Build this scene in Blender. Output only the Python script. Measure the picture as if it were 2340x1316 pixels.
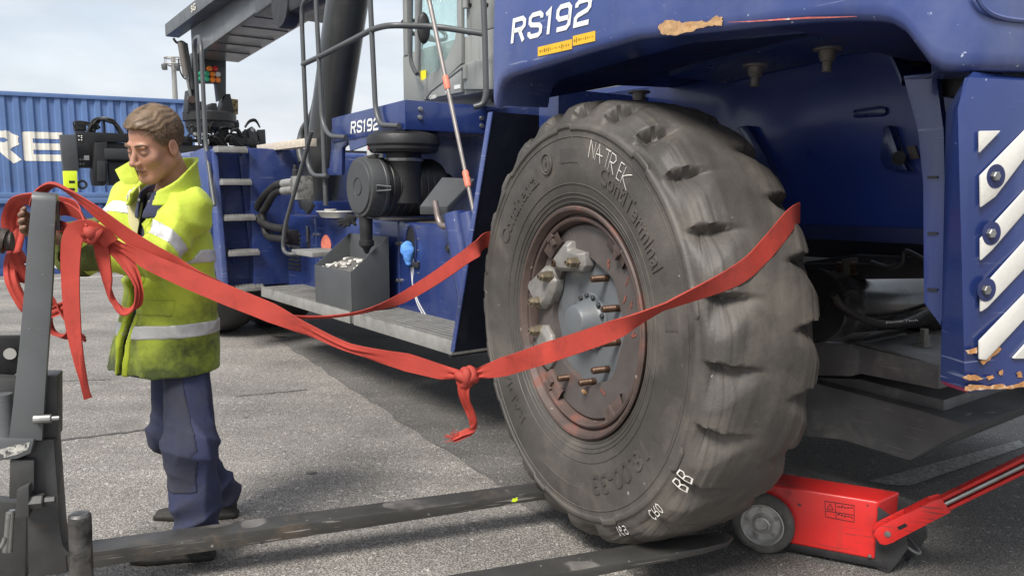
import bpy, bmesh, math, random
from mathutils import Vector, Matrix
import numpy as np
R = math.radians
random.seed(7)
rng = np.random.default_rng(7)
scene = bpy.context.scene
col = scene.collection
for o in list(bpy.data.objects):
    bpy.data.objects.remove(o)

# ------------------------------------------------------------------ camera
FPX, HZ, EYE = 1800.0, 440.0, 1.5
PITCH = math.atan((658 - HZ) / FPX)
cam_d = bpy.data.cameras.new('camera')
cam_d.sensor_width = 36.0
cam_d.lens = 36.0 * FPX / 2340.0
cam_d.clip_start = 0.05
cam_d.clip_end = 2000.0
cam = bpy.data.objects.new('camera', cam_d)
col.objects.link(cam)
cam.location = (0, 0, EYE)
cam.rotation_euler = (math.pi / 2 - PITCH, 0, 0)
scene.camera = cam

# ------------------------------------------------------------------ sky and sun (bright, thinly overcast day)
SUN_EL, SUN_AZ = R(50), R(-152)      # azimuth measured from +Y towards +X
wd = bpy.data.worlds.new('World')
scene.world = wd
wd.use_nodes = True
nt = wd.node_tree
nt.nodes.clear()
wo = nt.nodes.new('ShaderNodeOutputWorld')
bg = nt.nodes.new('ShaderNodeBackground')
sky = nt.nodes.new('ShaderNodeTexSky')
sky.sky_type = 'NISHITA'
sky.sun_disc = False
sky.sun_elevation = SUN_EL
sky.sun_rotation = SUN_AZ
sky.air_density = 1.2
sky.dust_density = 2.5
tc = nt.nodes.new('ShaderNodeTexCoord')
mp = nt.nodes.new('ShaderNodeMapping')
mp.inputs['Scale'].default_value = (1.0, 1.0, 3.2)
nz = nt.nodes.new('ShaderNodeTexNoise')
nz.inputs['Scale'].default_value = 2.6
nz.inputs['Detail'].default_value = 7
nz.inputs['Roughness'].default_value = .56
nz.inputs['Distortion'].default_value = .35
cr = nt.nodes.new('ShaderNodeValToRGB')
cr.color_ramp.elements[0].position = .30
cr.color_ramp.elements[0].color = (.75, .75, .75, 1)
cr.color_ramp.elements[1].position = .66
cr.color_ramp.elements[1].color = (1, 1, 1, 1)
nz2 = nt.nodes.new('ShaderNodeTexNoise')
nz2.inputs['Scale'].default_value = 5.0
nz2.inputs['Detail'].default_value = 6
cr2 = nt.nodes.new('ShaderNodeValToRGB')
cr2.color_ramp.elements[0].position = .32
cr2.color_ramp.elements[0].color = (2.3, 2.46, 2.7, 1)
cr2.color_ramp.elements[1].position = .68
cr2.color_ramp.elements[1].color = (3.15, 3.25, 3.42, 1)
mx = nt.nodes.new('ShaderNodeMix')
mx.data_type = 'RGBA'
L = nt.links.new
L(tc.outputs['Generated'], mp.inputs['Vector'])
L(mp.outputs['Vector'], nz.inputs['Vector'])
L(mp.outputs['Vector'], nz2.inputs['Vector'])
L(nz.outputs['Fac'], cr.inputs['Fac'])
L(nz2.outputs['Fac'], cr2.inputs['Fac'])
L(cr.outputs['Color'], mx.inputs[0])
L(sky.outputs['Color'], mx.inputs[6])
L(cr2.outputs['Color'], mx.inputs[7])
L(mx.outputs[2], bg.inputs['Color'])
bg.inputs['Strength'].default_value = .1
L(bg.outputs[0], wo.inputs['Surface'])

sun_d = bpy.data.lights.new('sun', 'SUN')
sun_d.energy = 1.8
sun_d.angle = R(20)
sun_d.color = (1, .955, .89)
sun = bpy.data.objects.new('sun', sun_d)
col.objects.link(sun)
sun.location = (0, 0, 20)
sd = Vector((math.sin(SUN_AZ) * math.cos(SUN_EL), math.cos(SUN_AZ) * math.cos(SUN_EL), math.sin(SUN_EL)))
sun.rotation_euler = (-sd).to_track_quat('-Z', 'Y').to_euler()

scene.view_settings.view_transform = 'Standard'
scene.view_settings.look = 'None'
scene.view_settings.exposure = 1.55
scene.view_settings.gamma = 1
scene.view_settings.use_curve_mapping = False
scene.render.engine = 'CYCLES'

# ------------------------------------------------------------------ helpers
def ray(u, v):
    a, b = (u - 1170) / FPX, (658 - v) / FPX
    c, s = math.cos(PITCH), math.sin(PITCH)
    return Vector((a, c + b * s, -s + b * c))

class Fr:
    """a ground frame: a thing's own axes (z up), turned by deg about z, standing at o"""
    def __init__(self, deg, o):
        self.a = R(deg); self.o = Vector(o)
        self.X = Vector((math.cos(self.a), math.sin(self.a), 0)); self.Y = Vector((-math.sin(self.a), math.cos(self.a), 0))
    def loc(self, P):
        d = Vector(P) - self.o
        return Vector((d.dot(self.X), d.dot(self.Y), d.z))
    def world(self, p):
        return self.o + self.X * p[0] + self.Y * p[1] + Vector((0, 0, p[2]))
    def at(self, u, v, **k):
        d = ray(u, v); o = self.loc((0, 0, EYE)); dl = Vector((d.dot(self.X), d.dot(self.Y), d.z))
        (ax, val), = k.items(); i = 'xyz'.index(ax)
        return o + dl * ((val - o[i]) / dl[i])

def V(*a): return Vector(a)

class MB:
    def __init__(self): self.v = []; self.f = []
    def add(self, vs, fs):
        n = len(self.v); self.v += [tuple(p) for p in vs]; self.f += [tuple(i + n for i in q) for q in fs]; return self
    def box(self, c, s, rot=None):
        pts = []
        for dz in (-.5, .5):
            for dx, dy in ((-.5, -.5), (.5, -.5), (.5, .5), (-.5, .5)):
                p = Vector((dx * s[0], dy * s[1], dz * s[2]))
                if rot is not None: p = rot @ p
                pts.append(p + Vector(c))
        return self.hexa(pts)
    def bb(self, a, b):
        return self.box([(a[i] + b[i]) / 2 for i in range(3)], [abs(a[i] - b[i]) for i in range(3)])
    def hexa(self, p):
        return self.add(p, [(0, 3, 2, 1), (4, 5, 6, 7), (0, 1, 5, 4), (1, 2, 6, 5), (2, 3, 7, 6), (3, 0, 4, 7)])
    def beam(self, a, b, w, h, up=(0, 0, 1)):
        a, b = Vector(a), Vector(b); d = (b - a).normalized(); up = Vector(up)
        s = d.cross(up).normalized(); u = s.cross(d).normalized()
        pts = []
        for e in (a, b):
            for i, j in ((-1, -1), (1, -1), (1, 1), (-1, 1)): pts.append(e + s * (i * w / 2) + u * (j * h / 2))
        return self.hexa(pts)
    def prism(self, poly, vec):
        vec = Vector(vec); n = len(poly); p = [Vector(q) for q in poly]
        return self.add(p + [q + vec for q in p], [tuple(range(n))[::-1], tuple(range(n, 2 * n))] + [(i, (i + 1) % n, n + (i + 1) % n, n + i) for i in range(n)])
    def tube(self, pts, r, n=10, closed=False, caps=True, flat=1.0):
        pts = [Vector(p) for p in pts]; m = len(pts)
        rs = r if hasattr(r, '__len__') else [r] * m
        rings = []; u = None
        for i in range(m):
            if closed: t = pts[(i + 1) % m] - pts[i - 1]
            else: t = pts[min(i + 1, m - 1)] - pts[max(i - 1, 0)]
            if t.length < 1e-9: t = Vector((0, 0, 1))
            t.normalize()
            if u is None:
                u = t.cross(Vector((0, 0, 1)))
                if u.length < .1: u = t.cross(Vector((0, 1, 0)))
            u = (u - t * u.dot(t)).normalized(); w = t.cross(u)
            rings.append([pts[i] + (u * math.cos(2 * math.pi * k / n) + w * flat * math.sin(2 * math.pi * k / n)) * rs[i] for k in range(n)])
        return self.loft(rings, True, caps and not closed, closed)
    def loft(self, rings, closed=True, caps=True, wrap=False):
        m, n = len(rings), len(rings[0]); vs = [p for g in rings for p in g]; fs = []
        for i in range(m if wrap else m - 1):
            j = (i + 1) % m
            for k in range(n if closed else n - 1):
                l = (k + 1) % n
                fs.append((i * n + k, i * n + l, j * n + l, j * n + k))
        if caps and closed: fs += [tuple(range(n))[::-1], tuple(range((m - 1) * n, m * n))]
        return self.add(vs, fs)
    def lathe(self, prof, o, ax, n=32, wrap=False, caps=True, ph=0.0):
        o, ax = Vector(o), Vector(ax).normalized(); u = ax.cross(Vector((0, 0, 1)))
        if u.length < .1: u = ax.cross(Vector((0, 1, 0)))
        u.normalize(); w = ax.cross(u)
        return self.loft([[o + ax * h + (u * math.cos(ph + 2 * math.pi * k / n) + w * math.sin(ph + 2 * math.pi * k / n)) * max(r, 1e-4) for k in range(n)] for r, h in prof], True, caps, wrap)
    def sheet(self, grid, t=0.0):
        return self.loft(grid, False, False)
    def ribbon(self, pts, w, side, th=.006):
        """flat band along pts; side = width direction per point; a closed thin box section"""
        rings = []; m = len(pts); ws = w if hasattr(w, '__len__') else [w] * m
        for i in range(m):
            t = (Vector(pts[min(i + 1, m - 1)]) - Vector(pts[max(i - 1, 0)])).normalized()
            s = Vector(side[i]); s = (s - t * s.dot(t)).normalized(); nn = t.cross(s)
            p = Vector(pts[i]); a = s * ws[i] / 2; b = nn * th / 2
            rings.append([p - a - b, p - a * .33 - b * 1.2, p + a * .33 - b * 1.2, p + a - b, p + a + b, p + a * .33 + b * 1.2, p - a * .33 + b * 1.2, p - a + b])
        return self.loft(rings)
    def build(self, name, mat, parent=None, bevel=0.0, seg=2, smooth=40, off=None, kind=None, ang=30, solid=0):
        me = bpy.data.meshes.new(name)
        vs = self.v if off is None else [(p[0] - off[0], p[1] - off[1], p[2] - off[2]) for p in self.v]
        me.from_pydata([tuple(p) for p in vs], [], self.f)
        bm = bmesh.new(); bm.from_mesh(me)
        bmesh.ops.recalc_face_normals(bm, faces=bm.faces)
        if bevel:
            es = [e for e in bm.edges if len(e.link_faces) == 2 and e.calc_face_angle(0) > R(ang)]
            if es: bmesh.ops.bevel(bm, geom=es, offset=bevel, segments=seg, affect='EDGES', clamp_overlap=True, profile=.6)
        if solid:
            bmesh.ops.solidify(bm, geom=bm.faces, thickness=solid)
        bm.to_mesh(me); bm.free()
        if smooth:
            me.polygons.foreach_set('use_smooth', [True] * len(me.polygons))
            me.set_sharp_from_angle(angle=R(smooth))
        for mm in (mat if isinstance(mat, (list, tuple)) else [mat]): me.materials.append(mm)
        o = bpy.data.objects.new(name, me); col.objects.link(o)
        if parent: o.parent = parent
        if off is not None: o.location = off
        if kind: o['kind'] = kind
        return o

def tag(o, label=None, cat=None, group=None, kind=None):
    if label: o['label'] = label
    if cat: o['category'] = cat
    if group: o['group'] = group
    if kind: o['kind'] = kind
    return o

def thing(name, label, cat, frame, group=None):
    o = bpy.data.objects.new(name, None); col.objects.link(o)
    o.empty_display_size = .2
    o.location = frame.o; o.rotation_euler = (0, 0, frame.a)
    return tag(o, label, cat, group)

def catmull(pts, n=8, closed=False):
    pts = [Vector(p) for p in pts]; out = []; m = len(pts)
    for i in range(m if closed else m - 1):
        if closed: a, b, c, d = pts[i - 1], pts[i], pts[(i + 1) % m], pts[(i + 2) % m]
        else: a, b, c, d = pts[max(i - 1, 0)], pts[i], pts[i + 1], pts[min(i + 2, m - 1)]
        for k in range(n):
            t = k / n
            out.append(.5 * ((2 * b) + (c - a) * t + (2 * a - 5 * b + 4 * c - d) * t * t + (3 * b - a - 3 * c + d) * t ** 3))
    if not closed: out.append(pts[-1])
    return out

def rounded(pts, r, n=5):
    """open polyline with filleted corners"""
    pts = [Vector(p) for p in pts]; out = [pts[0]]
    for i in range(1, len(pts) - 1):
        a, b, c = pts[i - 1], pts[i], pts[i + 1]
        d1, d2 = (a - b), (c - b); q = min(r, d1.length * .48, d2.length * .48)
        p1, p2 = b + d1.normalized() * q, b + d2.normalized() * q
        for k in range(n + 1):
            t = k / n; out.append(p1 * (1 - t) ** 2 + b * 2 * t * (1 - t) + p2 * t * t)
    out.append(pts[-1]); return out

def interp(x, xs, ys): return float(np.interp(x, xs, ys))

# ------------------------------------------------------------------ materials
MATS = {}
def srgb(r, g, b):
    return tuple((c / 255 / 12.92 if c <= 10 else ((c / 255 + .055) / 1.055) ** 2.4) for c in (r, g, b))

def mat(name, base, rough=.5, metal=0.0, coat=0.0, var=.12, vs=4.0, dirt=None, specks=None, streak=None, bump=None, bump2=None, rvar=.1, spec=.5, trans=0, sheen=0, scratch=None):
    """procedural material: base colour with soft variation; dirt=(colour, threshold, scale); specks likewise, small and sharp; streak = vertical runs; bump=(strength, scale)"""
    m = bpy.data.materials.new(name); m.use_nodes = True; MATS[name] = m
    t = m.node_tree; N = t.nodes.new; K = t.links.new
    b = t.nodes['Principled BSDF']
    tc = N('ShaderNodeTexCoord'); co = tc.outputs['Object']
    def noise(scale, det=5, rgh=.6, vec=None, dist=0):
        n = N('ShaderNodeTexNoise'); n.inputs['Scale'].default_value = scale; n.inputs['Detail'].default_value = det
        n.inputs['Roughness'].default_value = rgh; n.inputs['Distortion'].default_value = dist
        K(vec or co, n.inputs['Vector']); return n.outputs['Fac']
    def ramp(fac, a, c, ca=(0, 0, 0, 1), cc=(1, 1, 1, 1)):
        r = N('ShaderNodeValToRGB'); r.color_ramp.elements[0].position = a; r.color_ramp.elements[1].position = c
        r.color_ramp.elements[0].color = ca; r.color_ramp.elements[1].color = cc; K(fac, r.inputs['Fac']); return r.outputs['Color']
    def mix(fac, a, c):
        x = N('ShaderNodeMix'); x.data_type = 'RGBA'
        K(fac, x.inputs[0])
        for s, i in ((a, 6), (c, 7)):
            if isinstance(s, tuple): x.inputs[i].default_value = (*s[:3], 1)
            else: K(s, x.inputs[i])
        return x.outputs[2]
    base = tuple(base[:3])
    lo = tuple(c * (1 - var) for c in base); hi = tuple(min(1, c * (1 + var)) for c in base)
    c = mix(ramp(noise(vs), .3, .7), lo, hi)
    rg = None
    if streak:
        mpn = N('ShaderNodeMapping'); mpn.inputs['Scale'].default_value = (1, 1, .06); K(co, mpn.inputs['Vector'])
        s = ramp(noise(streak[2], 4, .6, mpn.outputs['Vector']), streak[1], streak[1] + .22)
        c = mix(s, c, tuple(streak[0]))
    if dirt:
        s = ramp(noise(dirt[2], 8, .68, None, .3), dirt[1], dirt[1] + (dirt[3] if len(dirt) > 3 else .2)); rg = s
        c = mix(s, c, tuple(dirt[0]))
    if specks:
        s = ramp(noise(specks[2], 3, .5), specks[1], specks[1] + .03); c = mix(s, c, tuple(specks[0]))
    if scratch:
        for rot in ((.35, .2, .5), (-.5, .9, 1.4)):
            mpn = N('ShaderNodeMapping'); mpn.inputs['Rotation'].default_value = rot; mpn.inputs['Scale'].default_value = (1, 1, 26); K(co, mpn.inputs['Vector'])
            s = ramp(noise(scratch[2], 2, .5, mpn.outputs['Vector']), scratch[1], scratch[1] + .02)
            g_ = N('ShaderNodeMath'); g_.operation = 'MULTIPLY'; K(s, g_.inputs[0]); K(ramp(noise(1.9, 4), .48, .62), g_.inputs[1])
            c = mix(g_.outputs[0], c, tuple(scratch[0]))
    K(c, b.inputs['Base Color'])
    b.inputs['Metallic'].default_value = metal
    b.inputs['Specular IOR Level'].default_value = spec
    if coat: b.inputs['Coat Weight'].default_value = coat; b.inputs['Coat Roughness'].default_value = .12
    rr = ramp(noise(vs * 2.3, 6), .25, .75, (max(0, rough - rvar),) * 3 + (1,), (min(1, rough + rvar),) * 3 + (1,))
    if rg is not None:
        rr = mix(rg, rr, (min(1, rough + .25),) * 3)
    K(rr, b.inputs['Roughness'])
    if sheen: b.inputs['Sheen Weight'].default_value = sheen
    nrm = None
    for bp in (bump, bump2):
        if bp:
            bn = N('ShaderNodeBump'); bn.inputs['Strength'].default_value = bp[0]; bn.inputs['Distance'].default_value = bp[2] if len(bp) > 2 else .01
            K(noise(bp[1], 6, .6), bn.inputs['Height'])
            if nrm: K(nrm, bn.inputs['Normal'])
            nrm = bn.outputs['Normal']
    if nrm: K(nrm, b.inputs['Normal'])
    return m

dust = (.16, .14, .12)
NAVY = mat('blue_paint', (.017, .034, .140), .30, coat=.5, var=.16, vs=2.2, dirt=((.055, .075, .185), .52, 1.8, .35), specks=((.30, .34, .45), .735, 46), scratch=((.16, .19, .32), .70, 3.1), streak=((.045, .06, .15), .60, 9), bump=(.05, 5))
NAVY_W = mat('worn_sky_sheen_blue', (.034, .060, .205), .36, coat=.4, var=.2, vs=1.6, dirt=((.125, .145, .255), .46, 1.3, .4), specks=((.42, .47, .6), .71, 60), scratch=((.24, .27, .40), .69, 3.6), streak=((.05, .07, .18), .57, 14), bump=(.05, 4))  # wear, plus sky reflection put into the colour as the pale dirt film
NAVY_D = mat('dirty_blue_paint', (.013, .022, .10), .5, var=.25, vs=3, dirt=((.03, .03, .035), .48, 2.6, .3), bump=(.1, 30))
GREY = mat('grey_paint', (.068, .072, .076), .42, var=.14, vs=2.5, scratch=((.15, .15, .15), .70, 5), dirt=((.11, .105, .095), .57, 3, .3), bump=(.08, 40))
DGREY = mat('dark_grey_paint', (.028, .029, .031), .42, coat=.15, var=.2, vs=2.5, dirt=((.075, .072, .066), .56, 3.5, .3), bump=(.12, 30))
BLACK = mat('black_plastic', (.012, .012, .013), .5, var=.3, vs=6, dirt=((.035, .033, .03), .55, 6, .3), bump=(.1, 60))
CABG = mat('cab_grey', (.235, .245, .238), .42, var=.06, vs=2, dirt=((.11, .11, .10), .58, 3, .3), streak=((.11, .115, .11), .6, 10))
GALV = mat('galvanised_steel', (.30, .295, .28), .5, metal=.35, var=.18, vs=9, dirt=((.15, .13, .11), .55, 7, .25), bump=(.1, 80))
STEEL = mat('bare_steel', (.32, .32, .31), .38, metal=.85, var=.2, vs=14, dirt=((.10, .08, .06), .58, 12, .2))
CAST = mat('cast_steel', (.235, .225, .21), .5, metal=.3, var=.25, vs=16, dirt=((.16, .075, .035), .60, 14, .16), bump=(.15, 60, .004))
RUBBER = mat('tyre_rubber', (.066, .060, .054), .58, var=.35, vs=3.2, dirt=((.135, .118, .098), .50, 3.0, .25), specks=((.32, .30, .27), .755, 26), bump=(.35, 90, .004), bump2=(.25, 18, .006))
TREAD = mat('tread_rubber', (.036, .036, .037), .5, var=.25, vs=5, dirt=((.10, .09, .08), .55, 6, .28), bump=(.4, 80, .004))
HOSE = mat('hose_rubber', (.018, .018, .018), .55, var=.3, vs=8, bump=(.15, 120))
RUST = mat('rusty_rim', (.085, .058, .050), .62, var=.3, vs=7, dirt=((.20, .062, .04), .53, 7, .2), specks=((.25, .2, .17), .70, 34), bump=(.4, 45, .004))
RIMD = mat('rim_disc_paint', (.082, .070, .066), .5, var=.25, vs=6, dirt=((.15, .06, .04), .575, 5, .2), specks=((.2, .17, .14), .72, 50), bump=(.25, 60, .003))
HUBG = mat('hub_grey', (.115, .125, .135), .38, var=.1, vs=5, dirt=((.08, .07, .06), .58, 8, .2), bump=(.06, 40))
BRONZE = mat('oily_stud', (.085, .048, .03), .45, metal=.6, var=.3, vs=30, dirt=((.03, .02, .015), .55, 30, .2))
FORK = mat('fork_steel', (.062, .060, .057), .45, metal=.35, var=.25, vs=5, dirt=((.17, .125, .085), .55, 4.2, .2), specks=((.3, .29, .27), .72, 40), scratch=((.28, .26, .24), .64, 4.0), bump=(.25, 40, .004))
FORKD = mat('carriage_steel', (.058, .058, .058), .5, metal=.25, var=.25, vs=5, dirt=((.12, .085, .055), .58, 6, .2), bump=(.3, 50, .003))
POSTG = mat('post_grey', (.095, .10, .104), .42, var=.08, vs=6, dirt=((.07, .07, .07), .6, 5, .25), specks=((.3, .3, .3), .72, 40), scratch=((.25, .25, .25), .69, 5), bump=(.06, 30))
BAR = mat('worn_round_bar', (.16, .155, .15), .35, metal=.8, var=.35, vs=12, dirt=((.04, .038, .036), .48, 14, .18), bump=(.3, 60, .003))
WHITE = mat('white_lettering', (.72, .72, .70), .5, var=.06, vs=9, dirt=((.40, .40, .42), .62, 16, .15))
WHITE_C = mat('container_lettering', (.74, .70, .60), .6, var=.1, vs=1.5, dirt=((.42, .38, .32), .55, 1.8, .2))
STRIPE = mat('white_stripe', (.60, .585, .54), .55, var=.1, vs=6, dirt=((.40, .37, .32), .55, 5, .25), bump=(.1, 60))
YELLOW = mat('yellow_decal', (.68, .40, .02), .5, var=.12, vs=12, dirt=((.45, .25, .03), .58, 14, .2))
ORANGE_T = mat('orange_tape', (.72, .20, .13), .6, var=.2, vs=20)
RED = mat('red_paint', (.58, .020, .018), .42, coat=.15, var=.12, vs=4, dirt=((.24, .022, .018), .55, 5, .2), specks=((.05, .02, .02), .68, 17), scratch=((.16, .03, .028), .66, 4.5), streak=((.42, .03, .025), .60, 20), bump=(.05, 14))
BLUE_C = mat('container_blue', (.095, .165, .335), .55, var=.16, vs=.8, dirt=((.10, .16, .33), .55, .9, .3), streak=((.085, .14, .31), .54, 3.2), bump=(.1, 10))
BLUE_L = mat('low_box_blue', (.028, .062, .20), .55, var=.15, vs=1, streak=((.05, .08, .2), .56, 3))
PAD = mat('scraped_undercoat', (.42, .26, .13), .8, var=.3, vs=30, dirt=((.30, .15, .06), .5, 22, .2), bump=(.8, 50, .006))
RUSTP = mat('rust_chip', (.42, .20, .07), .8, var=.4, vs=40, dirt=((.60, .50, .38), .52, 30, .1), bump=(.6, 60, .004))
CHALK = mat('chalk', (.74, .71, .66), .9, var=.15, vs=40)
FLUO = mat('fluorescent_yellow', (.70, .86, .03), .6, var=.05, vs=6)
LAMP_R = mat('red_lens', (.55, .02, .02), .2)
LAMP_O = mat('amber_lens', (.80, .22, .02), .2)
LAMP_G = mat('green_lens', (.03, .30, .16), .2)
LAMP_W = mat('clear_lens', (.55, .55, .52), .15)
BONE = mat('pale_timber', (.52, .46, .38), .7, var=.2, vs=20, bump=(.2, 60))
# ------------------------------------------------------------------ frames
MA = 126.5
_F = Vector((math.cos(R(MA)), math.sin(R(MA)), 0)); _O = Vector((-_F.y, _F.x, 0))
M = Fr(MA, _F * 5.6 - _O * 4.0)          # reach stacker: x forward, y out to its left side
WH = Fr(117.2, (.448, 3.256, .976))      # rear wheel: y = axle direction, outwards
G0 = Fr(0, (0, 0, 0))

# ------------------------------------------------------------------ ground
def asphalt(name, c0, c1, chip, amt, stain):
    m = bpy.data.materials.new(name); m.use_nodes = True
    t = m.node_tree; N = t.nodes.new; K = t.links.new; b = t.nodes['Principled BSDF']
    tc = N('ShaderNodeTexCoord'); co = tc.outputs['Object']
    def noise(s, d=5, r=.6):
        n = N('ShaderNodeTexNoise'); n.inputs['Scale'].default_value = s; n.inputs['Detail'].default_value = d; n.inputs['Roughness'].default_value = r; K(co, n.inputs['Vector']); return n.outputs['Fac']
    def ramp(f, a, c, ca=(0, 0, 0, 1), cc=(1, 1, 1, 1)):
        r = N('ShaderNodeValToRGB'); r.color_ramp.elements[0].position = a; r.color_ramp.elements[1].position = c
        r.color_ramp.elements[0].color = ca; r.color_ramp.elements[1].color = cc; K(f, r.inputs['Fac']); return r.outputs['Color']
    def mix(f, a, c, mode='MIX'):
        x = N('ShaderNodeMix'); x.data_type = 'RGBA'; x.blend_type = mode
        if isinstance(f, float): x.inputs[0].default_value = f
        else: K(f, x.inputs[0])
        for s, i in ((a, 6), (c, 7)):
            if isinstance(s, tuple): x.inputs[i].default_value = (*s[:3], 1)
            else: K(s, x.inputs[i])
        return x.outputs[2]
    vo = N('ShaderNodeTexVoronoi'); vo.inputs['Scale'].default_value = 125; K(co, vo.inputs['Vector'])
    vo2 = N('ShaderNodeTexVoronoi'); vo2.inputs['Scale'].default_value = 60; K(co, vo2.inputs['Vector'])
    sep = N('ShaderNodeSeparateColor'); K(vo.outputs['Color'], sep.inputs['Color'])
    sep2 = N('ShaderNodeSeparateColor'); K(vo2.outputs['Color'], sep2.inputs['Color'])
    base = mix(ramp(sep.outputs[0], .0, 1.0), c0, c1)
    base = mix(ramp(sep2.outputs[1], amt, amt + .08), base, chip)
    base = mix(ramp(vo.outputs['Distance'], .38, .62), base, tuple(c * .6 for c in c0))
    big = ramp(noise(.9, 6, .62), .36, .68, (.74, .74, .74, 1), (1.12, 1.1, 1.07, 1))
    base = mix(1.0, base, big, 'MULTIPLY')
    med = ramp(noise(4.5, 6, .65), .60, .76)
    base = mix(med, base, mix(.6, base, stain))
    oil = ramp(noise(1.7, 4, .55), .62, .72)
    base = mix(oil, base, mix(.55, base, stain))
    mp_ = N('ShaderNodeMapping'); mp_.inputs['Rotation'].default_value = (0, 0, R(-58)); mp_.inputs['Scale'].default_value = (.22, 2.6, 1); K(co, mp_.inputs['Vector'])
    tn = N('ShaderNodeTexNoise'); tn.inputs['Scale'].default_value = 1.1; tn.inputs['Detail'].default_value = 5; K(mp_.outputs['Vector'], tn.inputs['Vector'])
    base = mix(1.0, base, ramp(tn.outputs['Fac'], .34, .62, (.80, .79, .78, 1), (1.04, 1.03, 1.02, 1)), 'MULTIPLY')
    K(base, b.inputs['Base Color'])
    b.inputs['Roughness'].default_value = .82
    bn = N('ShaderNodeBump'); bn.inputs['Strength'].default_value = .55; bn.inputs['Distance'].default_value = .008
    K(vo.outputs['Distance'], bn.inputs['Height']); bn.invert = True
    bn2 = N('ShaderNodeBump'); bn2.inputs['Strength'].default_value = .4; bn2.inputs['Distance'].default_value = .01
    K(noise(60, 5, .7), bn2.inputs['Height']); K(bn.outputs['Normal'], bn2.inputs['Normal'])
    K(bn2.outputs['Normal'], b.inputs['Normal'])
    return m
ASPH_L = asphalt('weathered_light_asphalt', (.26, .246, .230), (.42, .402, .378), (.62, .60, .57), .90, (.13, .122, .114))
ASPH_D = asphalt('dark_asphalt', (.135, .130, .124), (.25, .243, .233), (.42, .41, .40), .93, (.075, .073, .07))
LINE_P = mat('worn_line_paint', (.36, .35, .33), .8, var=.2, vs=9, dirt=((.15, .147, .142), .42, 55, .22), bump=(.4, 80))

g = MB(); g.add([(-500, -60, 0), (500, -60, 0), (500, 900, 0), (-500, 900, 0)], [(0, 1, 2, 3)])
g.build('ground', ASPH_L, smooth=0, kind='structure')

# darker sheet of asphalt that the stacker stands on; its edge runs past the wheel
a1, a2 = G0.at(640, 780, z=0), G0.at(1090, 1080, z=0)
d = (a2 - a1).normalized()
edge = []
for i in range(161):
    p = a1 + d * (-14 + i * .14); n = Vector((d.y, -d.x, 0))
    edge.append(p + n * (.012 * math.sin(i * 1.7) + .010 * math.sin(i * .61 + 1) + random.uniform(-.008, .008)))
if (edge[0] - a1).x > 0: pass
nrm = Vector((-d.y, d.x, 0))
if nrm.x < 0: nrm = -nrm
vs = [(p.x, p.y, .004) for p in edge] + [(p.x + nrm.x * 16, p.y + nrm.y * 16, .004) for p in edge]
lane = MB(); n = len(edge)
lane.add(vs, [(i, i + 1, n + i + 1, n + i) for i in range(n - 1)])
lane.build('dark_asphalt_sheet', ASPH_D, smooth=0, kind='structure')
# worn remnant of a painted line on the dark asphalt by the jack
ln = MB()
pl = [G0.at(u, v, z=.008) for u, v in ((1985, 1098), (2330, 1005), (2345, 1018), (2080, 1108), (2040, 1108))]
ln.add(pl, [tuple(range(len(pl)))])
ln.build('worn_road_marking', LINE_P, smooth=0, kind='structure')
# far painted line in front of the container, tar joint across the yard
ln = MB(); a, b = G0.at(-400, 660, z=.004), G0.at(700, 612, z=.004)
ln.add([a, b, b + V(0, .13, 0), a + V(0, .13, 0)], [(0, 1, 2, 3)])
ln.build('painted_line', mat('faded_line_paint', (.50, .49, .46), .8, var=.15, vs=3, dirt=((.27, .26, .25), .55, 3, .2)), smooth=0, kind='structure')
ln = MB()
for (u0, v0, u1, v1, w) in ((-60, 1030, 372, 976, .018), (540, 905, 700, 890, .010), (130, 870, 250, 866, .012)):
    a, b = G0.at(u0, v0, z=.004), G0.at(u1, v1, z=.004); q = 24; ps = [a.lerp(b, i / q) + V(random.uniform(-.012, .012), random.uniform(-.012, .012), 0) for i in range(q + 1)]
    k = len(ln.v)
    vs = []
    for i, p in enumerate(ps):
        ww = w * random.uniform(.4, 1.2); vs += [p + V(0, -ww, 0), p + V(0, ww, 0)]
    ln.add(vs, [(2 * i, 2 * i + 2, 2 * i + 3, 2 * i + 1) for i in range(q)])
ln.build('tar_joint', mat('tar_seal', (.085, .08, .076), .7, var=.3, vs=20, bump=(.5, 60)), smooth=0, kind='structure')

OIL = mat('oil_stain', (.10, .094, .088), .6, var=.25, vs=12, bump=(.4, 80, .004))
for (u, v, rx, ry) in ((712, 1079, .034, .024), (560, 953, .022, .010), (905, 1180, .03, .012), (640, 770, .09, .03)):
    c_ = G0.at(u, v, z=.004); b = MB(); rj = random.Random(u)
    b.add([(c_.x + rx * math.cos(a) * rj.uniform(.75, 1.15), c_.y + ry * math.sin(a) * rj.uniform(.75, 1.15), .004) for a in np.linspace(0, 2 * math.pi, 26, False)], [tuple(range(26))]); b.build('oil_stain', OIL, smooth=0, kind='structure')

gr = MB(); rj = random.Random(21)
for i in range(520):
    u, v = rj.uniform(120, 2330), 620 + 690 * rj.random() ** .7
    p = G0.at(u, v, z=.004); s_ = rj.uniform(.003, .009)
    if p.y > 9: continue
    q = [p + V(s_ * math.cos(a) * rj.uniform(.6, 1.2), s_ * math.sin(a) * rj.uniform(.6, 1.2), 0) for a in (0, 1.6, 3.1, 4.6)]
    gr.add(q + [p + V(0, 0, s_ * rj.uniform(.5, .9))], [(0, 1, 4), (1, 2, 4), (2, 3, 4), (3, 0, 4)])
o = gr.build('loose_grit', mat('grit', (.16, .15, .14), .9, var=.6, vs=9), smooth=0, kind='stuff'); tag(o, 'loose grit scattered over the yard asphalt', 'grit')

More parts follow.
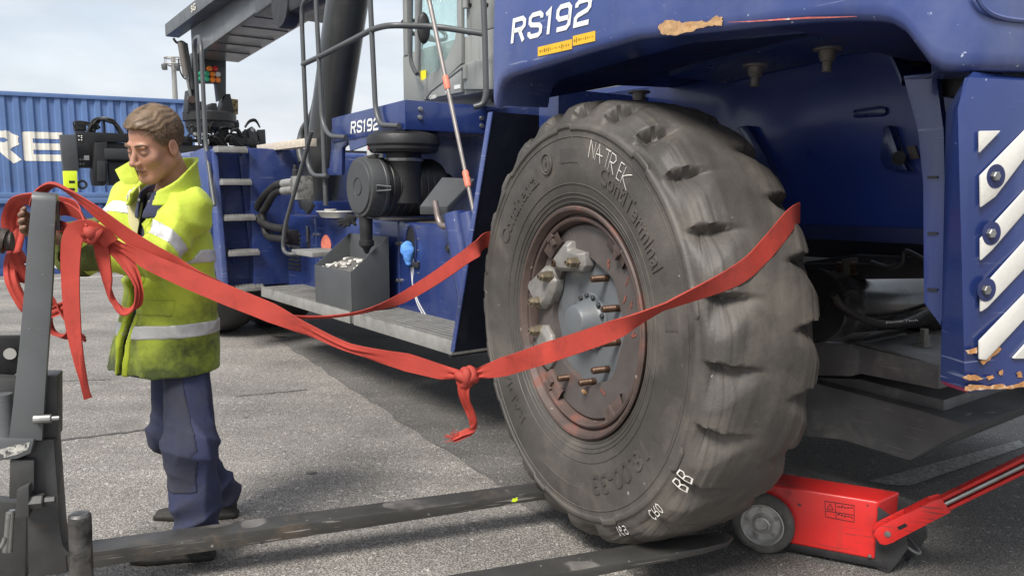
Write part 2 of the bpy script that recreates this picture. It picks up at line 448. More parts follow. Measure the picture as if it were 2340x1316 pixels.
# ------------------------------------------------------------------ glyph strokes
GLY = {
 'R': (.95, [[(.1, 0), (.1, .92), (.70, .92), (.86, .80), (.86, .62), (.70, .50), (.1, .50)], [(.52, .50), (.88, 0)]]),
 'S': (.95, [[(.88, .72), (.88, .82), (.74, .92), (.26, .92), (.12, .82), (.12, .64), (.24, .54), (.76, .46), (.88, .36), (.88, .18), (.74, .08), (.26, .08), (.12, .18), (.12, .28)]]),
 '1': (.5, [[(.05, .78), (.28, .92), (.28, 0)]]),
 '9': (.95, [[(.86, .46), (.26, .46), (.12, .58), (.12, .80), (.26, .92), (.72, .92), (.86, .80), (.86, .20), (.72, .08), (.14, .08)]]),
 '2': (.95, [[(.12, .72), (.12, .82), (.26, .92), (.74, .92), (.86, .82), (.86, .64), (.74, .53), (.24, .42), (.12, .32), (.12, .08), (.90, .08)]]),
 'E': (.90, [[(.88, .92), (.1, .92), (.1, .08), (.88, .08)], [(.1, .5), (.82, .5)]]),
 'N': (1, [[(.1, 0), (.12, 1), (.8, .05), (.85, 1)]]), 'A': (1, [[(.05, 0), (.5, 1), (.9, 0)], [(.2, .4), (1.0, .45)]]),
 'T': (.9, [[(0, .95), (.85, 1.0)], [(.42, 1), (.4, 0)]]), 'K': (.9, [[(.1, 0), (.12, 1)], [(.85, .95), (.15, .42), (.9, 0)]]),
 'r': (.95, [[(.1, 0), (.1, 1), (.6, 1), (.75, .8), (.6, .55), (.12, .5)], [(.35, .5), (.85, 0)]]), 'e': (.9, [[(.75, 1), (.1, .95), (.1, 0), (.8, .03)], [(.1, .5), (.65, .52)]]),
 'B': (.95, [[(.1, 0), (.1, 1), (.65, .95), (.72, .75), (.55, .55), (.1, .5)], [(.5, .53), (.8, .35), (.7, .08), (.1, 0)]]),
 'C': (.9, [[(.8, .85), (.5, 1), (.15, .75), (.12, .3), (.4, 0), (.8, .12)]]), 'O': (.9, [[(.45, 1), (.12, .7), (.15, .2), (.45, 0), (.8, .25), (.78, .75), (.45, 1)]]),
 '6': (.9, [[(.7, 1), (.25, .7), (.12, .3), (.4, 0), (.72, .2), (.6, .48), (.15, .35)]]), 'X': (.9, [[(.1, 0), (.85, 1)], [(.1, 1), (.85, 0)]]),
 '-': (.6, [[(.08, .5), (.5, .5)]]), ' ': (.5, []),
}
def glyphs(text, gap=.14, shear=0.0):
    """list of 2-D polylines, unit height, and the total width"""
    x = 0; out = []
    for ch in text:
        w, ps = GLY[ch]
        for p in ps: out.append([(x + a + shear * b, b) for a, b in p])
        x += w + gap
    return out, x - gap
def stroke_quads(pl, w, close=False):
    """mitred band of width w along a 2-D polyline -> (verts, faces)"""
    n = len(pl); L_, R_ = [], []
    for i in range(n):
        p = Vector(pl[i]); a = Vector(pl[i]) - Vector(pl[i - 1]) if i else None; b = Vector(pl[i + 1]) - Vector(pl[i]) if i < n - 1 else None
        ds = [q.normalized() for q in (a, b) if q is not None and q.length > 1e-9]
        t = sum(ds, Vector((0, 0))).normalized(); nn = Vector((-t.y, t.x)); k = 1 / max(.55, nn.dot(Vector((-ds[0].y, ds[0].x))))
        L_.append(p + nn * w / 2 * k); R_.append(p - nn * w / 2 * k)
    return L_ + R_, [(i, i + 1, n + i + 1, n + i) for i in range(n - 1)]
def letter_mesh(text, w, fn, gap=.14, shear=0.0, only=None, sub=1):
    """strokes mapped by fn(x, y) (unit height) on to a surface; returns a list of MB, one for each letter"""
    res = []; x = 0
    for ch in text:
        cw, ps = GLY[ch]; mb = MB()
        for p in ps:
            q = [(x + a, b) for a, b in p]
            if sub > 1:
                q2 = []
                for i in range(len(q) - 1):
                    for k in range(sub): q2.append((q[i][0] + (q[i + 1][0] - q[i][0]) * k / sub, q[i][1] + (q[i + 1][1] - q[i][1]) * k / sub))
                q = q2 + [q[-1]]
            vs, fs = stroke_quads(q, w)
            mb.add([fn(v[0] + shear * v[1], v[1]) for v in vs], fs)
        if ps: res.append(mb)
        x += cw + gap
    return res
def text_mesh(s, fn, extrude=.0, bold=0.0, space=1.0):
    """built-in font turned into a mesh, each vertex mapped by fn(x, y, z) (size 1)"""
    cu = bpy.data.curves.new('t', 'FONT'); cu.body = s; cu.size = 1; cu.extrude = extrude; cu.offset = bold; cu.space_character = space; cu.resolution_u = 3
    ob = bpy.data.objects.new('t', cu); col.objects.link(ob)
    dg = bpy.context.evaluated_depsgraph_get(); me = bpy.data.meshes.new_from_object(ob.evaluated_get(dg))
    mb = MB(); mb.add([fn(v.co.x, v.co.y, v.co.z) for v in me.vertices], [tuple(p.vertices) for p in me.polygons])
    w = max(v.co.x for v in me.vertices) if len(me.vertices) else 0
    bpy.data.objects.remove(ob); bpy.data.curves.remove(cu); bpy.data.meshes.remove(me)
    return mb

# ------------------------------------------------------------------ container on its low stand, mast
ca = 90 - 63.7
c0 = G0.at(0, 631, z=0)
LB = Fr(ca, c0)                      # low blue box in front: x runs along its long side
o = thing('low_blue_platform', 'low dark blue steel platform container with white lettering on the ground behind the worker', 'container', LB)
b = MB(); b.bb((-9, 0, .0), (7.2, 2.4, 1.30)); b.build('wall', BLUE_L, o, bevel=.015)
b = MB(); b.bb((-9.02, -.05, 1.30), (7.22, .12, 1.40)); b.build('top_rail', BLUE_C, o, bevel=.01)
b = MB(); b.bb((-9.02, -.03, .0), (7.22, .06, .13)); b.build('bottom_rail', BLUE_L, o, bevel=.01)
for i in range(13):
    b = MB(); x = -8.6 + i * 1.28; b.bb((x, -.03, .13), (x + .08, .02, 1.30)); b.build('rib', BLUE_L, o, bevel=.008)
p0 = LB.at(128, 612, y=-.035)
t = text_mesh('TEXTOR', lambda x, y, z: (p0.x - .62 + x * .24, -.036 - z, p0.z - .02 + y * .17), bold=.02)
t.build('lettering', WHITE, o, smooth=0)

CF = Fr(ca, c0 + LB.Y * 5.0)
o = thing('shipping_container', 'corrugated blue shipping container with big cream letters behind the yard', 'container', CF)
zt, zb = CF.at(0, 208, y=0).z, CF.at(0, 452, y=0).z
x0, x1 = -4.0, CF.at(430, 300, y=0).x
prof = []; x = x0
while x < x1:
    prof += [(x, 0), (x + .105, 0), (x + .14, .045), (x + .245, .045)]; x += .28
b = MB(); b.loft([[(px, py, z) for px, py in prof] for z in (zb + .12, zt - .1)], False, False); b.build('corrugated_wall', BLUE_C, o, smooth=0)
b = MB(); b.bb((x0, .05, zb), (x1, 2.4, zt - .03)); b.build('box', BLUE_C, o)
b = MB(); b.bb((x0, -.03, zt - .1), (x1, .1, zt)); b.build('top_rail', BLUE_C, o, bevel=.01)
b = MB(); b.bb((x0, -.05, zb), (x1, .1, zb + .12)); b.build('bottom_rail', BLUE_C, o, bevel=.01)
b = MB(); b.bb((x0, .0, 0), (x1, 2.3, zb)); b.build('stand', BLACK, o)
# cream letters follow the corrugation
def corr(x):
    f = ((x - x0) % .28)
    return 0 if f < .105 else (f - .105) / .035 * .045 if f < .14 else .045 if f < .245 else (.28 - f) / .035 * .045
pE0, pE1 = CF.at(57, 365, y=0), CF.at(140, 306, y=0)
lh = pE1.z - pE0.z
def contletter(ch, xl, wl):
    mb = MB()
    for p in GLY[ch][1]:
        q = []
        for i in range(len(p) - 1):
            for k in range(24): q.append((p[i][0] + (p[i + 1][0] - p[i][0]) * k / 24, p[i][1] + (p[i + 1][1] - p[i][1]) * k / 24))
        pass
    W_ = .125
    for p in GLY[ch][1]:
        for i in range(len(p) - 1):
            a_, c_ = Vector(p[i]), Vector(p[i + 1]); t_ = (c_ - a_).normalized(); n_ = Vector((-t_.y, t_.x)) * W_; a_ = a_ - t_ * W_ * .8; c_ = c_ + t_ * W_ * .8
            g1, g2 = (60, 2) if abs(t_.x) > .97 else (30, 24)
            rows = [[a_.lerp(c_, u_ / g1) + n_ * (2 * w_ / g2 - 1) for w_ in range(g2 + 1)] for u_ in range(g1 + 1)]
            dy = .0005 * i
            mb.loft([[(xl + q.x * wl, corr(xl + q.x * wl) - .006 - dy, pE0.z + lh * q.y) for q in r_] for r_ in rows], False, False)
    mb.build('letter', WHITE_C, o, smooth=0)
wE = (pE1.x - pE0.x) * 1.06
contletter('E', pE0.x, wE); contletter('R', CF.at(-52, 365, y=0).x, wE * 1.02)

ms = Fr(0, G0.at(412, 452, y=58) * 1); ms.o.z = 0
o = thing('floodlight_mast', 'thin distant floodlight mast with round lamp ring behind the boom', 'mast', ms)
zt = G0.at(402, 130, y=58).z
b = MB(); b.tube([(0, 0, 0), (0, 0, zt)], [.26, .16], 10); b.build('pole', GALV, o)
b = MB()
for zz, rr in ((zt - .1, .62), (zt - .55, .72)):
    b.tube([(rr * math.cos(a), rr * .8 * math.sin(a), zz) for a in np.linspace(0, 2 * math.pi, 20, False)], .045, 6, closed=True)
for a in np.linspace(0, 2 * math.pi, 6, False): b.tube([(.6 * math.cos(a), .5 * math.sin(a), zt - .1), (.7 * math.cos(a), .56 * math.sin(a), zt - .55), (0, 0, zt - .75)], .03, 5)
b.build('lamp_ring', GALV, o)
for a in np.linspace(.3, 2 * math.pi + .3, 5, False):
    b = MB(); b.box((.78 * math.cos(a), .62 * math.sin(a), zt - .75), (.32, .26, .3)); b.build('floodlight', GREY, o, bevel=.03)
# ------------------------------------------------------------------ reach stacker
RS = thing('reach_stacker', 'big navy blue reach stacker with telescopic boom, jacked up for a wheel change', 'reach stacker', M)
m = M.at
def proj(P):
    c, s = math.cos(PITCH), math.sin(PITCH); z = P[2] - EYE
    d = P[1] * c - z * s; up = P[1] * s + z * c
    return 1170 + FPX * P[0] / d, 658 - FPX * up / d
def zfit(x, y, us, vs, z=1.9):
    """height of a curve seen as v(u) over the plan point (x, y) of the stacker"""
    for _ in range(6):
        P = M.world((x, y, z)); u, v = proj(P); vt = interp(u, us, vs)
        z += (v - vt) / FPX * math.hypot(P.x, P.y) * .98
    return z
REAR = Fr(18.0, M.world((-4.70, 1.86, 0)))           # rear face of the body: x runs inwards along it, y into the body
def rl(p): return M.loc(REAR.world(p))
def rat(u, v, dy=0.0): return rl(REAR.at(u, v, y=dy))

def jagged(poly, n, amp):
    rj = random.Random(len(poly) * 7 + int(poly[0][0])); out = []
    for i, (u, v) in enumerate(poly):
        u2, v2 = poly[(i + 1) % len(poly)]
        for k_ in range(n):
            t = k_ / n; out.append((u + (u2 - u) * t + rj.uniform(-amp, amp), v + (v2 - v) * t + rj.uniform(-amp, amp)))
    return out
# --- rear fender / hood shell
eu = [1100, 1126, 1129, 1134, 1142, 1165, 1300, 1450, 1600, 1750, 1850, 1950, 2020, 2050, 2075, 2105, 2130, 2155, 2185, 2340, 2600]
ev = [256, 255, 245, 212, 190, 176, 133, 90, 76, 60, 51, 47, 48, 56, 78, 118, 146, 158, 161, 163, 165]
plan = [(-2.765 - .0035 * i * i, 2.0) for i in range(5)]
plan += [(x, 2.0) for x in np.linspace(-2.86, -4.40, 46)]
for k in range(1, 13):
    t = k / 12; a = R(90) * t
    plan.append((-4.40 - .30 * math.sin(a * .92), 2.0 - .14 * (1 - math.cos(a)) / 1.0))
plan += [(lambda p: (p.x, p.y))(rl((q, -.0, 0))) for q in np.linspace(.04, 1.9, 14)]
edge = [(x, y, zfit(x, y, eu, ev)) for x, y in plan]
ce = Vector((-3.3, 0.6, 0))
rings = []
for i, (x, y, z) in enumerate(edge):
    a = Vector(edge[max(i - 1, 0)][:2]); b_ = Vector(edge[min(i + 1, len(edge) - 1)][:2]); t = (b_ - a).normalized(); nn = Vector((t.y, -t.x))   # outwards
    if nn.dot(Vector((x, y)) - ce.xy) < 0: nn = -nn
    def P(o, zz): return (x + nn.x * o, y + nn.y * o, zz)
    zt = 2.62
    rings.append([P(-.30, z + .02), P(-.06, z + .012), P(-.035, z), P(-.012, z + .004), P(-.002, z + .02), P(0, z + .045), P(.0, z + .4 * (zt - z)), P(-.01, zt - .2), P(-.05, zt - .08), P(-.15, zt), P(-.45, zt + .03), P(-.9, zt + .04)])
b = MB(); b.loft(rings, False, False)
fender = b.build('rear_fender', NAVY_W, RS, smooth=60)
# underside of the fender: the arch curve carried inwards
b = MB(); iu = [i for i, e in enumerate(edge) if e[0] > -4.66]
ru = [1100, 1300, 1450, 1560, 1640, 1760, 1830, 1900, 1970, 2030, 2062, 2082, 2092, 2130]
rv = [262, 232, 200, 174, 152, 125, 105, 96, 97, 109, 137, 175, 197, 230]
inz = [max(zfit(max(edge[i][0], -4.5), 1.24, ru, rv) + .02, edge[i][2] - .03) for i in iu]
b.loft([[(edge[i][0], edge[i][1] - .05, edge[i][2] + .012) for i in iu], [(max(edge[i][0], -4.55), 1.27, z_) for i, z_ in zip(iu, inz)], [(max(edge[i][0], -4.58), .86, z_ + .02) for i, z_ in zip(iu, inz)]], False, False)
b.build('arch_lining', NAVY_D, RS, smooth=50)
# scraped patch and red scrape on the fender lip
def fpt(u, v, o=.003):
    p = m(u, v, y=2.0); return Vector((p.x, 2.0 + o, p.z))
b = MB(); poly = [(1504, 62), (1520, 48), (1545, 47), (1560, 53), (1600, 50), (1622, 49), (1635, 38), (1652, 40), (1650, 58), (1628, 60), (1600, 66), (1570, 76), (1540, 82), (1515, 80)]
b.prism([fpt(u, v) for u, v in jagged(poly, 4, 2.2)], (0, -.002, 0)); b.build('scraped_patch', PAD, fender, smooth=0)
sc = [(1665, 52), (1720, 50), (1780, 46), (1850, 42), (1900, 41), (1960, 39)]
b = MB(); b.ribbon([fpt(u, v, .004) for u, v in sc], [.001, .003, .004, .005, .003, .001], [(0, 0, 1)] * 6, .001); b.build('red_scrape', mat('red_scrape', (.42, .10, .08), .7, var=.4, vs=30, dirt=((.6, .55, .5), .55, 22, .1)), fender, smooth=0)
# model lettering and warning decals
pa, pb = m(1168, 101, y=2.0), m(1352, 50, y=2.0)
_, tw = glyphs('RS192', .16)
lw = (pa.x - pb.x) / tw; lhh = m(1168, 46, y=2.0).z - pa.z
for q in letter_mesh('RS192', .185, lambda x, y: (pa.x - x * lw * .98, 2.003, pa.z + y * lhh), .16, .16): q.build('letter', WHITE, fender, smooth=0)
for (u0, v0, u1, v1, nm) in ((1230, 130, 1308, 108, 1), (1310, 106, 1361, 91, 2)):
    p0, p1 = m(u0, v0, y=2.0), m(u1, v1, y=2.0); h = .036
    b = MB(); b.prism([(p0.x, 2.001, p0.z), (p1.x, 2.001, p0.z), (p1.x, 2.001, p0.z + h), (p0.x, 2.001, p0.z + h)], (0, .0015, 0)); dc = b.build('warning_decal', YELLOW, fender, smooth=0)
    b = MB()
    for k in range(14 if nm == 1 else 9):
        xx = p0.x + (p1.x - p0.x) * (.06 + .9 * k / (14 if nm == 1 else 9)); hh = random.uniform(.002, .009)
        b.bb((xx, 2.0027, p0.z + .018 - hh), (xx - random.uniform(.002, .007), 2.0032, p0.z + .018 + hh))
    b.build('decal_print', mat('decal_ink', (.20, .11, .01), .6), dc, smooth=0)
# large cover line on the rear corner
b = MB(); cl = [(2225, -30), (2240, 8), (2262, 30), (2295, 42), (2340, 48), (2420, 52)]
pts = catmull([rat(u, v, -.004) for u, v in cl], 6)
b.tube(pts, .006, 6); b.build('cover_seam', NAVY_W, fender)

# --- counterweight behind the wheel
top, bot = rat(2215, 161).z, rat(2190, 905).z
c1 = rat(2207, 500)
def cwp(z, e=0.0):
    xl = m(2152, 560, y=1.84).x
    sh_ = (rl((1, 0, 0)) - rl((0, 0, 0))) * (.055 * (1.45 - z) / .45)
    xl = xl + sh_.x * .5
    return [(xl + .0, 1.84 - e + sh_.y * .45, z), (c1.x + .012 + sh_.x, c1.y + .004 - e + sh_.y, z), (c1.x - .0 + sh_.x, c1.y - .02 - e + sh_.y, z)] + [tuple(rl((q, .0 + e, 0)).xy) + (z,) for q in (.12, .5, 1.0, 1.9)] + [(-4.45, 0, z), (-4.42, 1.0, z), (xl, 1.62, z)]
b = MB(); b.loft([cwp(bot, .02), cwp(bot + .015), cwp(top - .09), [(p[0] - (.02 if i in (0, 9) else 0), p[1] - (.03 if i < 2 else 0), p[2]) for i, p in enumerate(cwp(top - .015, .012))], [(p[0] - (.03 if i in (0, 9) else 0), p[1] - (.05 if i < 2 else 0), p[2]) for i, p in enumerate(cwp(top, .035))]]); cw = b.build('counterweight', NAVY, RS, smooth=35)
b = MB(); b.bb((-4.62, .3, top - .02), (-4.46, 1.60, 1.85)); b.build('gap_filler', BLACK, RS)
# white diagonal stripes with bolt recesses
def stripe(pix, nm='stripe'):
    mb = MB(); mb.prism([rat(u, v, -.001) for u, v in pix], REAR.X * 0 + (rl((0, -.007, 0)) - rl((0, 0, 0))))
    return mb.build(nm, STRIPE, cw, bevel=.004)
stripe([(2234, 300), (2283, 299), (2234, 350)])
stripe([(2236, 402), (2340, 296), (2400, 240), (2400, 290), (2340, 358), (2270, 450), (2237, 474)])
stripe([(2237, 545), (2340, 432), (2400, 375), (2400, 425), (2340, 482), (2262, 572), (2237, 595)])
stripe([(2237, 662), (2340, 548), (2400, 490), (2400, 545), (2340, 610), (2252, 702), (2237, 712)])
stripe([(2234, 778), (2340, 668), (2400, 605), (2400, 665), (2340, 725), (2250, 822), (2234, 820)])
stripe([(2312, 816), (2340, 785), (2400, 720), (2400, 818), (2312, 818)])
nrmR = (rl((0, -1, 0)) - rl((0, 0, 0)))
for u, v in ((2275, 403), (2265, 533), (2254, 662)):
    p = rat(u, v, -.0075); b = MB(); b.lathe([(.030, 0), (.030, .002), (.026, .0025), (.001, .0022)], p, nrmR, 24); h = b.build('bolt_recess', NAVY_D, cw)
    p = rat(u - 4, v, -.0085); b = MB(); b.lathe([(.0125, 0), (.0125, .010), (.010, .012), (.001, .012)], p, nrmR, 6); b.build('bolt_head', STEEL, h, smooth=0)
# rust chips along the bottom of the counterweight
chips = [[(2200, 862), (2212, 856), (2232, 858), (2246, 864), (2230, 869), (2208, 866)], [(2252, 862), (2268, 856), (2270, 862), (2258, 867)], [(2204, 884), (2214, 879), (2262, 882), (2290, 876), (2300, 884), (2340, 872), (2340, 884), (2296, 888), (2240, 890), (2204, 893)],
         [(2205, 802), (2232, 795), (2230, 806), (2212, 808)], [(2240, 826), (2262, 806), (2284, 792), (2288, 798), (2266, 816), (2246, 832)], [(2282, 848), (2290, 846), (2290, 856), (2283, 856)], [(2322, 852), (2333, 848), (2334, 862), (2324, 862)]]
for c in chips:
    b = MB(); b.prism([rat(u, v, -.0015) for u, v in jagged(c, 3, 1.6)], nrmR * .002); b.build('rust_chip', RUSTP, cw, smooth=0)

# --- wheel arch interior
b = MB(); b.bb((-4.60, .84, 1.36), (-2.62, .90, 2.25)); wall = b.build('arch_wall', mat('arch_blue', (.018, .042, .23), .34, coat=.35, var=.15, vs=2, dirt=((.03, .045, .15), .60, 2, .3), specks=((.25, .3, .45), .745, 40)), RS)
b = MB(); b.bb((-4.5, .78, 1.30), (-2.6, .905, 1.362)); b.build('wall_flange', NAVY_D, RS, bevel=.004)
for u, v in ((1725, 180), (1890, 145), (1460, 236)):       # big hanging bolts with washers
    p = m(u, v, y=1.25); b = MB()
    b.lathe([(.052, .046), (.052, .054), (.031, .056), (.031, .02), (.029, .018), (.027, .018), (.027, .008), (.018, .006), (.018, -.030), (.016, -.032), (.001, -.032)], p, (0, 0, 1), 24); b.build('hanging_bolt', CAST, RS, smooth=30)
rib = [(1560, 178), (1640, 155), (1760, 128), (1830, 108), (1900, 99), (1970, 100), (2030, 112), (2062, 140), (2082, 178), (2090, 200)]
b = MB(); pr = [m(u, v, y=1.22) for u, v in rib]; pr = catmull(pr, 4)
b.loft([[p + V(0, .09, 0) for p in pr], [p + V(0, .09, .02) for p in pr], [p + V(0, -.3, .02) for p in pr], [p + V(0, -.3, 0) for p in pr]], False, False, True)
b.build('arch_rib', NAVY, RS, smooth=50)
b = MB(); b.prism([m(u, v, y=1.2) for u, v in ((2050, 112), (2074, 108), (2082, 150), (2072, 182), (2060, 170))], (0, -.1, 0)); b.build('inspection_hole', mat('brown_grime', (.06, .04, .02), .8), RS)
b = MB(); b.prism([m(u, v, y=.9) for u, v in ((1955, 252), (2015, 243), (2028, 246), (2030, 258), (2020, 266), (1955, 270))], (0, .02, 0)); b.build('slot_plate', NAVY, wall, bevel=.006)
b = MB(); b.prism([m(u, v, y=.9) for u, v in ((2035, 292), (2048, 288), (2056, 310), (2070, 350), (2092, 392), (2040, 388), (2028, 365), (2030, 350))], (0, .06, 0)); br = b.build('lifting_lug', NAVY, wall, bevel=.006)
b = MB(); p = m(2054, 362, y=.962); b.lathe([(.028, 0), (.028, .003), (.02, .003), (.018, -.01), (.001, -.01)], p, (0, 1, 0), 20); b.build('lug_hole', BLACK, br)
b = MB(); b.prism([m(u, v, y=.9) for u, v in ((2074, 336), (2094, 333), (2104, 362), (2084, 365))], (0, .012, 0)); b.build('type_plate', mat('brown_plate', (.09, .075, .065), .5), wall)
b = MB(); b.prism([m(u, v, y=.9) for u, v in ((1698, 292), (1722, 288), (1765, 360), (1800, 450), (1720, 450), (1722, 330))], (0, .05, 0)); b.build('guard_bracket', NAVY, wall, bevel=.005)
# rear arch edge plate with its slits
b = MB(); pl = [m(u, v, y=1.62) for u, v in ((2075, 175), (2150, 168), (2168, 300), (2172, 480), (2172, 690), (2160, 742), (2122, 690), (2120, 420), (2108, 300), (2085, 215))]
b.prism(pl, (0, .03, 0)); ap = b.build('arch_edge_plate', NAVY, RS, bevel=.004)
for v in (403, 530, 658):
    b = MB(); p0 = m(2120, v, y=1.653); p1 = m(2143, v + 3, y=1.653); b.bb((p0.x, 1.651, p0.z), (p1.x, 1.656, p0.z - .006)); b.build('slit', BLACK, ap)

UBM = mat('scuffed_underbody', (.15, .152, .155), .5, var=.3, vs=3, dirt=((.32, .30, .275), .52, 3.5, .22), scratch=((.35, .34, .32), .66, 3), bump=(.4, 30, .006))
# --- chassis, steering cylinder, hoses seen between tyre and counterweight
b = MB(); b.bb((-2.9, -.9, .62), (3.6, .55, 1.34)); b.build('chassis', DGREY, RS, bevel=.02)
b = MB(); b.bb((-4.8, -.95, .45), (-2.6, -.80, 1.7)); b.build('rear_dark_backing', BLACK, RS)  # added black sheet behind the opening, stands for the shade deep inside
b = MB(); b.bb((-4.5, .40, 1.18), (-2.7, .45, 1.5)); b.build('gap_dark_backing', BLACK, RS)  # added black backing that keeps the gap above the cylinder dark
pz = m(2145, 832, y=.56).z
b = MB(); b.prism([m(u, v, y=.60) for u, v in ((1955, 788), (2146, 835), (2146, 890), (1955, 852))], (0, -.6, 0)); b.build('frame_beam', UBM, RS, bevel=.008)
b = MB(); b.prism([m(u, v, y=.62) for u, v in ((1700, 770), (1945, 785), (1958, 800), (1958, 845), (1945, 860), (1700, 855))], (0, -.5, 0)); b.build('frame_stub', UBM, RS, bevel=.01)
b = MB(); b.add([m(1700, 770, y=.62), m(1955, 786, y=.61), m(2146, 834, y=.59), V(-4.35, -.8, pz + .02), V(-2.5, -.8, pz + .06)], [(0, 1, 2, 3, 4)]); b.build('frame_deck', mat('grimy_deck', (.16, .145, .125), .85, var=.3, vs=10, bump=(.6, 50)), RS, smooth=0)
a, c = m(1868, 698, x=-3.62), m(2120, 690, x=-3.62)
b = MB(); ax = (c - a).normalized(); ln_ = (c - a).length
b.lathe([(.05, -.06), (.165, -.05), (.165, .0), (.155, .01), (.155, .12), (.12, .125), (.118, .15), (.132, .16), (.132, ln_ - .12), (.150, ln_ - .1), (.150, ln_ + .05), (.02, ln_ + .06)], a, ax, 40); b.build('steering_cylinder', mat('gloss_black_cylinder', (.022, .022, .023), .24, coat=.45, var=.2, vs=4, dirt=((.06, .055, .05), .56, 5, .2)), RS, smooth=45)
hs = [(1905, 672), (1925, 700), (1990, 735), (2060, 738), (2120, 712), (2160, 690)]
b = MB(); b.tube(catmull([m(u, v, x=-3.80) for u, v in hs], 6), .016, 8); hz_ = b.build('steering_hose', HOSE, RS)
p0 = m(2024, 738, x=-3.85)
t = text_mesh('PowerTech', lambda x, y, z: m(2024 + x * 16, 740 - y * 7 - 6 * math.sin(x * .35), x=-3.835), bold=.01); t.build('hose_print', WHITE, hz_, smooth=0)
b = MB(); b.prism([m(u, v, y=.6) for u, v in ((1840, 598), (1950, 582), (2150, 590), (2150, 636), (1840, 640))], (0, -.06, 0)); b.build('valve_rail', DGREY, RS, bevel=.004)
b = MB(); b.prism([m(u, v, y=.66) for u, v in ((1922, 592), (1948, 588), (1948, 628), (1928, 630))], (0, -.05, 0)); vb = b.build('grease_block', mat('block_grey', (.10, .095, .08), .5), RS, bevel=.003)
for k in range(4):
    v = 603 + k * 7
    b = MB(); b.tube(catmull([m(u, w, y=.67) for u, w in ((1700, 606 + k * 2), (1845, 603 + k * 3), (1885, 604 + k * 4), (1924, v))], 4), .006, 6); b.build('grease_line', HOSE, vb)
    b = MB(); b.tube(catmull([m(u, w, y=.67) for u, w in ((1946, v), (1985, 604 + k * 3), (2060, 602 + k * 3), (2150, 600 + k * 3))], 4), .006, 6); b.build('grease_line', HOSE, vb)
    for u in (1919, 1951):
        b = MB(); p = m(u, v, y=.672); b.lathe([(.009, -.012), (.009, .012), (.001, .012)], p, (1, 0, 0), 8); b.build('fitting', BRONZE, vb)
b = MB(); b.tube(catmull([m(u, v, y=.68) for u, v in ((1990, 600), (2030, 612), (2062, 600), (2070, 575), (2120, 600), (2160, 625))], 5), .013, 7); b.build('loose_hose', HOSE, RS)
b = MB(); b.prism([m(u, v, y=.55) for u, v in ((2060, 565), (2100, 540), (2150, 545), (2150, 600), (2090, 600))], (0, -.1, 0)); b.build('frame_gusset', DGREY, RS, bevel=.004)
b = MB(); p = m(2110, 790, y=.3); b.lathe([(.045, 0), (.045, .012), (.03, .013), (.03, .05), (.02, .052), (.02, .08), (.001, .08)], p, (0, 0, 1), 6); b.build('frame_bolt', CAST, RS, smooth=30)
# low underbody: upright outer face, undercut rear end
tz = m(2150, 955, y=.5).z
b = MB(); b.prism([m(u, v, y=.5) for u, v in ((1500, 800), (1830, 866), (1921, 890), (2111, 940), (2224, 974), (2078, 1052), (1921, 1004), (1830, 996), (1500, 930))], (0, -1.7, 0)); ub = b.build('underbody', UBM, RS, bevel=.008, smooth=20)
b = MB(); b.prism([m(u, v, y=.42) for u, v in ((1700, 845), (1850, 862), (1966, 866), (2157, 914), (2157, 940), (1921, 884), (1850, 872))], (0, -1.5, 0)); b.build('underbody_step', UBM, RS, bevel=.008)
# --- guard plate in front of the wheel
A, B_ = m(1126, 256, y=1.74), m(1038, 805, y=1.74)
b = MB(); q = V(.035, 0, .01)
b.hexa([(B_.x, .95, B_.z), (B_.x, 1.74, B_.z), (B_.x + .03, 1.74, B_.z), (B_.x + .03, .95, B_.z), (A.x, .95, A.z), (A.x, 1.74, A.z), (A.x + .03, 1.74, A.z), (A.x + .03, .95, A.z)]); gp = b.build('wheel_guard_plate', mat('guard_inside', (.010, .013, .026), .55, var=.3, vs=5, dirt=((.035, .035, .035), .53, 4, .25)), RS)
b = MB(); b.hexa([(B_.x - .004, 1.736, B_.z), (B_.x - .004, 1.746, B_.z), (B_.x + .034, 1.746, B_.z), (B_.x + .034, 1.736, B_.z), (A.x - .004, 1.736, A.z), (A.x - .004, 1.746, A.z), (A.x + .034, 1.746, A.z), (A.x + .034, 1.736, A.z)]); b.build('plate_edge', NAVY_W, gp, bevel=.006)

# --- engine side: shelf, covers, hatch
PY = 1.2
zt_, zb_ = 1.285, .56
def panel(u0, u1, nm='side_cover', z0=None, mt=NAVY):
    xa, xb = m(u0, 560, y=PY).x, m(u1, 560, y=PY).x
    mb = MB(); mb.bb((xa, PY - .30, zb_ if z0 is None else z0), (xb + .006, PY, zt_)); return mb.build(nm, mt, RS, bevel=.018, seg=3)
pn1 = panel(648, 722); pn2 = panel(722, 911); pn3 = panel(911, 1100)
b = MB(); b.bb((-2.3, .5, zt_ - .04), (2.3, PY - .06, zt_ + .004)); b.build('engine_deck', mat('oily_deck', (.05, .045, .045), .6, var=.3, vs=8, dirt=((.12, .09, .07), .55, 8, .2)), RS, bevel=.01)
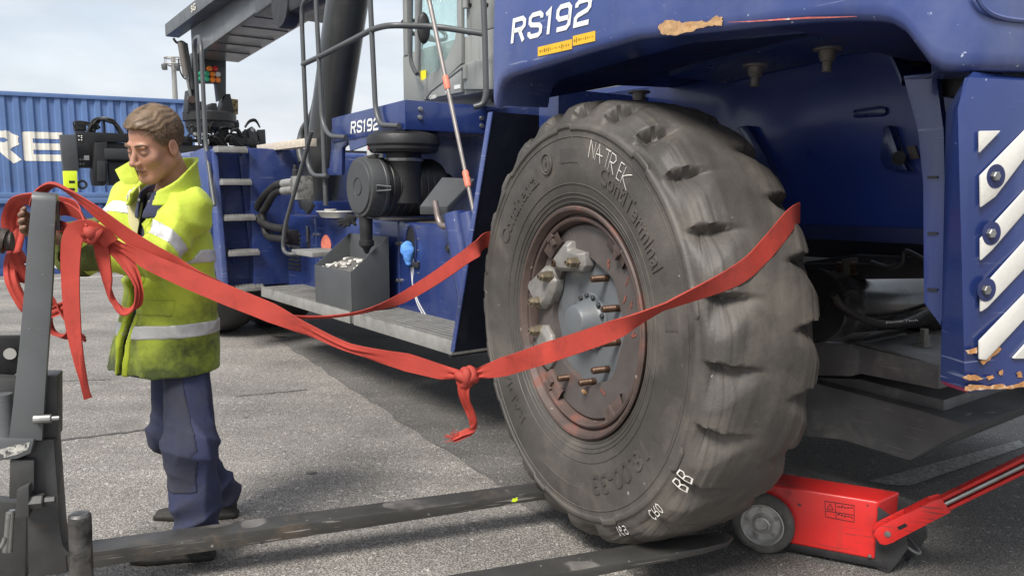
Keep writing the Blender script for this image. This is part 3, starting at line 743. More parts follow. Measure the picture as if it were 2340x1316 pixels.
# louvred vent and latch on the front cover
for k, v in enumerate(np.linspace(530, 608, 9)):
    p0, p1 = m(661, v, y=PY), m(687, v, y=PY)
    b = MB(); b.prism([(p0.x, PY, p0.z), (p0.x, PY + .016, p0.z - .022), (p0.x, PY, p0.z - .03)], (p1.x - p0.x, 0, 0)); b.build('louvre', DGREY, pn1)
p = m(706, 545, y=PY); b = MB(); b.bb((p.x - .03, PY + .001, p.z - .08), (p.x + .03, PY + .008, p.z + .08)); b.build('latch_slot', BLACK, pn1); b = MB(); b.bb((p.x - .012, PY + .008, p.z - .03), (p.x + .012, PY + .022, p.z + .12)); b.build('latch', STEEL, pn1, bevel=.004)
for u, v in ((722, 536), (912, 556), (912, 641)):
    for du in (-4, 4):
        p = m(u + du, v, y=PY); b = MB(); b.lathe([(.016, 0), (.014, .012), (.001, .014)], (p.x, PY, p.z), (0, 1, 0), 12); b.build('cover_bolt', STEEL, pn2)
p = m(745, 556, y=PY + .002); b = MB(); pts = []
for k in range(18):
    a = 2 * math.pi * k / 18; pts.append((p.x + .105 * math.cos(a) * (1 - .25 * math.sin(a)), PY + .001, p.z + .075 * math.sin(a)))
b.prism(pts, (0, .003, 0)); b.build('reflector', ORANGE_T, pn2)
# oval filler hole with a blue rag stuffed in
hx = m(940, 562, y=PY); b = MB()
b.loft([[(hx.x + rx * math.cos(a), PY + dy, hx.z + rz * math.sin(a)) for a in np.linspace(0, 2 * math.pi, 28, False)] for rx, rz, dy in ((.085, .155, 0), (.085, .155, .008), (.07, .14, .008), (.068, .138, .002))], True, False); ring = b.build('filler_hole', NAVY_D, pn3)
b = MB(); b.add([(hx.x + .07 * math.cos(a), PY + .003, hx.z + .14 * math.sin(a)) for a in np.linspace(0, 2 * math.pi, 28, False)], [tuple(range(28))]); b.build('hole_dark', BLACK, ring)
b = MB(); b.bb((hx.x - .12, PY, hx.z - .15), (hx.x - .03, PY + .02, hx.z - .11)); b.build('hinge', DGREY, pn3, bevel=.006)
run = mat('white_run', (.66, .66, .66), .6, var=.1, vs=20)
for off, s in ((0, 1), (.02, -1)):
    pts = [m(u, v, y=PY + .002) for u, v in ((938 + off * 300, 590), (940 + off * 200, 620), (943, 652), (952 + off * 200, 690), (968 + off * 300, 722))]
    b = MB(); b.ribbon(catmull(pts, 5), .010, [(1, 0, 0)] * 21, .002); b.build('paint_run', run, pn3)
for k in range(7):
    p = m(956, 520 + k * 26, y=PY); b = MB(); b.lathe([(.008, 0), (.006, .006), (.001, .007)], (p.x, PY, p.z), (0, 1, 0), 8); b.build('rivet', STEEL, pn3)
p = m(1028, 567, y=PY); b = MB(); b.lathe([(.026, 0), (.026, .02), (.02, .026), (.001, .026)], (p.x, PY, p.z), (0, 1, 0), 14); b.build('hatch_lock', DGREY, pn3)
# two blue pipes beside the guard plate
for (u0, v0, u1, v1, r) in ((1042, 488, 1078, 700, .075), (1070, 488, 1092, 600, .055)):
    a, c = m(u0, v0, y=1.5), m(u1, v1, y=1.5); b = MB(); b.tube([a, a.lerp(c, .5), c], r, 16); b.build('guard_pipe', NAVY, RS)
# dark body behind the filter, up to the platform
b = MB(); b.bb((-2.55, .45, 1.28), (1.2, .62, 2.1)); b.build('engine_bulkhead', NAVY, RS)
b = MB(); b.bb((-2.6, .4, 1.25), (-2.45, 1.5, 2.0)); b.build('rear_bulkhead', NAVY, RS)

# --- running boards (galvanised gratings), ladder, front fender
def board(u0, v0, u1, v1, inner, nm):
    pa, pb = m(u0, v0, y=1.6), m(u1, v1, y=1.6); z = .645
    xa, xb = max(pa.x, pb.x), min(pa.x, pb.x)
    mb = MB(); mb.bb((xa, 1.585, z - .085), (xb, 1.60, z)); mb.bb((xa, inner, z - .085), (xb, inner + .012, z)); mb.bb((xa, inner, z - .085), (xa - .012, 1.6, z)); mb.bb((xb, inner, z - .085), (xb + .012, 1.6, z))
    o = mb.build(nm, GALV, RS, bevel=.003)
    g_ = MB(); n = int((xa - xb) / .032)
    for i in range(n + 1):
        x = xb + (xa - xb) * i / n; g_.bb((x - .0035, inner, z - .03), (x + .0035, 1.584, z - .002))
    k = int((1.585 - inner) / .045)
    for j in range(1, k):
        y = inner + (1.585 - inner) * j / k; g_.bb((xa, y - .006, z - .025), (xb, y + .006, z - .001))
    g_.build('grating', GALV, o, smooth=0, kind='stuff')
    t_ = MB()
    for i in range(n):
        x = xb + (xa - xb) * (i + .5) / n; t_.bb((x - .009, 1.586, z), (x + .009, 1.599, z + .008))
    t_.build('serrated_edge', GALV, o, smooth=0, kind='stuff')
    tr = MB(); tr.bb((xa, inner, z - .05), (xb, 1.58, z - .046)); tr.build('board_underside', DGREY, o)
board(596, 655, 800, 722, 1.12, 'running_board'); board(807, 722, 1034, 781, 1.12, 'running_board')
b = MB(); p = m(1030, 800, y=1.6); b.bb((p.x + .05, 1.2, .54), (p.x + .02, 1.585, .60)); b.build('board_bracket', DGREY, RS, bevel=.004)
LX = 1.95
def lx(u, v, x=LX): return m(u, v, x=x)
lad = MB()
sl, sr = [(482, 345), (498, 430), (512, 655)], [(556, 335), (572, 480), (592, 650)]
for s in (sl, sr):
    pts = [lx(u, v) for u, v in s]
    for i in range(2): lad.beam(pts[i], pts[i + 1], .03, .10, (0, 1, 0))
ladder = lad.build('ladder', NAVY, RS, bevel=.004)
for (ua, ub_, v) in ((486, 554, 338), (496, 563, 412), (503, 572, 493), (511, 581, 573), (517, 592, 654)):
    a, c = lx(ua, v), lx(ub_, v - 3)
    b = MB(); b.bb((LX - .16, a.y, a.z - .045), (LX + .02, c.y, a.z - .004)); tr = b.build('tread', GALV, ladder, bevel=.003)
    b = MB()
    for j in range(9):
        yy = a.y + (c.y - a.y) * (j + .5) / 9; b.bb((LX - .15, yy - .008, a.z - .004), (LX + .01, yy + .008, a.z + .012))
    b.build('tread_teeth', GALV, tr, smooth=0, kind='stuff')
# box the ladder stands in and the front body
a = lx(556, 335); w0 = lx(640, 650)
b = MB(); b.bb((LX + .04, .6, .60), (LX + .12, 1.86, a.z - .01)); b.build('ladder_back', NAVY, RS)
b = MB(); b.bb((LX - .10, 1.10, .62), (LX + .1, a.y - .02, a.z - .02)); b.build('front_wall', NAVY, RS, bevel=.01)
b = MB(); b.bb((LX + .12, -1.8, 1.1), (4.3, 1.84, a.z - .02)); b.build('front_fender', NAVY_W, RS, bevel=.05, seg=3)
b = MB(); p0, p1 = m(598, 340, y=1.25), m(712, 340, y=1.25); b.bb((p0.x, 1.2, a.z - .03), (p1.x, 1.3, a.z + .04)); b.build('timber_edge', BONE, RS, bevel=.004)
b = MB(); xx = m(440, 345, y=1.86).x; b.prism([m(u, v, y=1.86) for u, v in ((432, 350), (470, 336), (484, 345), (510, 655), (498, 660), (470, 480))], (0, -.05, 0)); b.build('fender_side', NAVY_W, RS, bevel=.01)
def tyre_simple(cx, cy, r, w, nm):
    mb = MB(); mb.lathe([(r * .5, -w / 2 + .02), (r * .8, -w / 2), (r * .95, -w / 2 + .03), (r, -w / 4), (r, w / 4), (r * .95, w / 2 - .03), (r * .8, w / 2), (r * .5, w / 2 - .04), (.2, w / 2 - .1), (.02, w / 2 - .1)], (cx, cy, r), (0, 1, 0), 48); return mb.build(nm, TREAD, RS)
tyre_simple(3.15, 1.52, .9, .5, 'front_wheel'); tyre_simple(3.15, .9, .9, .5, 'front_wheel')

# --- platform under the cab
P1 = m(925, 228, y=1.3); xF = m(757, 270, y=1.3).x
b = MB(); b.hexa([(P1.x, -.6, 1.93), (P1.x, 1.3, 1.93), (xF, 1.3, 1.90), (xF, -.6, 1.90), (P1.x, -.6, 2.135), (P1.x, 1.3, 2.135), (xF, 1.3, 2.10), (xF, -.6, 2.10)]); plat = b.build('cab_platform', NAVY, RS, bevel=.012)
b = MB(); b.prism([m(u, v, y=1.285) for u, v in ((757, 296), (800, 300), (792, 330), (782, 338), (780, 400), (738, 402), (738, 386), (752, 384), (756, 340))], (0, -.03, 0)); b.build('platform_leg', NAVY, plat, bevel=.004)
b = MB(); b.prism([m(u, v, y=1.29) for u, v in ((792, 300), (925, 292), (925, 300), (800, 345))], (0, -.02, 0)); b.build('platform_gusset', NAVY, plat)
qa, qb = m(802, 306, y=1.3), m(866, 292, y=1.3)
lw2 = (qa.x - qb.x) / tw; lh2 = m(802, 279, y=1.3).z - qa.z
for q in letter_mesh('RS192', .185, lambda x, y: (qa.x - x * lw2, 1.304, qa.z + y * lh2), .16, .16): q.build('letter', WHITE, plat, smooth=0)
for u, v in ((959, 269), (1100, 271), (1100, 288), (960, 250)):
    p = m(u, v, x=P1.x); b = MB(); b.lathe([(.018, 0), (.016, .012), (.001, .014)], (P1.x, p.y, p.z), (-1, 0, 0), 10); b.build('platform_bolt', STEEL, plat)
# flat wings over the deck beyond the platform
b = MB(); b.bb((-2.7, .3, 1.95), (P1.x, .62, 2.13)); b.build('rear_shelf', NAVY, RS)

# --- air filter with pre-cleaner, dust valve, clamps
c0_ = m(817, 428, y=1.52); b = MB()
ax = V(.0, -1, 0)
rr = abs(m(817, 357, y=1.52).z - m(817, 497, y=1.52).z) / 2
b.lathe([(.001, 0), (rr * .25, 0), (rr * .25, .006), (rr * .30, .006), (rr * .31, 0), (rr * .84, 0), (rr * .86, .012), (rr * .97, .014), (rr, .03), (rr, .12), (rr * 1.02, .125), (rr * 1.02, .145), (rr * .985, .15)], c0_, ax, 48); af = b.build('air_filter', mat('filter_lid', (.048, .05, .052), .5, var=.1, vs=5), RS, smooth=35)
b = MB(); pr = [(rr * .985, .15)]
for k in range(7): pr += [(rr * .985, .17 + k * .055), (rr * .97, .175 + k * .055), (rr * .97, .183 + k * .055), (rr * .985, .188 + k * .055)]
pr += [(rr * .985, .60), (rr * .9, .64), (rr * .5, .66), (rr * .5, .75), (.001, .75)]
b.lathe(pr, c0_, ax, 48); b.build('filter_body', mat('filter_black', (.014, .0135, .013), .45, var=.3, vs=5, dirt=((.075, .05, .03), .62, 7, .2)), af, smooth=30)
for a in (R(75), R(-2), R(-80), R(165)):
    p = c0_ + ax * .07 + V(math.cos(a) * rr * -1.0, 0, math.sin(a) * rr); b = MB()
    dx = V(-math.sin(a), 0, -math.cos(a)) * .02
    b.tube([p + dx + ax * -.03, p + dx * .6 + ax * .07 + V(-math.cos(a), 0, math.sin(a)) * .02, p - dx * .6 + ax * .07 + V(-math.cos(a), 0, math.sin(a)) * .02, p - dx + ax * -.03], .006, 6, closed=True); b.build('filter_clamp', STEEL, af)
b = MB(); p = c0_ + ax * .06 + V(0, 0, -rr - .0); b.lathe([(.05, .02), (.045, -.16), (.055, -.165), (.055, -.20), (.03, -.22), (.012, -.26), (.001, -.26)], p, (0, 0, 1), 20); b.build('dust_valve', BLACK, af)
pc = m(922, 330, y=1.2); b = MB()
b.lathe([(.001, .085), (.20, .085), (.25, .06), (.262, .03), (.262, -.005), (.25, -.02), (.25, -.04), (.235, -.06), (.13, -.065), (.13, -.10), (.14, -.10), (.14, -.125), (.13, -.13), (.13, -.42)], (pc.x, pc.y, pc.z), (0, 0, 1), 44); b.build('pre_cleaner', BLACK, af, smooth=35)
b = MB(); b.lathe([(.141, -.10), (.143, -.105), (.143, -.12), (.141, -.125)], (pc.x, pc.y, pc.z), (0, 0, 1), 44, caps=False); b.build('hose_clamp', STEEL, af)
# warning plate on the bulkhead
b = MB(); p0, p1 = m(838, 332, y=.9), m(874, 360, y=.9); b.bb((p0.x, .89, p1.z), (p1.x, .90, p0.z + .02)); wp = b.build('warning_plate', mat('white_plate', (.62, .62, .6), .5), RS)
b = MB(); b.bb((p0.x - .02, .9, p0.z - .0), (p0.x - .11, .9015, p0.z - .04)); b.build('plate_print', LAMP_R, wp)
b = MB()
for k in range(5): b.bb((p0.x - .13, .9, p0.z - .005 - k * .022), (p1.x + .02 + random.uniform(0, .06), .9012, p0.z - .011 - k * .022))
b.build('plate_print', GREY, wp)
# slanted grey battery box lid next to the guard plate
b = MB(); tp_ = [m(u, v, y=yy) for u, v, yy in ((959, 471, 1.48), (1022, 472, 1.30), (1085, 408, 1.0), (1010, 405, 1.2))]
b.prism(tp_, (0, 0, -.055)); b.build('battery_box_lid', GREY, RS, bevel=.006)
b = MB(); p0 = tp_[0]; b.bb((tp_[0].x - .03, 1.35, zt_), (tp_[0].x - .9, .95, tp_[0].z - .04)); b.build('battery_box', DGREY, RS, bevel=.008)
# --- cab
cy = .75
def cb(u, v, y=None): return m(u, v, y=cy if y is None else y)
xr, xf = cb(1135, 120).x, cb(936, 120).x
zb0 = cb(1050, 214).z - .02
zc = 3.55
pl_ = [(xr, cy), (xf + .12, cy), (xf + .02, cy - .06), (xf - .0, cy - .18), (xf, -.75), (xr, -.75)]
b = MB(); b.loft([[(x, y, z) for x, y in pl_] for z in (zb0, zb0 + .42)]); cab = b.build('cab', CABG, RS, bevel=.015)
def frame_poly(outer, inner, y, th, nm, mt, par):
    n = len(outer); mb = MB()
    o_ = [cb(u, v, y) for u, v in outer]; i_ = [cb(u, v, y) for u, v in inner]
    fo = [p + V(0, th, 0) for p in o_]; fi = [p + V(0, th, 0) for p in i_]
    mb.loft([o_, fo, fi, i_], True, False, True); return mb.build(nm, mt, par, bevel=.004)
# door: frame round the tinted pane
outer = [(955, 178), (955, 60), (955, -60), (1062, -60), (1062, 60), (1062, 146), (1010, 196), (972, 226)]
inner = [(962, 176), (965, 60), (968, -45), (1051, -45), (1052, 60), (1046, 98), (1020, 150), (970, 187)]
door = frame_poly(outer, inner, cy + .002, .03, 'door', CABG, cab)
glass = bpy.data.materials.new('tinted_glass'); glass.use_nodes = True
gb = glass.node_tree.nodes['Principled BSDF']; gb.inputs['Base Color'].default_value = (.80, .93, .92, 1); gb.inputs['Transmission Weight'].default_value = .92; gb.inputs['Roughness'].default_value = .03; gb.inputs['IOR'].default_value = 1.1
b = MB(); b.prism([cb(u, v, cy + .008) for u, v in inner], (0, .006, 0)); b.build('door_pane', glass, door, smooth=0)
b = MB(); b.prism([cb(u, v, cy + .002) for u, v in ((972, 226), (1062, 150), (1062, 212), (975, 229))], (0, .03, 0)); b.build('door_panel', CABG, door, bevel=.006)
b = MB(); b.tube([cb(u, v, cy + .034) for u, v in ((974, 224), (985, 208), (1062, 150))], .008, 6); b.build('door_crease', CABG, door)
for v in (165, 3):
    b = MB(); b.lathe([(.022, -.05), (.022, .05), (.001, .05)], cb(1064, v, cy + .03), (0, 0, 1), 12); b.build('hinge', CABG, cab)
b = MB(); b.prism([cb(u, v, cy + .016) for u, v in ((961, 163), (974, 160), (974, 182), (962, 185))], (0, .002, 0)); b.build('yellow_sticker', mat('bright_yellow', (.85, .72, .02), .5), door)
for (u, v, w, h) in ((1019, 214, 9, 20), (1038, 205, 14, 12)):
    p0 = cb(u, v, cy + .034); p1 = cb(u + w, v - h, cy + .034); b = MB(); b.bb((p0.x, cy + .033, p0.z), (p1.x, cy + .036, p1.z)); b.build('door_label', WHITE, door)
p0 = cb(982, 226, cy + .034); b = text_mesh('CABIN', lambda x, y, z: (p0.x - x * .035, cy + .036, p0.z + y * .04 - .005), bold=.02); b.build('door_label', WHITE, door, smooth=0)
# rear half of the cab side, window post, far side windows
b = MB(); xa = cb(1064, 100).x
b.bb((xr - .0, -.75, zb0 + .42), (xa - .004, cy, zc)); rp = b.build('rear_cab_panel', CABG, cab, bevel=.02)
for u, v in ((1076, 12), (1114, 12)):
    b = MB(); b.lathe([(.014, 0), (.012, .01), (.001, .012)], cb(u, v, cy), (0, 1, 0), 10); b.build('panel_bolt', BLACK, rp)
b = MB(); b.prism([cb(u, v, cy) for u, v in ((1072, 146), (1090, 138), (1140, 138), (1140, 206), (1066, 206), (1066, 150))], (0, .03, 0)); b.build('lower_cab_panel', CABG, cab, bevel=.02)
b = MB()
for y in (cy - .04, -.73): b.bb((xf + .02, y, zb0 + .4), (xf + .09, y + .05, zc))
b.bb((xf + .02, -.73, zc - .1), (xr, cy, zc)); b.build('cab_frame', CABG, cab, bevel=.01)
b = MB(); b.bb((xf + .05, -.7, zb0 + .42), (xf + .056, cy - .05, zc - .1)); b.build('windscreen', glass, cab, smooth=0)
b = MB(); b.bb((xf, -.745, zb0 + .42), (xa, -.739, zc - .1)); b.build('far_window', glass, cab, smooth=0)
# seat and steering wheel inside
b = MB(); xs = (xf + xa) / 2 - .1; b.bb((xs - .25, -.3, zb0 + .1), (xs + .2, .25, zb0 + .45)); b.bb((xs - .35, -.28, zb0 + .4), (xs - .2, .23, zb0 + 1.15)); b.build('driver_seat', BLACK, cab, bevel=.05, seg=3)
b = MB(); pw = m(970, 70, y=.35); an = V(-.55, 0, .83)
u1 = an.cross(V(0, 1, 0)).normalized(); w1 = V(0, 1, 0)
b.tube([pw + (u1 * math.cos(a) + w1 * math.sin(a)) * .2 for a in np.linspace(0, 2 * math.pi, 28, False)], .018, 8, closed=True); b.tube([pw, pw - an * .35], .03, 8); b.tube([pw - u1 * .2, pw + u1 * .2], .015, 6); b.build('steering_wheel', BLACK, cab)
# oval mirror by the door and grab rail on the front corner
pm = m(968, 65, y=.95); b = MB()
b.lathe([(.001, .02), (.035, .02), (.046, .012), (.050, 0), (.045, -.02), (.02, -.03), (.001, -.03)], (0, 0, 0), (-1, .35, 0), 24); b.v = [(pm.x + v[0], pm.y + v[1], pm.z + v[2] * 2.3) for v in b.v]; b.build('mirror', BLACK, cab)
b = MB(); b.tube(rounded([cb(u, v, cy + .12) for u, v in ((940, -40), (938, 140), (947, 162), (953, 170))], .06), .016, 8); b.build('grab_rail', GREY, cab)
b = MB(); b.prism([m(u, v, y=.5) for u, v in ((1120, 150), (1132, 100), (1142, 110), (1135, 230), (1122, 235))], (0, -.06, 0)); b.build('cab_bracket', BLACK, cab, bevel=.01)

# --- hand rails on the platform
def rail(pts, r, nm='hand_rail', yy=1.34, rad=.10):
    mb = MB(); mb.tube(rounded([m(p[0], p[1], y=p[2] if len(p) > 2 else yy) for p in pts], rad), r, 10); return mb.build(nm, GREY, RS)
rail([(912, 288, 1.33), (868, 286, 1.34), (858, 250, 1.34), (846, 0, 1.34), (843, -80, 1.34)], .019)
rail([(790, 314, 1.33), (752, 312, 1.36), (736, 280, 1.36), (722, 0, 1.36), (720, -80, 1.36)], .019)
rail([(692, 148, 1.36), (735, 128, 1.36), (855, 66, 1.34), (890, 58, 1.34), (1000, 62, 1.05), (1106, 78, .88)], .021)
rail([(1083, 245, .95), (1104, 240, .9), (1111, 215, .88), (1108, 80, .88), (1102, -60, .88)], .021)
rail([(748, 402, 1.33), (716, 402, 1.36), (704, 380, 1.36), (690, 60, 1.36), (690, 10, 1.36), (720, -20, 1.36)], .019)
rail([(745, 470, 1.3), (742, 390, 1.3), (735, 200, 1.3)], .022)
rail([(770, -60, 1.0), (745, 60, 1.0), (728, 200, 1.0), (716, 262, 1.0), (690, 300, 1.0), (683, 340, 1.05), (690, 372, 1.05)], .035, 'boom_hose')
rail([(712, 300, 1.55), (700, 345, 1.55), (650, 520, 1.6), (646, 572, 1.6), (660, 582, 1.6), (690, 580, 1.5)], .017)
# tall loop of the ladder rails
b = MB(); q = [(490, 470), (470, 330), (460, 110), (455, 84), (446, 90), (445, 110), (457, 330)]
b.tube(rounded([m(u, v, y=yy) for (u, v), yy in zip(q, (1.9, 1.88, 1.86, 1.84, 1.78, 1.76, 1.72))], .08), .020, 10); b.build('ladder_rail', GREY, RS)
# tiny stand step and small plate beside the rail
b = MB(); p0, p1 = m(674, 572, y=1.52), m(722, 592, y=1.52); b.hexa([(p0.x, 1.25, p0.z - .03), (p1.x, 1.25, p0.z - .03), (p1.x, 1.55, p0.z - .03), (p0.x, 1.55, p0.z - .03), (p0.x, 1.25, p0.z + .01), (p1.x, 1.25, p0.z + .01), (p1.x, 1.55, p0.z + .01), (p0.x, 1.55, p0.z + .01)]); b.build('foot_step', GALV, RS, bevel=.005)

# --- lift cylinder, hoses, coupling block
def cyl(nm, u0, v0, u1, v1, y, r0, r1, mt, n=32):
    a, c = m(u0, v0, y=y), m(u1, v1, y=y); mb = MB(); d = (c - a); mb.lathe([(r0 * .6, -.03), (r0 * .96, -.02), (r0, 0), (r0, .08), (r0 * .97, .1), (r1 * .97, d.length), (.01, d.length)], a, d, n); return mb.build(nm, mt, RS)
CYL = mat('cylinder_grey', (.030, .032, .034), .36, coat=.25, var=.12, vs=3, dirt=((.07, .068, .065), .6, 3, .25))
cyl('lift_cylinder', 726, 470, 812, -120, .95, .185, .185, CYL)
b = MB(); b.bb((1.3, .75, 1.25), (1.95, 1.12, 1.42)); b.build('cylinder_foot', NAVY, RS, bevel=.02)
for (k, v0, v1) in ((0, 418, 520), (1, 434, 545)):
    pts = [(664, v0), (630, v0 + 6), (596 + k * 12, v0 + 40), (586 + k * 14, 490), (604 + k * 6, v1 - 8), (640, v1 + 2 - k * 2), (652, v1)]
    b = MB(); b.tube(catmull([m(u, v, y=1.48 - .02 * k) for u, v in pts], 6), .034, 12); h = b.build('hydraulic_hose', HOSE, RS)
    a, c = m(648, v0 + 2, y=1.48), m(672, v0 - 1, y=1.48); b = MB(); b.tube([a, c], .038, 12); b.build('hose_end', GALV, h)
b = MB(); p = m(684, 430, y=1.45); b.bb((p.x - .07, 1.35, p.z - .10), (p.x + .07, 1.5, p.z + .10)); cbk = b.build('coupling_block', mat('valve_grey', (.20, .20, .19), .5, var=.2, vs=14, dirt=((.08, .08, .08), .5, 20, .1)), RS, bevel=.012)
b = MB(); b.lathe([(.03, 0), (.03, .06), (.02, .07), (.02, .11), (.001, .11)], m(676, 406, y=1.45), (0, 0, 1), 12); b.build('coupling_cap', BLACK, cbk)
b = MB(); b.prism([m(u, v, y=1.3) for u, v in ((690, 440), (712, 470), (700, 490), (688, 470))], (0, -.04, 0)); b.build('coupling_bracket', GREY, cbk, bevel=.006)
b = MB(); b.bb((m(660, 560, y=1.4).x, 1.3, m(660, 560, y=1.4).z), (m(645, 525, y=1.4).x, 1.42, m(645, 525, y=1.4).z)); b.build('hose_clamp_block', BLACK, RS, bevel=.01)
b = MB(); b.tube(catmull([m(u, v, y=1.44) for u, v in ((665, 565), (630, 540), (600, 500), (582, 440), (590, 420))], 6), .008, 6); b.build('thin_line', BLACK, RS)

# --- boom, its head and the spreader
yb = .38
t0 = m(438, 134, y=yb); t1 = m(597, 20, y=yb)
bd = (t1 - t0).normalized()
zt0 = m(408, 104, y=yb)
hb = .62
a, c = t0, t0 + bd * 9.5
b = MB(); b.hexa([V(a.x, -yb, a.z), V(a.x, yb, a.z), V(a.x, yb, a.z + hb), V(a.x, -yb, a.z + hb), V(c.x, -yb, c.z), V(c.x, yb, c.z), V(c.x, yb, c.z + hb), V(c.x, -yb, c.z + hb)]); boom = b.build('boom', mat('boom_grey', (.125, .130, .134), .36, coat=.2, var=.12, vs=1.5, dirt=((.07, .07, .07), .56, 2, .3), streak=((.17, .17, .17), .6, 6)), RS, bevel=.03)
b = MB()
for k in range(7):
    p = a + bd * (.7 + k * .55); b.bb((p.x - .012, -yb + .05, p.z - .008), (p.x + .012, yb - .05, p.z + .004))
b.build('weld_seam', DGREY, boom, kind='stuff')
tr0, tr1 = m(393, 72, y=yb + .12), m(500, -8, y=yb + .12); dd = (tr1 - tr0)
b = MB(); b.beam(tr0, tr0 + dd * 4, .22, .20); b.build('cable_tray', GREY, boom, bevel=.015)
b = MB(); pq = tr0 + dd * .62; t = text_mesh('SG', lambda x, y, z: pq + dd.normalized() * (x * .22) + V(0, .118, y * .13 - .04), bold=.02); t.build('tray_lettering', WHITE_C, boom, smooth=0)
# outer boom section and lift eye
p2 = m(600, 30, y=yb)
b = MB(); q0 = a + bd * (p2.x - a.x) * (1 / bd.x); q1 = q0 + bd * 7
e = .10
b.hexa([V(q0.x, -yb - e, q0.z - e), V(q0.x, yb + e, q0.z - e), V(q0.x, yb + e, q0.z + hb + e), V(q0.x, -yb - e, q0.z + hb + e), V(q1.x, -yb - e, q1.z - e), V(q1.x, yb + e, q1.z - e), V(q1.x, yb + e, q1.z + hb + e), V(q1.x, -yb - e, q1.z + hb + e)]); b.build('outer_boom', DGREY, RS, bevel=.03)
pe = m(640, 10, y=.75); b = MB(); b.lathe([(.001, -.02), (.24, -.02), (.25, 0), (.25, .12), (.24, .14), (.001, .14)], (pe.x, .62, pe.z), (0, 1, 0), 32); b.build('lift_eye', BLACK, RS)
b = MB(); b.bb((pe.x - 1.2, .55, pe.z - .13), (pe.x, .75, pe.z + .5)); b.build('lift_eye_plate', BLACK, RS, bevel=.06)
# boom head hanging down with the lamp cluster
hx0 = t0.x + .15
def hd(u, v): return m(u, v, x=hx0)
b = MB(); oL, oR = hd(440, 128), hd(516, 140)
b.prism([hd(u, v) for u, v in ((440, 120), (517, 125), (517, 215), (500, 232), (495, 190), (455, 190), (455, 232), (436, 215))], (.18, 0, 0)); head = b.build('boom_head', DGREY, RS, bevel=.012)
LM = {'o': LAMP_O, 'r': LAMP_R, 'g': LAMP_G, 'w': LAMP_W}
for (u, v, k) in ((478, 158, 'o'), (491, 158, 'r'), (459, 170, 'g'), (472, 170, 'g'), (485, 171, 'o'), (497, 171, 'w'), (459, 182, 'g'), (472, 182, 'g'), (485, 184, 'o'), (497, 184, 'o')):
    p = hd(u, v); b = MB(); b.lathe([(.045, 0), (.045, .03), (.035, .045), (.001, .05)], (hx0 - .002, p.y, p.z), (-1, 0, 0), 16); b.build('signal_lamp', LM[k], head)
for (u0, v0, u1, v1, r, mt) in ((413, 98, 426, 175, .055, mat('damper_grey', (.14, .125, .115), .5)), (426, 172, 437, 228, .022, STEEL), (424, 100, 440, 205, .035, DGREY)):
    b = MB(); b.tube([hd(u0, v0), hd(u1, v1)], r, 12); b.build('damping_cylinder', mt, head)
b = MB(); b.tube(catmull([hd(u, v) for u, v in ((396, 88), (404, 98), (416, 96), (428, 104))], 5), .02, 8); b.build('head_hose', HOSE, head)
b = MB(); b.tube(catmull([hd(u, v) for u, v in ((408, 135), (410, 158), (418, 176), (426, 182))], 5), .012, 6); b.build('head_hose', HOSE, head)
# rotator below the head
pr_ = m(487, 262, y=0.0); pr_.x = hx0 + .1
def rx_(u, v, dx=0.0): return m(u, v, x=hx0 + dx)
b = MB(); zz0, zz1 = rx_(487, 278).z, rx_(487, 258).z; rc = rx_(487, 268)
rw = abs(rx_(428, 268).y - rx_(548, 268).y) / 2
b.lathe([(rw * .4, zz0 - rc.z - .12), (rw * .9, zz0 - rc.z - .1), (rw * .92, zz0 - rc.z), (rw, zz0 - rc.z + .01), (rw, zz1 - rc.z), (rw * .8, zz1 - rc.z + .03), (rw * .3, zz1 - rc.z + .05)], (hx0 + .2, rc.y, rc.z), (0, 0, 1), 36); rot = b.build('rotator', BLACK, RS, smooth=30)
for (ua, ub_, va, vb_) in ((428, 450, 205, 258), (505, 536, 215, 258), (452, 475, 232, 258), (478, 500, 236, 258)):
    p0, p1 = rx_(ua, vb_), rx_(ub_, va); b = MB(); b.prism([rx_(ua, vb_), rx_(ub_, vb_), rx_((ua + ub_) / 2 + 6, va), rx_((ua + ub_) / 2 - 6, va)], (.3, 0, 0)); b.build('rotator_lug', BLACK, rot, bevel=.01)
p = rx_(437, 228, -.05); b = MB(); b.lathe([(.06, -.04), (.06, .04), (.001, .04)], p, (1, 0, 0), 16); b.build('pivot_pin', mat('pin_brown', (.07, .045, .04), .5), rot)
b = MB(); b.prism([rx_(u, v, .25) for u, v in ((528, 226), (544, 228), (544, 262), (528, 262))], (.02, 0, 0)); b.build('striped_plate', mat('worn_stripes', (.35, .25, .1), .6, var=.3, vs=9, dirt=((.02, .02, .02), .5, 9, .05)), rot)
# cluttered hydraulic gear round the rotator
cl = MB(); rr_ = random.Random(3)
for k in range(46):
    u, v = rr_.uniform(415, 600), rr_.uniform(283, 332)
    if u > 560 and v < 300: continue
    p = rx_(u, v, rr_.uniform(-.1, .35)); s = (rr_.uniform(.05, .25), rr_.uniform(.05, .24), rr_.uniform(.05, .16)); cl.box(p, s)
cl.build('valve_gear', BLACK, rot, bevel=.008, kind='stuff')
for k in range(16):
    u, v = rr_.uniform(420, 560), rr_.uniform(292, 326); w = rr_.uniform(12, 34)
    b = MB(); b.tube(catmull([rx_(u, v, -.15), rx_(u + w * .4, v - rr_.uniform(4, 16), -.2), rx_(u + w, v + rr_.uniform(-6, 12), -.15), rx_(u + w * 1.3, v + 14, -.1)], 6), .014, 6); b.build('gear_hose', HOSE, rot)
for u, v in ((469, 318), (473, 327), (447, 308), (463, 309)):
    b = MB(); b.lathe([(.001, -.05), (.04, -.03), (.045, 0), (.03, .03), (.001, .04)], rx_(u, v, -.25), (-1, 0, .2), 12); b.build('gear_fitting', STEEL, rot)
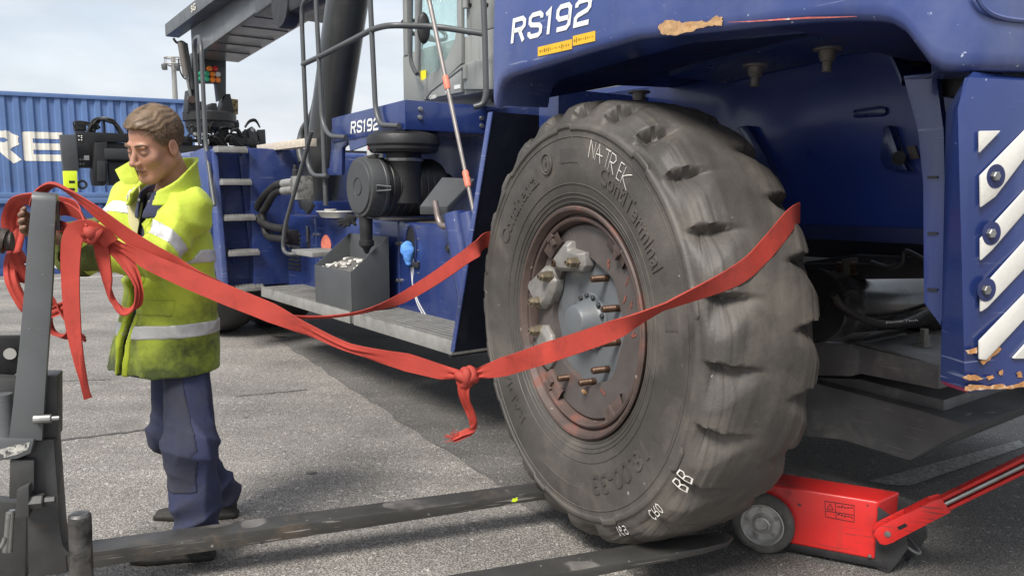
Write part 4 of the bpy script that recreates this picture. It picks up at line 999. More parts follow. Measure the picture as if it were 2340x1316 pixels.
p = rx_(575, 297, -.1); b = MB(); b.prism([rx_(u, v, -.05) for u, v in ((566, 295), (576, 289), (584, 296), (592, 330), (574, 332))], (.05, 0, 0)); lk = b.build('side_link', DGREY, rot, bevel=.008)
b = MB(); b.lathe([(.035, 0), (.035, .02), (.001, .02)], rx_(576, 297, -.055), (-1, 0, 0), 14); b.build('link_pin', STEEL, lk)
b = MB(); b.prism([rx_(u, v, 0) for u, v in ((588, 297), (606, 296), (608, 330), (594, 330))], (.04, 0, 0)); b.build('bolted_plate', DGREY, rot, bevel=.004)
for k in range(3):
    b = MB(); b.tube(catmull([rx_(u, v, -.1) for u, v in ((560, 290 + k), (570, 276 + 2 * k), (584, 274 + 2 * k), (594, 292))], 5), .014, 6); b.build('gear_hose', HOSE, rot)
# spreader: cross beam, telescopic arm, end beam with twist lock
b = MB(); yl = rx_(160, 380).y; b.bb((hx0 - .05, yl - .3, rx_(300, 345).z - .18), (hx0 + .35, -3.0, rx_(300, 345).z + .12)); spr = b.build('spreader_beam', BLACK, RS, bevel=.015)
b = MB(); b.bb((hx0 - .22, rx_(232, 350).y, rx_(232, 366).z), (hx0 - .04, rx_(330, 350).y, rx_(232, 340).z)); b.build('telescopic_arm', DGREY, spr, bevel=.03)
b = MB(); b.prism([rx_(u, v, -.3) for u, v in ((137, 308), (172, 308), (180, 392), (145, 392))], (.12, 0, 0)); b.build('end_plate', GREY, spr, bevel=.006)
b = MB(); b.prism([rx_(u, v, -.31) for u, v in ((145, 391), (176, 391), (178, 440), (148, 437))], (.10, 0, 0)); fl = b.build('corner_flap', FLUO, spr, bevel=.006)
for v in (416, 433):
    b = MB(); p0, p1 = rx_(158, v + 3, -.313), rx_(171, v - 3, -.313); b.bb((p0.x, p0.y, p0.z), (p0.x + .004, p1.y, p1.z)); b.build('flap_slot', BLACK, fl)
b = MB(); b.prism([rx_(u, v, -.12) for u, v in ((172, 300), (205, 302), (300, 306), (300, 325), (222, 325), (215, 345), (212, 384), (180, 384))], (.12, 0, 0)); b.build('spreader_end_plate', BLACK, spr, bevel=.01)
b = MB(); b.prism([rx_(u, v, -.2) for u, v in ((216, 326), (246, 324), (246, 415), (240, 425), (214, 425), (210, 400))], (.25, 0, 0)); b.build('twist_lock_housing', BLACK, spr, bevel=.03)
b = MB(); b.prism([rx_(u, v, -.22) for u, v in ((222, 368), (241, 369), (241, 416), (222, 415))], (.03, 0, 0)); b.build('housing_cover', DGREY, spr, bevel=.01)
b = MB(); b.bb((hx0 - .1, rx_(246, 400).y, rx_(246, 424).z), (hx0 + .2, rx_(320, 400).y, rx_(246, 372).z)); b.build('slide_pocket', BLACK, spr, bevel=.02)
b = MB(); p = rx_(188, 422, -.25); b.tube([p + V(0, .055 * math.cos(a), .055 * math.sin(a)) for a in np.linspace(0, 2 * math.pi, 16, False)], .018, 8, closed=True); b.build('rubber_ring', HOSE, spr)
b = MB(); p = rx_(198, 361, -.13); b.bb((p.x, p.y - .035, p.z - .035), (p.x + .01, p.y + .035, p.z + .035)); b.build('white_lamp', LAMP_W, spr, bevel=.004)
for u, v in ((181, 312), (187, 312), (181, 321), (187, 321), (187, 316), (184, 365), (190, 365), (184, 375), (191, 375)):
    b = MB(); b.lathe([(.014, 0), (.001, .012)], rx_(u, v, -.125), (-1, 0, 0), 8); b.build('plate_bolt', STEEL, spr)
b = MB(); p0, p1 = rx_(171, 282, 0), rx_(198, 300, 0); b.bb((p0.x, p0.y, p1.z), (p0.x + .2, p1.y, p0.z)); b.build('junction_box', BLACK, spr, bevel=.01)
b = MB(); b.bb((hx0, rx_(238, 320).y, rx_(238, 320).z), (hx0 + .04, rx_(243, 320).y, rx_(238, 268).z)); b.build('hose_mast', BLACK, spr)
for k in range(9):
    b = MB(); e = rr_.uniform(-6, 6); b.tube(catmull([rx_(u, v, rr_.uniform(-.1, .1)) for u, v in ((200 + k * 2, 302), (206 + k * 2, 282 + e), (224 + k, 272 + e * .6), (248, 270 + e * .3 + k), (262 + k, 284 + e), (280 + k, 318), (292, 330))], 5), .016, 6); b.build('spreader_hose', HOSE, spr)
for k in range(6):
    b = MB(); e = rr_.uniform(-5, 5); b.tube(catmull([rx_(172 + k * 3, 296), rx_(168 + k * 2, 284 + e), rx_(190 + k * 4, 282 + e), rx_(214 + k * 3, 290 + e), rx_(200 + k, 300)], 5), .010, 5); b.build('spreader_hose', HOSE, spr)
# ------------------------------------------------------------------ big worn tyre on its rim
WT = thing('wheel', 'huge worn black tyre on rusty rim, chalk marked, resting on the forks', 'wheel', WH)
TR_, TA_ = zip(*[(.455, .165), (.462, .198), (.480, .212), (.520, .226), (.60, .244), (.68, .250), (.752, .247), (.762, .2475), (.768, .254), (.782, .253), (.790, .244), (.815, .240), (.840, .230), (.858, .214), (.872, .190), (.880, .160), (.886, .10), (.889, 0)])
def side_a(r): return interp(r, TR_, TA_)
prof = []          # dense outer half profile by arc length
pts = [Vector((r, a)) for r, a in zip(TR_, TA_)]
fine = []
for i in range(len(pts) - 1):
    nseg = 5 if i >= 11 else (3 if i >= 3 else 2)
    for k in range(nseg): fine.append(pts[i].lerp(pts[i + 1], k / nseg))
fine.append(pts[-1])
half = fine; full = [(p.x, p.y) for p in half] + [(p.x, -p.y) for p in half[-2::-1]]
NG, NT = 24, 24 * 26
def smooth01(t): t = max(0., min(1., t)); return t * t * (3 - 2 * t)
def groove(th, r, a):
    """inward cut of the transverse lug grooves at angle th, profile point (r, a): a steep wall on one side, a long easy slope on the other"""
    if r < .795: return 0.
    s = 1 if a >= 0 else -1
    inn = max(0., (.25 - abs(a)) / .25)
    if inn > .84: return 0.
    u = (th / (2 * math.pi) * NG + (0 if s > 0 else .5) - .16 * inn) % 1.0
    W = .74 - .50 * smooth01(inn / .7)
    if u > W: return 0.
    dep = .066 * (1 - smooth01((inn - .22) / .62)) * smooth01((r - .795) / .055)
    wall_ = smooth01(u / .042)
    return dep * wall_ * (1 - u / W) ** 1.25
vsT, fcT = [], []
nP = len(full)
for i in range(NT):
    th = 2 * math.pi * i / NT; ct, st = math.cos(th), math.sin(th)
    for j, (r, a) in enumerate(full):
        gd = groove(th, r, a)
        tn = (1 - min(1, abs(a) / .25)) * .6 + .4
        wob = .0012 * math.sin(7 * th + j) + .0010 * math.sin(23 * th + 2.1 * j)
        rr0 = r - gd * interp(r, [.80, .85, .88], [.35, .7, 1.0]) + (wob if r > .8 else 0)
        aa = a - math.copysign(gd * interp(r, [.80, .84, .886], [.9, .7, .05]), a) if a else 0
        # decorative ridge has little steps now and then
        if .755 < r < .79 and (math.sin(9 * th + .5) > .86): rr0 += .010
        vsT.append((rr0 * ct, aa, rr0 * st))
for i in range(NT):
    k = (i + 1) % NT
    for j in range(nP - 1): fcT.append((i * nP + j, i * nP + j + 1, k * nP + j + 1, k * nP + j))
    fcT.append((i * nP + nP - 1, i * nP, k * nP, k * nP + nP - 1))
b = MB(); b.add(vsT, fcT)
tyre = b.build('tyre', RUBBER, WT, smooth=75)
def sw(r, th, off=.0): return Vector((r * math.cos(th), side_a(r) + off, r * math.sin(th)))
# angles: local x runs forward (to the left in view), so clockwise-from-top as seen = pi/2 + ...
def wpix(u, v, y=.245):
    p = WH.at(u, v, y=y); return math.hypot(p.x, p.z), math.atan2(p.z, p.x), p
def arc_text(s, th0, r0, h, adv, off=.0, mt=RUBBER, nm='embossed_lettering', bold=.0, flip=False, ext=.045):
    """built-in font bent round the sidewall; seen from outside the text runs clockwise from angle th0"""
    sg = 1 if not flip else -1
    def fn(x, y, z):
        th = th0 - sg * x * adv; r = r0 + sg * y * h; return sw(r, th, off + z * h)
    return text_mesh(s, fn, extrude=ext, bold=bold).build(nm, mt, tyre, smooth=0)
r_a, th_a, _ = wpix(1147, 545); r_b, th_b, _ = wpix(1240, 398)
LET = mat('raised_rubber', (.060, .054, .050), .58, var=.3, vs=3.2, dirt=((.14, .12, .10), .50, 3.4, .3), bump=(.3, 60, .003))
adv = (th_a - th_b) / 5.1
arc_text('Continental', th_a, .615, .095, adv, off=.000, mt=LET, bold=.012)
r2, t2, _ = wpix(1372, 398); r3, t3, _ = wpix(1478, 640)
arc_text('ContiTerminal', t2, .600, .095, (t2 - t3) / 6.0, mt=LET, bold=.012)
r4, t4, _ = wpix(1462, 985); r5, t5, _ = wpix(1330, 1090)
arc_text('18.00-33', t4, .605, .105, (t4 - t5) / 4.1, mt=LET, bold=.012)
r6, t6, _ = wpix(1190, 980); r7, t7, _ = wpix(1128, 700)
arc_text('RADIAL', t6, .61, .075, (t6 - t7) / 6, mt=LET, bold=.01)
# rearing-horse roundel stands as a plain ring; small raised blocks
rc_, tc_, _ = wpix(1254, 396)
b = MB(); c_ = sw(.665, tc_, .002); e1 = sw(.70, tc_, .002) - c_; e1.normalize(); e2 = (sw(.665, tc_ + .05, .002) - c_).normalized()
b.tube([c_ + (e1 * math.cos(a) + e2 * math.sin(a)) * .042 for a in np.linspace(0, 2 * math.pi, 24, False)], .004, 5, closed=True)
b.tube(catmull([c_ + e1 * x + e2 * y for x, y in ((-.03, -.01), (-.01, -.012), (.01, .0), (.028, -.008), (.02, .012), (.0, .014), (-.028, .012))], 4), .0045, 5); b.build('roundel', LET, tyre)
def patch(u0, v0, u1, v1, r0, r1, off=.0025):
    ta, tb = wpix(u0, v0)[1], wpix(u1, v1)[1]; mb = MB(); nn = 10
    mb.loft([[sw(r0 + (r1 - r0) * q, ta + (tb - ta) * k / nn, off if 0 < k < nn and 0 < q < 1 else -.003) for q in (0, .04, .96, 1)] for k in range(nn + 1)], False, False); return mb.build('raised_block', LET, tyre, smooth=30)
patch(1280, 375, 1325, 372, .64, .70); patch(1488, 700, 1492, 760, .62, .70); patch(1240, 1060, 1330, 1120, .66, .735); patch(1480, 850, 1455, 960, .64, .735)
# fine concentric ribs next to the rim
for r in (.487, .505, .522, .56, .742):
    b = MB(); b.tube([sw(r, t, .0005) for t in np.linspace(0, 2 * math.pi, 160, False)], .0028, 5, closed=True); b.build('sidewall_rib', RUBBER, tyre)
# chalk writing
def chalk(s, th0, r0, h, adv, w=.075, flip=False, up=0.0, jit=.0):
    sg = -1 if flip else 1
    def fn(x, y):
        th = th0 - sg * x * adv + jit * math.sin(3 * x); r = r0 + sg * y * h + up * x; return sw(r, th, .0045 if r < .80 else .006)
    for q in letter_mesh(s, w, fn, .16, .0, sub=3): q.build('chalk_mark', CHALK, tyre, smooth=0)
ra_, ta_, _ = wpix(1344, 382); rb_, tb_, _ = wpix(1430, 440)
chalk('NATreK', ta_, .672, .066, (ta_ - tb_) / 6.4, .042, up=-.002, jit=.012)
r8, t8, _ = wpix(1520, 1045); r9, t9, _ = wpix(1500, 1100)
chalk('BB', t8 + .05, .805, .050, .045, .10)
r8, t8, _ = wpix(1472, 1125); chalk('CRO', t8 + .03, .803, .036, .030, .11)
r8, t8, _ = wpix(1408, 1172); chalk('169', t8 + .03, .803, .036, .030, .11)
# rim: flange, lock ring, gutter, disc
b = MB(); b.lathe([(.458, .17), (.462, .205), (.470, .212), (.472, .220), (.466, .226), (.456, .224), (.450, .217), (.446, .205), (.441, .200), (.438, .182), (.431, .181), (.428, .198), (.420, .202), (.412, .198), (.408, .180), (.404, .160), (.396, .12), (.392, .02), (.388, -.2), (.46, -.21)], (0, 0, 0), (0, 1, 0), 120, caps=False); rim = b.build('rim', RUST, WT, smooth=35)
nO = 96
HO = .262                                     # centre opening, softly eight sided
def opening(t): return HO * (1 + .028 * math.cos(8 * t))
ring_o, ring_m, ring_i, ring_b = [], [], [], []
for k in range(nO):
    t = 2 * math.pi * k / nO; ct, st = math.cos(t), math.sin(t); ro = opening(t)
    ring_o.append((.405 * ct, .150, .405 * st)); ring_m.append((.392 * ct, .166, .392 * st)); ring_i.append((ro * ct, .164, ro * st)); ring_b.append((ro * ct, .128, ro * st))
b = MB(); b.loft([ring_o, ring_m, ring_i, ring_b], True, False); disc = b.build('rim_disc', RIMD, WT, smooth=35)
for th in (R(52), R(128), R(232), R(306)):            # lock lugs round the gutter
    b = MB(); N_ = 8
    def q(r, t, y): return (r * math.cos(t), y, r * math.sin(t))
    b.loft([[q(r, th + (k / N_ - .5) * .36, y) for r, y in ((.358, .160), (.358, .176), (.366, .182), (.404, .190), (.410, .19))] for k in range(N_ + 1)], False, False); lg = b.build('lock_lug', RUST, rim, smooth=30)
    b = MB(); ce = Vector(q(.388, th + .04, .190)); b.box(ce, (.045, .018, .028), Matrix.Rotation(-th, 3, 'Y')); b.box(ce + Vector(q(.02, th, 0)), (.022, .024, .05), Matrix.Rotation(-th, 3, 'Y')); b.build('lock_key', RUST, rim, bevel=.005)
b = MB(); p = WH.at(1268, 880, y=.165); b.lathe([(.016, .0006), (.016, .0012), (.001, .0012)], (p.x, .165, p.z), (0, 1, 0), 18); b.build('disc_hole', BLACK, disc)
b = MB(); p = WH.at(1336, 895, y=.165); b.prism([(p.x + dx, .1655, p.z + dz) for dx, dz in ((-.02, -.004), (-.012, .008), (.015, .009), (.022, 0), (.01, -.009))], (0, .001, 0)); b.build('rust_spot', RUSTP, disc)
for k in range(9):                                     # rusty scrapes
    t = random.uniform(-1.2, 1.0); r0 = random.uniform(.27, .34); b = MB()
    pts = [Vector(((r0 + .01 * i * random.uniform(.5, 1.5)) * math.cos(t + .02 * i), 0.1668, (r0 + .01 * i) * math.sin(t + .02 * i))) for i in range(4)]
    pts = [Vector((-p.x, p.y, p.z)) for p in pts]
    b.ribbon(pts, random.uniform(.004, .010), [(1, 0, .3)] * 4, .001); b.build('rust_scrape', mat_red if k else (globals().update(mat_red=mat('red_rust', (.22, .06, .04), .8, var=.4, vs=40)) or mat_red), disc, smooth=0)

# hub, studs and clamps stay on the stacker's axle
HB = MB(); HB.lathe([(.001, .136), (.30, .136), (.30, .08), (.24, .0), (.24, -.5), (.001, -.5)], (0, 0, 0), (0, 1, 0), 64)
def wh2m(mb): mb.v = [tuple(M.loc(WH.world(v))) for v in mb.v]; return mb
hub = wh2m(HB).build('wheel_hub', HUBG, RS, smooth=30)
b = MB(); b.lathe([(.120, .137), (.120, .146), (.116, .149), (.098, .149), (.094, .155), (.090, .162), (.074, .215), (.068, .225), (.05, .230), (.001, .231)], (0, 0, 0), (0, 1, 0), 48); wh2m(b).build('hub_cap', HUBG, hub, smooth=30)
for k in range(14):
    a = 2 * math.pi * k / 14 + .1; b = MB(); b.lathe([(.0105, .149), (.0105, .159), (.008, .161), (.001, .161)], (.108 * math.cos(a), 0, .108 * math.sin(a)), (0, 1, 0), 6); wh2m(b).build('cap_bolt', DGREY, hub, smooth=0)
SR = .238
studs = [(1360, 637), (1386, 706), (1386, 784), (1362, 846), (1332, 874), (1284, 864)]
for u, v in studs:
    p = WH.at(u, v, y=.195); b = MB(); pr = [(.014, .13), (.014, .160)]
    for k in range(8): pr += [(.0125, .162 + k * .006), (.0145, .165 + k * .006)]
    pr += [(.0125, .212), (.009, .215), (.001, .215)]
    b.lathe(pr, (p.x, 0, p.z), (0, 1, 0), 14); wh2m(b).build('stud', BRONZE, hub, smooth=30)
def clamp(nuts, poly, y0, y1, nm='wheel_clamp'):
    """cast wedge: outline given in view, standing from y0 to y1 with a sloping outer face"""
    mb = MB(); ps = [WH.at(u, v, y=(y0 + y1) / 2) for u, v in poly]; c = sum(ps, Vector()) / len(ps)
    mb.loft([[(p.x, y0, p.z) for p in ps], [(c.x + (p.x - c.x) * .98, y0 + (y1 - y0) * .65, c.z + (p.z - c.z) * .98) for p in ps], [(c.x + (p.x - c.x) * .72, y1, c.z + (p.z - c.z) * .72) for p in ps]])
    cl = wh2m(mb).build(nm, CAST, hub, bevel=.006, seg=3)
    for u, v in nuts:
        p = WH.at(u, v, y=y1 + .016); b2 = MB(); b2.lathe([(.027, y1 - .02), (.027, y1 + .004), (.020, y1 + .005), (.0225, y1 + .006), (.0225, y1 + .030), (.0135, y1 + .031), (.0135, y1 + .044), (.009, y1 + .045), (.009, y1 + .03), (.001, y1 + .03)], (p.x, 0, p.z), (0, 1, 0), 6); wh2m(b2).build('clamp_nut', mat_nut, cl, smooth=20)
mat_nut = mat('brassy_nut', (.26, .22, .16), .42, metal=.7, var=.3, vs=30, dirt=((.09, .06, .04), .55, 30, .15))
clamp([(1306, 600)], [(1270, 590), (1300, 549), (1311, 551), (1313, 568), (1342, 577), (1343, 608), (1336, 622), (1285, 620), (1268, 608)], .14, .205)
clamp([(1243, 632), (1221, 690)], [(1252, 605), (1262, 612), (1268, 625), (1276, 640), (1274, 662), (1262, 694), (1250, 708), (1236, 707), (1226, 690), (1216, 668), (1209, 656), (1214, 640), (1232, 626)], .14, .202)
clamp([(1221, 756)], [(1228, 742), (1252, 741), (1266, 766), (1272, 800), (1272, 824), (1258, 848), (1246, 836), (1216, 806), (1212, 790), (1234, 772)], .14, .198)
p = WH.at(1264, 602, y=.21); b = MB(); b.lathe([(.015, .14), (.015, .212), (.010, .213), (.010, .20), (.001, .20)], (p.x, 0, p.z), (0, 1, 0), 12); wh2m(b).build('stud', BRONZE, hub)
b = MB(); b.lathe([(.20, -.6), (.20, -.24), (.12, -.1)], (0, 0, 0), (0, 1, 0), 32); wh2m(b).build('axle_end', DGREY, hub)
# ------------------------------------------------------------------ distance-field modelling for soft bodies
def smin(a, b, k):
    h = np.clip(.5 + .5 * (b - a) / k, 0, 1); return b * (1 - h) + a * h - k * h * (1 - h)
def smax(a, b, k): return -smin(-a, -b, k)
def d_sph(P, c, r): return np.linalg.norm(P - np.array(c), axis=-1) - r
def d_ell(P, c, r, Rm=None):
    q = P - np.array(c)
    if Rm is not None: q = q @ Rm
    r = np.array(r); k0 = np.linalg.norm(q / r, axis=-1); k1 = np.linalg.norm(q / (r * r), axis=-1)
    return k0 * (k0 - 1) / np.maximum(k1, 1e-9)
def d_cone(P, a, b, ra, rb):
    a, b = np.array(a, float), np.array(b, float); ab = b - a; t = np.clip((P - a) @ ab / (ab @ ab), 0, 1)
    return np.linalg.norm(P - a - t[..., None] * ab, axis=-1) - (ra + (rb - ra) * t)
def d_chain(P, pts, rs, k=.02):
    d = None
    for i in range(len(pts) - 1):
        e = d_cone(P, pts[i], pts[i + 1], rs[i], rs[i + 1]); d = e if d is None else smin(d, e, k)
    return d
def fbm(P, s, seed=0, oct=3):
    r = np.random.default_rng(seed); o = 0; amp = 1.; tot = 0
    for i in range(oct):
        for j in range(4):
            k = r.normal(size=3); k /= np.linalg.norm(k); o = o + amp * np.sin(P @ (k * s * (2 ** i) * r.uniform(.7, 1.3)) + r.uniform(0, 6.28)); tot += amp * .7
        amp *= .5
    return o / tot
def sdf_mesh(fn, lo, hi, h, name='', blk=8):
    """surface nets on a sparse grid; returns verts, quads"""
    lo = np.array(lo, float); n = np.ceil((np.array(hi) - lo) / h / blk).astype(int) * blk + 1
    D = np.full(n, 9., np.float32)
    nb = (n - 1) // blk
    I = np.stack(np.meshgrid(*[np.arange(k) for k in nb], indexing='ij'), -1).reshape(-1, 3)
    C = lo + (I * blk + blk / 2) * h
    act = np.abs(fn(C)) < blk * h * 1.35
    loc = np.stack(np.meshgrid(*[np.arange(blk + 1)] * 3, indexing='ij'), -1).reshape(-1, 3)
    dc = fn(C)
    for i0 in range(0, int(act.sum()), 400):
        ii = I[act][i0:i0 + 400]; idx = (ii[:, None, :] * blk + loc[None]).reshape(-1, 3)
        D[idx[:, 0], idx[:, 1], idx[:, 2]] = fn(lo + idx * h)
    ina = I[~act][dc[~act] < 0]
    for q in ina:
        s = tuple(slice(k * blk, k * blk + blk + 1) for k in q); sub = D[s]; sub[sub == 9.] = -9.
    S = D < 0
    cnt = np.zeros(n - 1, np.int8)
    for dx in (0, 1):
        for dy in (0, 1):
            for dz in (0, 1): cnt += S[dx:n[0] - 1 + dx, dy:n[1] - 1 + dy, dz:n[2] - 1 + dz]
    cells = np.argwhere((cnt > 0) & (cnt < 8))
    cid = np.full(n - 1, -1, np.int32); cid[tuple(cells.T)] = np.arange(len(cells))
    acc = np.zeros((len(cells), 3)); w = np.zeros(len(cells))
    cor = [(a, b, c) for a in (0, 1) for b in (0, 1) for c in (0, 1)]
    for i, a in enumerate(cor):
        for b in cor[i + 1:]:
            if sum(abs(a[k] - b[k]) for k in range(3)) != 1: continue
            da = D[tuple((cells + a).T)].astype(float); db = D[tuple((cells + b).T)].astype(float)
            mk = (da < 0) != (db < 0); t = np.where(mk, da / np.where(mk, da - db, 1), 0)
            p = np.array(a) + (np.array(b) - np.array(a)) * t[:, None]
            acc += np.where(mk[:, None], p, 0); w += mk
    vs = lo + (cells + acc / w[:, None]) * h
    quads = []
    for ax in range(3):
        o1, o2 = [(1, 2), (2, 0), (0, 1)][ax]
        A = S; sl0 = [slice(1, k - 1) for k in n]; sl1 = list(sl0)
        sl0[ax] = slice(0, n[ax] - 1); sl1[ax] = slice(1, n[ax])
        ch = np.argwhere(A[tuple(sl0)] != A[tuple(sl1)])
        if not len(ch): continue
        e = ch.copy()
        for k in range(3):
            if k != ax: e[:, k] += 1
        u = np.zeros(3, int); u[o1] = 1; v = np.zeros(3, int); v[o2] = 1
        q = np.stack([cid[tuple((e - u - v).T)], cid[tuple((e - v).T)], cid[tuple(e.T)], cid[tuple((e - u).T)]], 1)
        fl = ~A[tuple(e.T)]; q[fl] = q[fl][:, ::-1]
        quads.append(q)
    q = np.concatenate(quads); q = q[(q >= 0).all(1)]
    return vs, q
def sdf_build(fn, lo, hi, h, name, mt, parent=None, off=(0, 0, 0), smooth=180, kind=None, relax=1):
    vs, q = sdf_mesh(fn, lo, hi, h)
    for _ in range(relax):          # light smoothing of the net
        s = np.zeros_like(vs); c = np.zeros(len(vs))
        for k in range(4):
            for l in ((k + 1) % 4, (k + 3) % 4): np.add.at(s, q[:, k], vs[q[:, l]]); np.add.at(c, q[:, k], 1)
        vs = vs * .5 + .5 * s / np.maximum(c, 1)[:, None]
    vs = vs - np.array(off)
    me = bpy.data.meshes.new(name); me.from_pydata(vs.tolist(), [], q.tolist())
    me.polygons.foreach_set('use_smooth', [True] * len(me.polygons))
    if smooth < 180: me.set_sharp_from_angle(angle=R(smooth))
    for mm in (mt if isinstance(mt, (list, tuple)) else [mt]): me.materials.append(mm)
    o = bpy.data.objects.new(name, me); col.objects.link(o)
    if parent: o.parent = parent
    if kind: o['kind'] = kind
    return o
# ------------------------------------------------------------------ worker
def pp(u, v, Y): return np.array(G0.at(u, v, y=Y))
base = Vector((-1.36, 3.25, 0)); PB = Fr(0, base); off = np.array(base)
WK = thing('person', 'worker in dirty yellow high visibility jacket and navy trousers pulling at the red strap', 'person', PB)
HIVIS = mat('hi_vis_cloth', (.45, .545, .045), .75, var=.10, vs=5, bump=(.35, 26, .01), bump2=(.25, 220, .003), sheen=.1)
# grime on the lower front of the jacket: dark green-black oil rubbed in from hem upwards and on the cuffs
def grime(m_, zlo, zhi, colr, amt):
    t = m_.node_tree; N = t.nodes.new; K = t.links.new; b_ = t.nodes['Principled BSDF']
    src = b_.inputs['Base Color'].links[0].from_socket
    tc = N('ShaderNodeTexCoord'); sp = N('ShaderNodeSeparateXYZ'); K(tc.outputs['Object'], sp.inputs[0])
    mr = N('ShaderNodeMapRange'); mr.inputs['From Min'].default_value = zhi; mr.inputs['From Max'].default_value = zlo; K(sp.outputs['Z'], mr.inputs['Value'])
    nz_ = N('ShaderNodeTexNoise'); nz_.inputs['Scale'].default_value = 5.5; nz_.inputs['Detail'].default_value = 5; nz_.inputs['Roughness'].default_value = .65; K(tc.outputs['Object'], nz_.inputs['Vector'])
    ma = N('ShaderNodeMath'); ma.operation = 'MULTIPLY_ADD'; K(mr.outputs[0], ma.inputs[0]); ma.inputs[1].default_value = amt; K(nz_.outputs['Fac'], ma.inputs[2])
    cr_ = N('ShaderNodeValToRGB'); cr_.color_ramp.elements[0].position = .62; cr_.color_ramp.elements[1].position = 1.02; K(ma.outputs[0], cr_.inputs['Fac'])
    mx_ = N('ShaderNodeMix'); mx_.data_type = 'RGBA'; K(cr_.outputs['Color'], mx_.inputs[0]); K(src, mx_.inputs[6]); mx_.inputs[7].default_value = (*colr, 1); K(mx_.outputs[2], b_.inputs['Base Color'])
grime(HIVIS, .72, 1.25, (.055, .075, .012), .55)
REFL = mat('reflective_tape', (.52, .52, .51), .42, metal=.25, var=.12, vs=9, dirt=((.30, .30, .27), .55, 10, .25), bump=(.3, 40, .006))
NAVYC = mat('navy_cloth', (.030, .036, .085), .85, var=.15, vs=6, dirt=((.045, .042, .045), .50, 4, .25), bump=(.35, 30, .008), bump2=(.25, 260, .002))
BLACKC = mat('black_cloth', (.010, .010, .011), .9, bump=(.2, 200, .002))
BEIGE = mat('jacket_lining', (.46, .42, .24), .85, var=.1, vs=6, bump=(.2, 60, .004))
SHOE = mat('worn_shoe', (.028, .025, .022), .7, var=.25, vs=20, dirt=((.09, .08, .07), .55, 20, .2), bump=(.3, 60, .003))
SKIN = mat('skin', (.40, .205, .135), .5, var=.14, vs=18, dirt=((.52, .21, .14), .58, 14, .3), bump=(.15, 160, .0015))
SKIN.node_tree.nodes['Principled BSDF'].inputs['Subsurface Weight'].default_value = .08
SKIN.node_tree.nodes['Principled BSDF'].inputs['Subsurface Radius'].default_value = (.01, .004, .002)
HAND = mat('grimy_hand_skin', (.23, .135, .095), .6, var=.2, vs=20, dirt=((.055, .045, .04), .52, 30, .25), bump=(.3, 120, .002))
HAIR = mat('light_brown_hair', (.125, .078, .042), .5, var=.35, vs=30, dirt=((.20, .135, .075), .55, 40, .2), bump=(.6, 120, .003))
HAIRD = mat('dark_brown_hair', (.085, .055, .03), .6, var=.35, vs=30)

# --- joints (world)
shL, shR = pp(430, 478, 3.08), pp(300, 452, 3.27)
elL, wrL = pp(352, 590, 2.93), pp(158, 588, 2.93)
elR, wrR = pp(262, 545, 3.12), pp(138, 541, 2.88)
hipL, knL, anL = pp(424, 800, 3.21), pp(437, 1020, 3.06), pp(455, 1215, 3.10)
hipR, knR, anR = pp(398, 800, 3.28), pp(392, 985, 3.30), pp(512, 1118, 3.52)
fdir = np.array([-.55, -.8352, 0]); ldir = np.array([.8352, -.55, 0])      # facing, and his left
toeL = anL + np.array([-.21, -.03, 0]); toeL[2] = .03
toeR = anR + np.array([-.26, -.02, 0]); toeR[2] = .04
nb = pp(372, 432, 3.12)                                          # base of the neck

# --- torso stations: z -> centre, half width (left-right), half depth
hem = pp(384, 842, 3.24)[2]
def cen(u, v, Y): return pp(u, v, Y)
ST = [(hem - .02, pp(378, 850, 3.23), .250, .192), (hem + .15, pp(383, 770, 3.23), .230, .178), (1.02, pp(390, 690, 3.22), .205, .158), (1.17, pp(390, 620, 3.21), .202, .150), (1.32, pp(386, 545, 3.20), .200, .140), (1.42, pp(378, 490, 3.19), .182, .120), (1.49, pp(374, 455, 3.17), .132, .095), (1.53, pp(374, 437, 3.16), .085, .085)]
zs = np.array([s[0] for s in ST])
def torso_d(P, grow=0.0):
    z = P[:, 2]
    cx = np.interp(z, zs, [s[1][0] for s in ST]); cy_ = np.interp(z, zs, [s[1][1] for s in ST]); a = np.interp(z, zs, [s[2] for s in ST]) + grow; b_ = np.interp(z, zs, [s[3] for s in ST]) + grow
    q = np.stack([P[:, 0] - cx, P[:, 1] - cy_], -1); l = q @ ldir[:2]; f = q @ fdir[:2]
    e = 2.35
    k = (np.abs(l / a) ** e + np.abs(f / b_) ** e) ** (1 / e)
    d = (k - 1) * np.minimum(a, b_) * .92
    return np.maximum(d, np.maximum(z - 1.545, hem - .0 - z + .0 * l)), l, f
def arm_d(P, g=0.0):
    L_ = d_chain(P, [shL, elL, wrL + (elL - wrL) * .02], [.088 + g, .080 + g, .058 + g], .04)
    R_ = d_chain(P, [shR, elR, wrR + (elR - wrR) * .10], [.084 + g, .076 + g, .056 + g], .04)
    return L_, R_
def cr_(s): return 1 - 2 * np.abs(np.sin(s * .5)) ** .8
